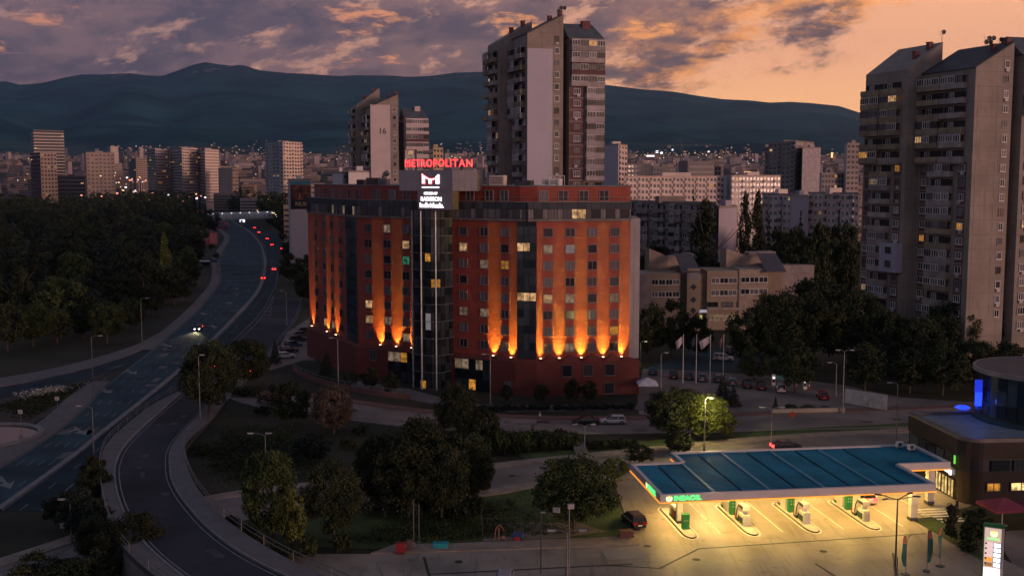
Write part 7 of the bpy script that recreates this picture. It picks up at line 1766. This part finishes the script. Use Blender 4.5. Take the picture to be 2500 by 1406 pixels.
# exercise frame in its cage
p = P(1222, 1300); t = thing('exercise_cage', 'thin wire cage round orange exercise equipment', 'exercise cage', p, R(4)); mb = MB()
for x in (-2.2, 2.2):
    for y in (-1.6, 2.4): mb.cyl((x, y, 0), (x, y, 2.3), .035, .035, 5)
for z in (2.3,):
    mb.cyl((-2.2, -1.6, z), (2.2, -1.6, z), .02, .02, 4); mb.cyl((-2.2, 2.4, z), (2.2, 2.4, z), .02, .02, 4); mb.cyl((-2.2, -1.6, z), (-2.2, 2.4, z), .02, .02, 4); mb.cyl((2.2, -1.6, z), (2.2, 2.4, z), .02, .02, 4)
mb.build('frame', DARKMETAL, t)
p = P(1218, 1322); t = thing('exercise_machine', 'orange exercise machine with curved handles in the wire cage', 'exercise machine', p, .5); ORM = M('machine_orange', (.28, .12, .07), .5)
MB().cyl((0, 0, 0), (0, 0, 1.7), .08, .08, 8).build('post', ORM, t); MB().tube([(-.6, 0, .4), (-.4, 0, 1.6), (0, 0, 2.0), (.4, 0, 1.7), (.7, 0, 1.2)], .05, 6).build('handle', ORM, t); MB().box((.5, 0, .5), (.5, .4, .1)).build('seat', ORM, t); MB().box((0, 0, .05), (1.2, .5, .1)).build('base', DARKMETAL, t)
p = P(1265, 1318); t = thing('exercise_machine', 'blue and red exercise machine right of the orange one', 'exercise machine', p, -.3); MB().bb(-.6, .6, -.4, .4, .4, .9).build('frame', M('machine_blue', (.03, .06, .14), .5), t); MB().bb(-.3, .3, -.45, -.4, 0, .5).build('panel', REDM, t); MB().cyl((-.5, 0, 0), (-.5, 0, 1.6), .05, .05, 6).cyl((.5, 0, 0), (.5, 0, 1.6), .05, .05, 6).build('post', DARKMETAL, t)
# steps down from the hotel street
p = P(1420, 1108); t = thing('garden_steps', 'pale concrete steps between the two hedge rows', 'steps', p, R(4))
for k in range(6): MB().bb(-1.0, 1.0, .6 * k, .6 * k + .6, 0, .18 * (k + 1)).build('step', KERB, t)
# charging posts, white fence, small wall and yellow sign in the car park
for k, (px, py) in enumerate(((1888, 940), (1965, 950))):
    t = thing('charging_post', ('white car charging post with a small lit screen, left one', 'white car charging post with a small lit screen, right one')[k], 'charger', P(px, py)); MB().bb(-.35, .35, -.25, .25, 0, 2.2).build('case', PUMPW, t); MB().bb(-.22, .22, -.28, -.25, 1.4, 1.75).build('screen', ME('charger_screen', (.85, .95, 1), 1.5), t); MB().bb(-.3, .3, -.27, -.25, 0.6, 1.2).build('front_panel', DARK_FRAME, t)
t = thing('charging_banner', 'teal banner board between the two charging posts', 'sign', P(1926, 938)); MB().bb(-2.9, 2.9, -.06, .06, .9, 2.0).build('board', M('banner_teal', (.05, .16, .18), .6), t); MB().cyl((-2.7, .08, 0), (-2.7, .08, 2), .05, .05, 6).cyl((2.7, .08, 0), (2.7, .08, 2), .05, .05, 6).build('post', METAL, t)
for k, (px, py) in enumerate(((1943, 945), (1975, 949))):
    t = thing('bollard', ('red and white striped bollard left of the right charging post', 'red and white striped bollard right of the right charging post')[k], 'bollard', P(px, py)); MB().cyl((0, 0, 0), (0, 0, .5), .1, .1, 8).build('lower_band', REDM, t); MB().cyl((0, 0, .5), (0, 0, 1.0), .1, .1, 8).build('upper_band', WHITE_PVC, t); MB().bb(-.22, .22, -.05, .05, 1.0, 1.5).build('plate', WHITE_PVC, t)
pa_, pb_ = P(2062, 985), P(2165, 1003); t = thing('white_fence', 'white solid fence panel row behind the slim thujas', 'fence', pa_, math.atan2(pb_.y - pa_.y, pb_.x - pa_.x)); Lf = (pb_ - pa_).length
for k in range(5): MB().bb(Lf * k / 5 + .02, Lf * (k + 1) / 5 - .02, -.04, .04, .15, 2.9).build('panel', M('fence_white', (.44, .42, .46), .7), t); MB().cyl((Lf * k / 5, .08, 0), (Lf * k / 5, .08, 2.95), .05, .05, 6).build('post', METAL, t)
pa_, pb_ = P(1884, 1010), P(2062, 1006); t = thing('low_wall', 'low concrete retaining wall at the front of the car park', 'wall', pa_, math.atan2(pb_.y - pa_.y, pb_.x - pa_.x)); Lf = (pb_ - pa_).length; MB().bb(0, Lf, -.15, .15, 0, .8).build('body', CONCRETE, t); MB().bb(-.02, Lf + .02, -.2, .2, .8, .9).build('coping', KERB, t)
for k in range(4):
    tree_px('low dark shrub behind the concrete wall of the car park, ' + ('pointed one', 'second', 'third', 'fourth')[k], 1893 + 40 * k, 1003, (966, 984, 986, 988)[k], (9, 26, 24, 18)[k], kind='conifer' if k == 0 else 'shrub', i=k)
t = thing('yellow_sign', 'small square yellow sign at the edge of the car park', 'sign', P(1826, 925)); MB().cyl((0, .05, 0), (0, .05, 1.6), .04, .04, 6).build('post', METAL, t); MB().bb(-.55, .55, -.04, .04, 1.4, 2.4).build('plate', M('sign_yellow', (.42, .25, .015), .6), t)
t = thing('no_entry_sign', 'orange-red round sign on a post in the street behind the canopy', 'sign', P(1934, 1032)); MB().cyl((0, .05, 0), (0, .05, 1.5), .04, .04, 6).build('post', METAL, t); MB().cyl((0, 0, 1.5), (0, -.05, 1.5), .5, .5, 16).build('disc', M('sign_orange', (.40, .06, .03), .6), t)
for k, (px, py, yt) in enumerate(((51, 1040, 1000), (140, 1000, 968), (155, 1300, 1275))):
    p = P(px, py); t = thing('road_sign', ('small pale road sign by the round opening', 'round road sign on the planted island', 'black and white arrow sign at the lower left')[k], 'sign', p); h = ZY(yt, p.y); MB().cyl((0, .05, 0), (0, .05, h), .04, .04, 6).build('post', METAL, t); MB().bb(-.4, .4, -.03, .03, h - .7, h).build('plate', M('sign_plate_grey', (.30, .30, .32), .6), t)
# feather flags and small planters by the forecourt
for k, (px, yt, d) in enumerate(((2247, 1306, 113.5), (2300, 1292, 114.5), (2334, 1284, 116.0))):
    p = Vector((XY(px, d), d, 0)); h = ZY(yt, d); t = thing('feather_flag', ('leftmost tall green feather flag at the forecourt edge', 'middle green feather flag at the forecourt edge', 'rightmost green feather flag at the forecourt edge')[k], 'flag', p, R((8, -25, 40)[k]))
    MB().tube([(0, 0, 0), (0, 0, h * .8), (.15, 0, h * .95), (.45, 0, h)], .035, 6).build('pole', METAL, t); fl_ = MB(); n = 12; prev = None
    for j in range(n + 1):
        f = j / n; z = h * (.22 + .76 * f); w_ = (.25 + .75 * math.sin(math.pi * (.12 + .76 * f))) * .55; y = .12 * math.sin(f * 8 + k); cur = ((-0.02, y * .3, z), (-w_ if k != 1 else w_, y, z))
        if prev: fl_.add([prev[0], prev[1], cur[1], cur[0]], [(0, 1, 2, 3)], 1 if f > .82 else 0)
        prev = cur
    fl_.build('sail', [M('feather_green', (.03, .13, .10), .8), M('feather_orange', (.42, .15, .10), .8)], t); MB().box((0, 0, .08), (.7, .7, .16)).build('base', DARKMETAL, t)
t = thing('short_post', 'short thin marker post on the forecourt', 'post', P(2190, 1402)); MB().cyl((0, 0, 0), (0, 0, 1.9), .05, .05, 6).build('shaft', DARKMETAL, t); MB().box((0, 0, .05), (.3, .3, .1)).build('foot', DARKMETAL, t)
# ================================================================ PEOPLE
SKIN = M('skin', (.36, .22, .16), .6)
def person(label, px, py, rz, top, legs, stride=0.25, arms=0.25):
    """one continuous figure grown from a joint skeleton, feet on the ground"""
    p = P(px, py); t = thing('person', label, 'person', p + Vector((0, 0, .16)), rz)
    J = {'pel': (0, 0, .95, .15, .11), 'che': (0, 0, 1.30, .19, .12), 'nek': (0, 0, 1.50, .065, .065), 'hed': (.02, 0, 1.62, .095, .10), 'crn': (.01, 0, 1.74, .07, .08)}
    E = [('pel', 'che'), ('che', 'nek'), ('nek', 'hed'), ('hed', 'crn')]
    for s_, n_ in ((1, 'l'), (-1, 'r')):
        f = stride * s_
        J.update({'hip' + n_: (0, s_ * .10, .88, .095, .10), 'kne' + n_: (f * .7 + .05, s_ * .10, .50, .065, .065), 'ank' + n_: (f * 1.1 - (.12 if f < 0 else 0), s_ * .10, .09, .045, .045), 'toe' + n_: (f * 1.1 + .17 - (.12 if f < 0 else 0), s_ * .11, .035, .035, .03),
                  'sho' + n_: (0, s_ * .19, 1.42, .07, .07), 'elb' + n_: (-arms * s_ * .6, s_ * .25, 1.14, .05, .05), 'wri' + n_: (-arms * s_ * .6 + .14, s_ * .24, .93, .035, .035), 'fin' + n_: (-arms * s_ * .6 + .2, s_ * .23, .80, .028, .02)})
        E += [('pel', 'hip' + n_), ('hip' + n_, 'kne' + n_), ('kne' + n_, 'ank' + n_), ('ank' + n_, 'toe' + n_), ('che', 'sho' + n_), ('sho' + n_, 'elb' + n_), ('elb' + n_, 'wri' + n_), ('wri' + n_, 'fin' + n_)]
    ks = list(J); me = bpy.data.meshes.new('body'); me.from_pydata([J[k][:3] for k in ks], [(ks.index(a), ks.index(b)) for a, b in E], []); o = link('body', me, t)
    sk = o.modifiers.new('skin', 'SKIN'); sk.use_smooth_shade = True
    for i, k in enumerate(ks): me.skin_vertices[0].data[i].radius = J[k][3:5]; me.skin_vertices[0].data[i].use_root = (k == 'pel')
    o.modifiers.new('sub', 'SUBSURF').levels = 1; o.modifiers['sub'].render_levels = 1
    m = bpy.data.materials.new('person_clothing'); m.use_nodes = True; T = NT(m.node_tree); b = T.n['Principled BSDF']; b.inputs['Roughness'].default_value = .85
    tc_ = T.node('ShaderNodeTexCoord').outputs['Object']; sx_ = T.node('ShaderNodeSeparateXYZ'); T.l.new(tc_, sx_.inputs[0]); z_ = sx_.outputs[2]
    c = T.mix(T.m('GREATER_THAN', z_, .95), legs, top); c = T.mix(T.m('GREATER_THAN', z_, 1.49), c, (.36, .22, .16)); c = T.mix(T.m('GREATER_THAN', z_, 1.70), c, (.03, .022, .018)); c = T.mix(T.m('LESS_THAN', z_, .10), c, (.03, .03, .03))
    T.l.new(c, b.inputs['Base Color']); me.materials.append(m)
    hr = MB(); hc = Vector((-.01, 0, 1.70)); vs_ = []
    for a in range(4):
        z = [.0, .06, .10, .12][a]; r_ = [.112, .10, .07, .01][a]; vs_ += [(hc.x + r_ * math.cos(k * math.pi / 5), r_ * math.sin(k * math.pi / 5), hc.z + z) for k in range(10)]
    hr.add(vs_, [(a * 10 + k, a * 10 + (k + 1) % 10, (a + 1) * 10 + (k + 1) % 10, (a + 1) * 10 + k) for a in range(3) for k in range(10)]); hr.build('hair', M('dark_hair', (.03, .022, .018), .7), t, smooth=True)
    return t
person('person in a white top and dark shorts running along the hotel street', 1318, 1031, R(180), (.55, .50, .50), (.05, .04, .045), .38, .35)
person('person in black walking beside the lit shop front', 2336, 1252, R(120), (.02, .02, .02), (.015, .015, .018), .12, .1)
person('person in dark clothes on the boulevard pavement below the pink pavilion', 527, 622, R(90), (.03, .03, .04), (.02, .02, .025), .2, .2)

# ================================================================ DISTANT CITY
r_ = np.random.default_rng(91); rp = random.Random(4)
CITYM = [M('city_pale', (.38, .30, .29), .9, .2, .01), M('city_grey', (.22, .19, .20), .9, .2, .01), M('city_tan', (.30, .22, .18), .9, .2, .01), M('city_roof', (.11, .065, .06), .9, .3, .01)]
city = MB(); wins = MB(); lights = [MB(), MB(), MB()]
def city_box(px, d, w_, dep, h, mi, tilt):
    x = XY(px, d); z0 = hterr(d) - 1
    city.box((x, d, z0 + h / 2), (w_, dep, h), tilt, mi)
    if rp.random() < .5: city.box((x, d, z0 + h + .5), (w_ * 1.02, dep * 1.02, 1.0), tilt, 3)
    F = Facade((x - math.cos(tilt) * w_ / 2 + math.sin(tilt) * dep / 2, d - math.sin(tilt) * w_ / 2 - math.cos(tilt) * dep / 2), (x + math.cos(tilt) * w_ / 2 + math.sin(tilt) * dep / 2, d + math.sin(tilt) * w_ / 2 - math.cos(tilt) * dep / 2))
    if d < 3200:
        fl = int(h / 3.1)
        for f in range(max(0, fl - 6), fl): fbox(wins, F, .6, F.len - .6, z0 + f * 3.1 + 1.2, z0 + f * 3.1 + 2.5, .0, .25)
    return F, z0
for k in range(1500):
    d = 620 + 4600 * rp.random() ** 1.15
    px = rp.uniform(560, 2130) if d < 1500 else rp.uniform(-40, 2130)
    if d < 1000 and px < 760: continue
    tall = rp.random() < .10
    h = rp.uniform(9, 20) + (rp.uniform(8, 26) if tall else 0) + (min(10, max(0, (1500 - d) * .018)) if d < 1500 else 0)
    w_ = rp.uniform(10, 20) if tall else rp.uniform(12, 46)
    F, z0 = city_box(px, d, w_, rp.uniform(9, 14), h, rp.choice((0, 0, 1, 1, 2)), rp.uniform(-.5, .6))
    if rp.random() < .32:
        s_ = .55 + d * .00022
        q = F.at(rp.uniform(0, F.len), z0 + rp.uniform(.3, .95) * h, 1.2); lights[rp.choice((0, 0, 1, 2))].box(q, (s_, s_, s_))
tag(wins.build('distant_window_rows', M('far_window_dark', (.05, .045, .055), .4)), 'dark window rows of the far city blocks', 'windows', kind='stuff')
# villas climbing the mountain foot
vil = MB()
from mathutils.bvhtree import BVHTree
_t1 = BVHTree.FromPolygons([Vector(v) for v in MOUNT[0]], MOUNT[1])
_go = bpy.data.objects['ground'].data; _t2 = BVHTree.FromPolygons([v.co.copy() for v in _go.vertices], [tuple(p.vertices) for p in _go.polygons])
def land(px, py):
    """where the line of sight meets the land"""
    o_ = Vector((0, 0, CAM_H)); r_ = ray(px, py).normalized(); best = None
    for t_ in (_t1, _t2):
        h_ = t_.ray_cast(o_, r_)
        if h_[0] is not None and (best is None or h_[3] < best[1]): best = (h_[0], h_[3])
    return best[0] if best else None
for k in range(520):
    cx_, cy2, sx_, sy_ = rp.choice(((600, 372, 85, 14), (560, 382, 90, 10), (680, 385, 60, 10), (1120, 372, 60, 14), (1160, 392, 70, 10), (1650, 388, 160, 10), (1780, 375, 180, 9), (360, 368, 60, 5), (950, 385, 120, 12)))
    px = rp.gauss(cx_, sx_); py = rp.gauss(cy2, sy_)
    if py < 338: continue
    p = land(px, py)
    if p is None or p.y < 3000 or p.y > 8500: continue
    s_ = rp.uniform(6, 12)
    vil.box((p.x, p.y, p.z + 2), (s_, s_, 10), rp.random(), rp.choice((0, 0, 1, 2)))
    if rp.random() < .30: q = rp.uniform(1.2, 2.6); lights[rp.choice((0, 0, 1, 2))].box((p.x + rp.uniform(-4, 4), p.y - s_ * .8, p.z + rp.uniform(2, 7)), (q, q, q))
tag(vil.build('hillside_villas', CITYM), 'scattered villas on the mountain foot', 'houses', kind='stuff')
# stronger lights: floodlit yard and avenues right of the central tower
for k in range(170):
    px = rp.choice((rp.gauss(1750, 110), rp.gauss(1600, 50), rp.gauss(1120, 40), rp.uniform(1500, 2060))); py = rp.gauss(383, 5); p = land(px, py)
    if p is None or p.y > 8000: continue
    p = p + Vector((0, 0, 7)); city.box((p.x, p.y + 1.5, p.z - 4.5), (1.0, 1.0, 9), 0, 1); q = rp.uniform(1.4, 3.0); lights[rp.choice((0, 0, 2))].box(tuple(p), (q * rp.choice((1, 1, 3)), q, q * .8))
for px, py, q in ((1604, 371, 6), (1615, 373, 6), (1642, 366, 4), (1730, 371, 4)): p = Q(px, py, 3800); lights[1].box(tuple(p), (q * 1.3, q, q * 1.3))
p = Q(1588, 381, 3700); lights[1].box(tuple(p), (26, 2, 5)); p = Q(2031, 379, 3900); lights[0].box(tuple(p), (5, 5, 18)); p = Q(1825, 421, 1100); lights[0].box(tuple(p), (6, 1, 1.6))
for k in range(90):
    px = rp.gauss(300, 40) if k % 2 else rp.uniform(250, 520); py = rp.uniform(428, 492) if k % 2 else rp.uniform(470, 500); d = rp.uniform(1150, 1450); p = Q(px, py, d); q = rp.uniform(.6, 1.5)
    if p.z > 0.6: city.box((p.x, p.y + .8, p.z / 2), (.5, .5, p.z), 0, 1); lights[rp.choice((0, 1, 2, 2))].box(tuple(p), (q * 1.3, q, q))
tag(city.build('distant_houses', CITYM), 'far city of pale blocks and low houses below the mountain', 'houses', kind='stuff')
for k, (nm_, col, es) in enumerate((('warm', (1.0, .55, .22), 1.7), ('white', (.95, .92, 1.0), 1.8), ('rose', (1.0, .36, .24), 1.3))):
    tag(lights[k].build('city_lights', ME('city_light_' + nm_, col, es)), 'scattered ' + nm_ + ' lights of the far city', 'lights', kind='stuff')

# ================================================================ AIR
hz_ = MB().bb(-13500, 13500, -400, 17000, -2.0, 2100)
hm = bpy.data.materials.new('evening_haze'); hm.use_nodes = True; T = NT(hm.node_tree); T.n.clear()
pv_ = T.node('ShaderNodeVolumePrincipled'); pv_.inputs['Color'].default_value = (.37, .58, .93, 1); pv_.inputs['Density'].default_value = 4.2e-5; pv_.inputs['Anisotropy'].default_value = 0.6
ou = T.node('ShaderNodeOutputMaterial'); T.l.new(pv_.outputs[0], ou.inputs['Volume'])
tag(hz_.build('haze', hm), kind='stuff')
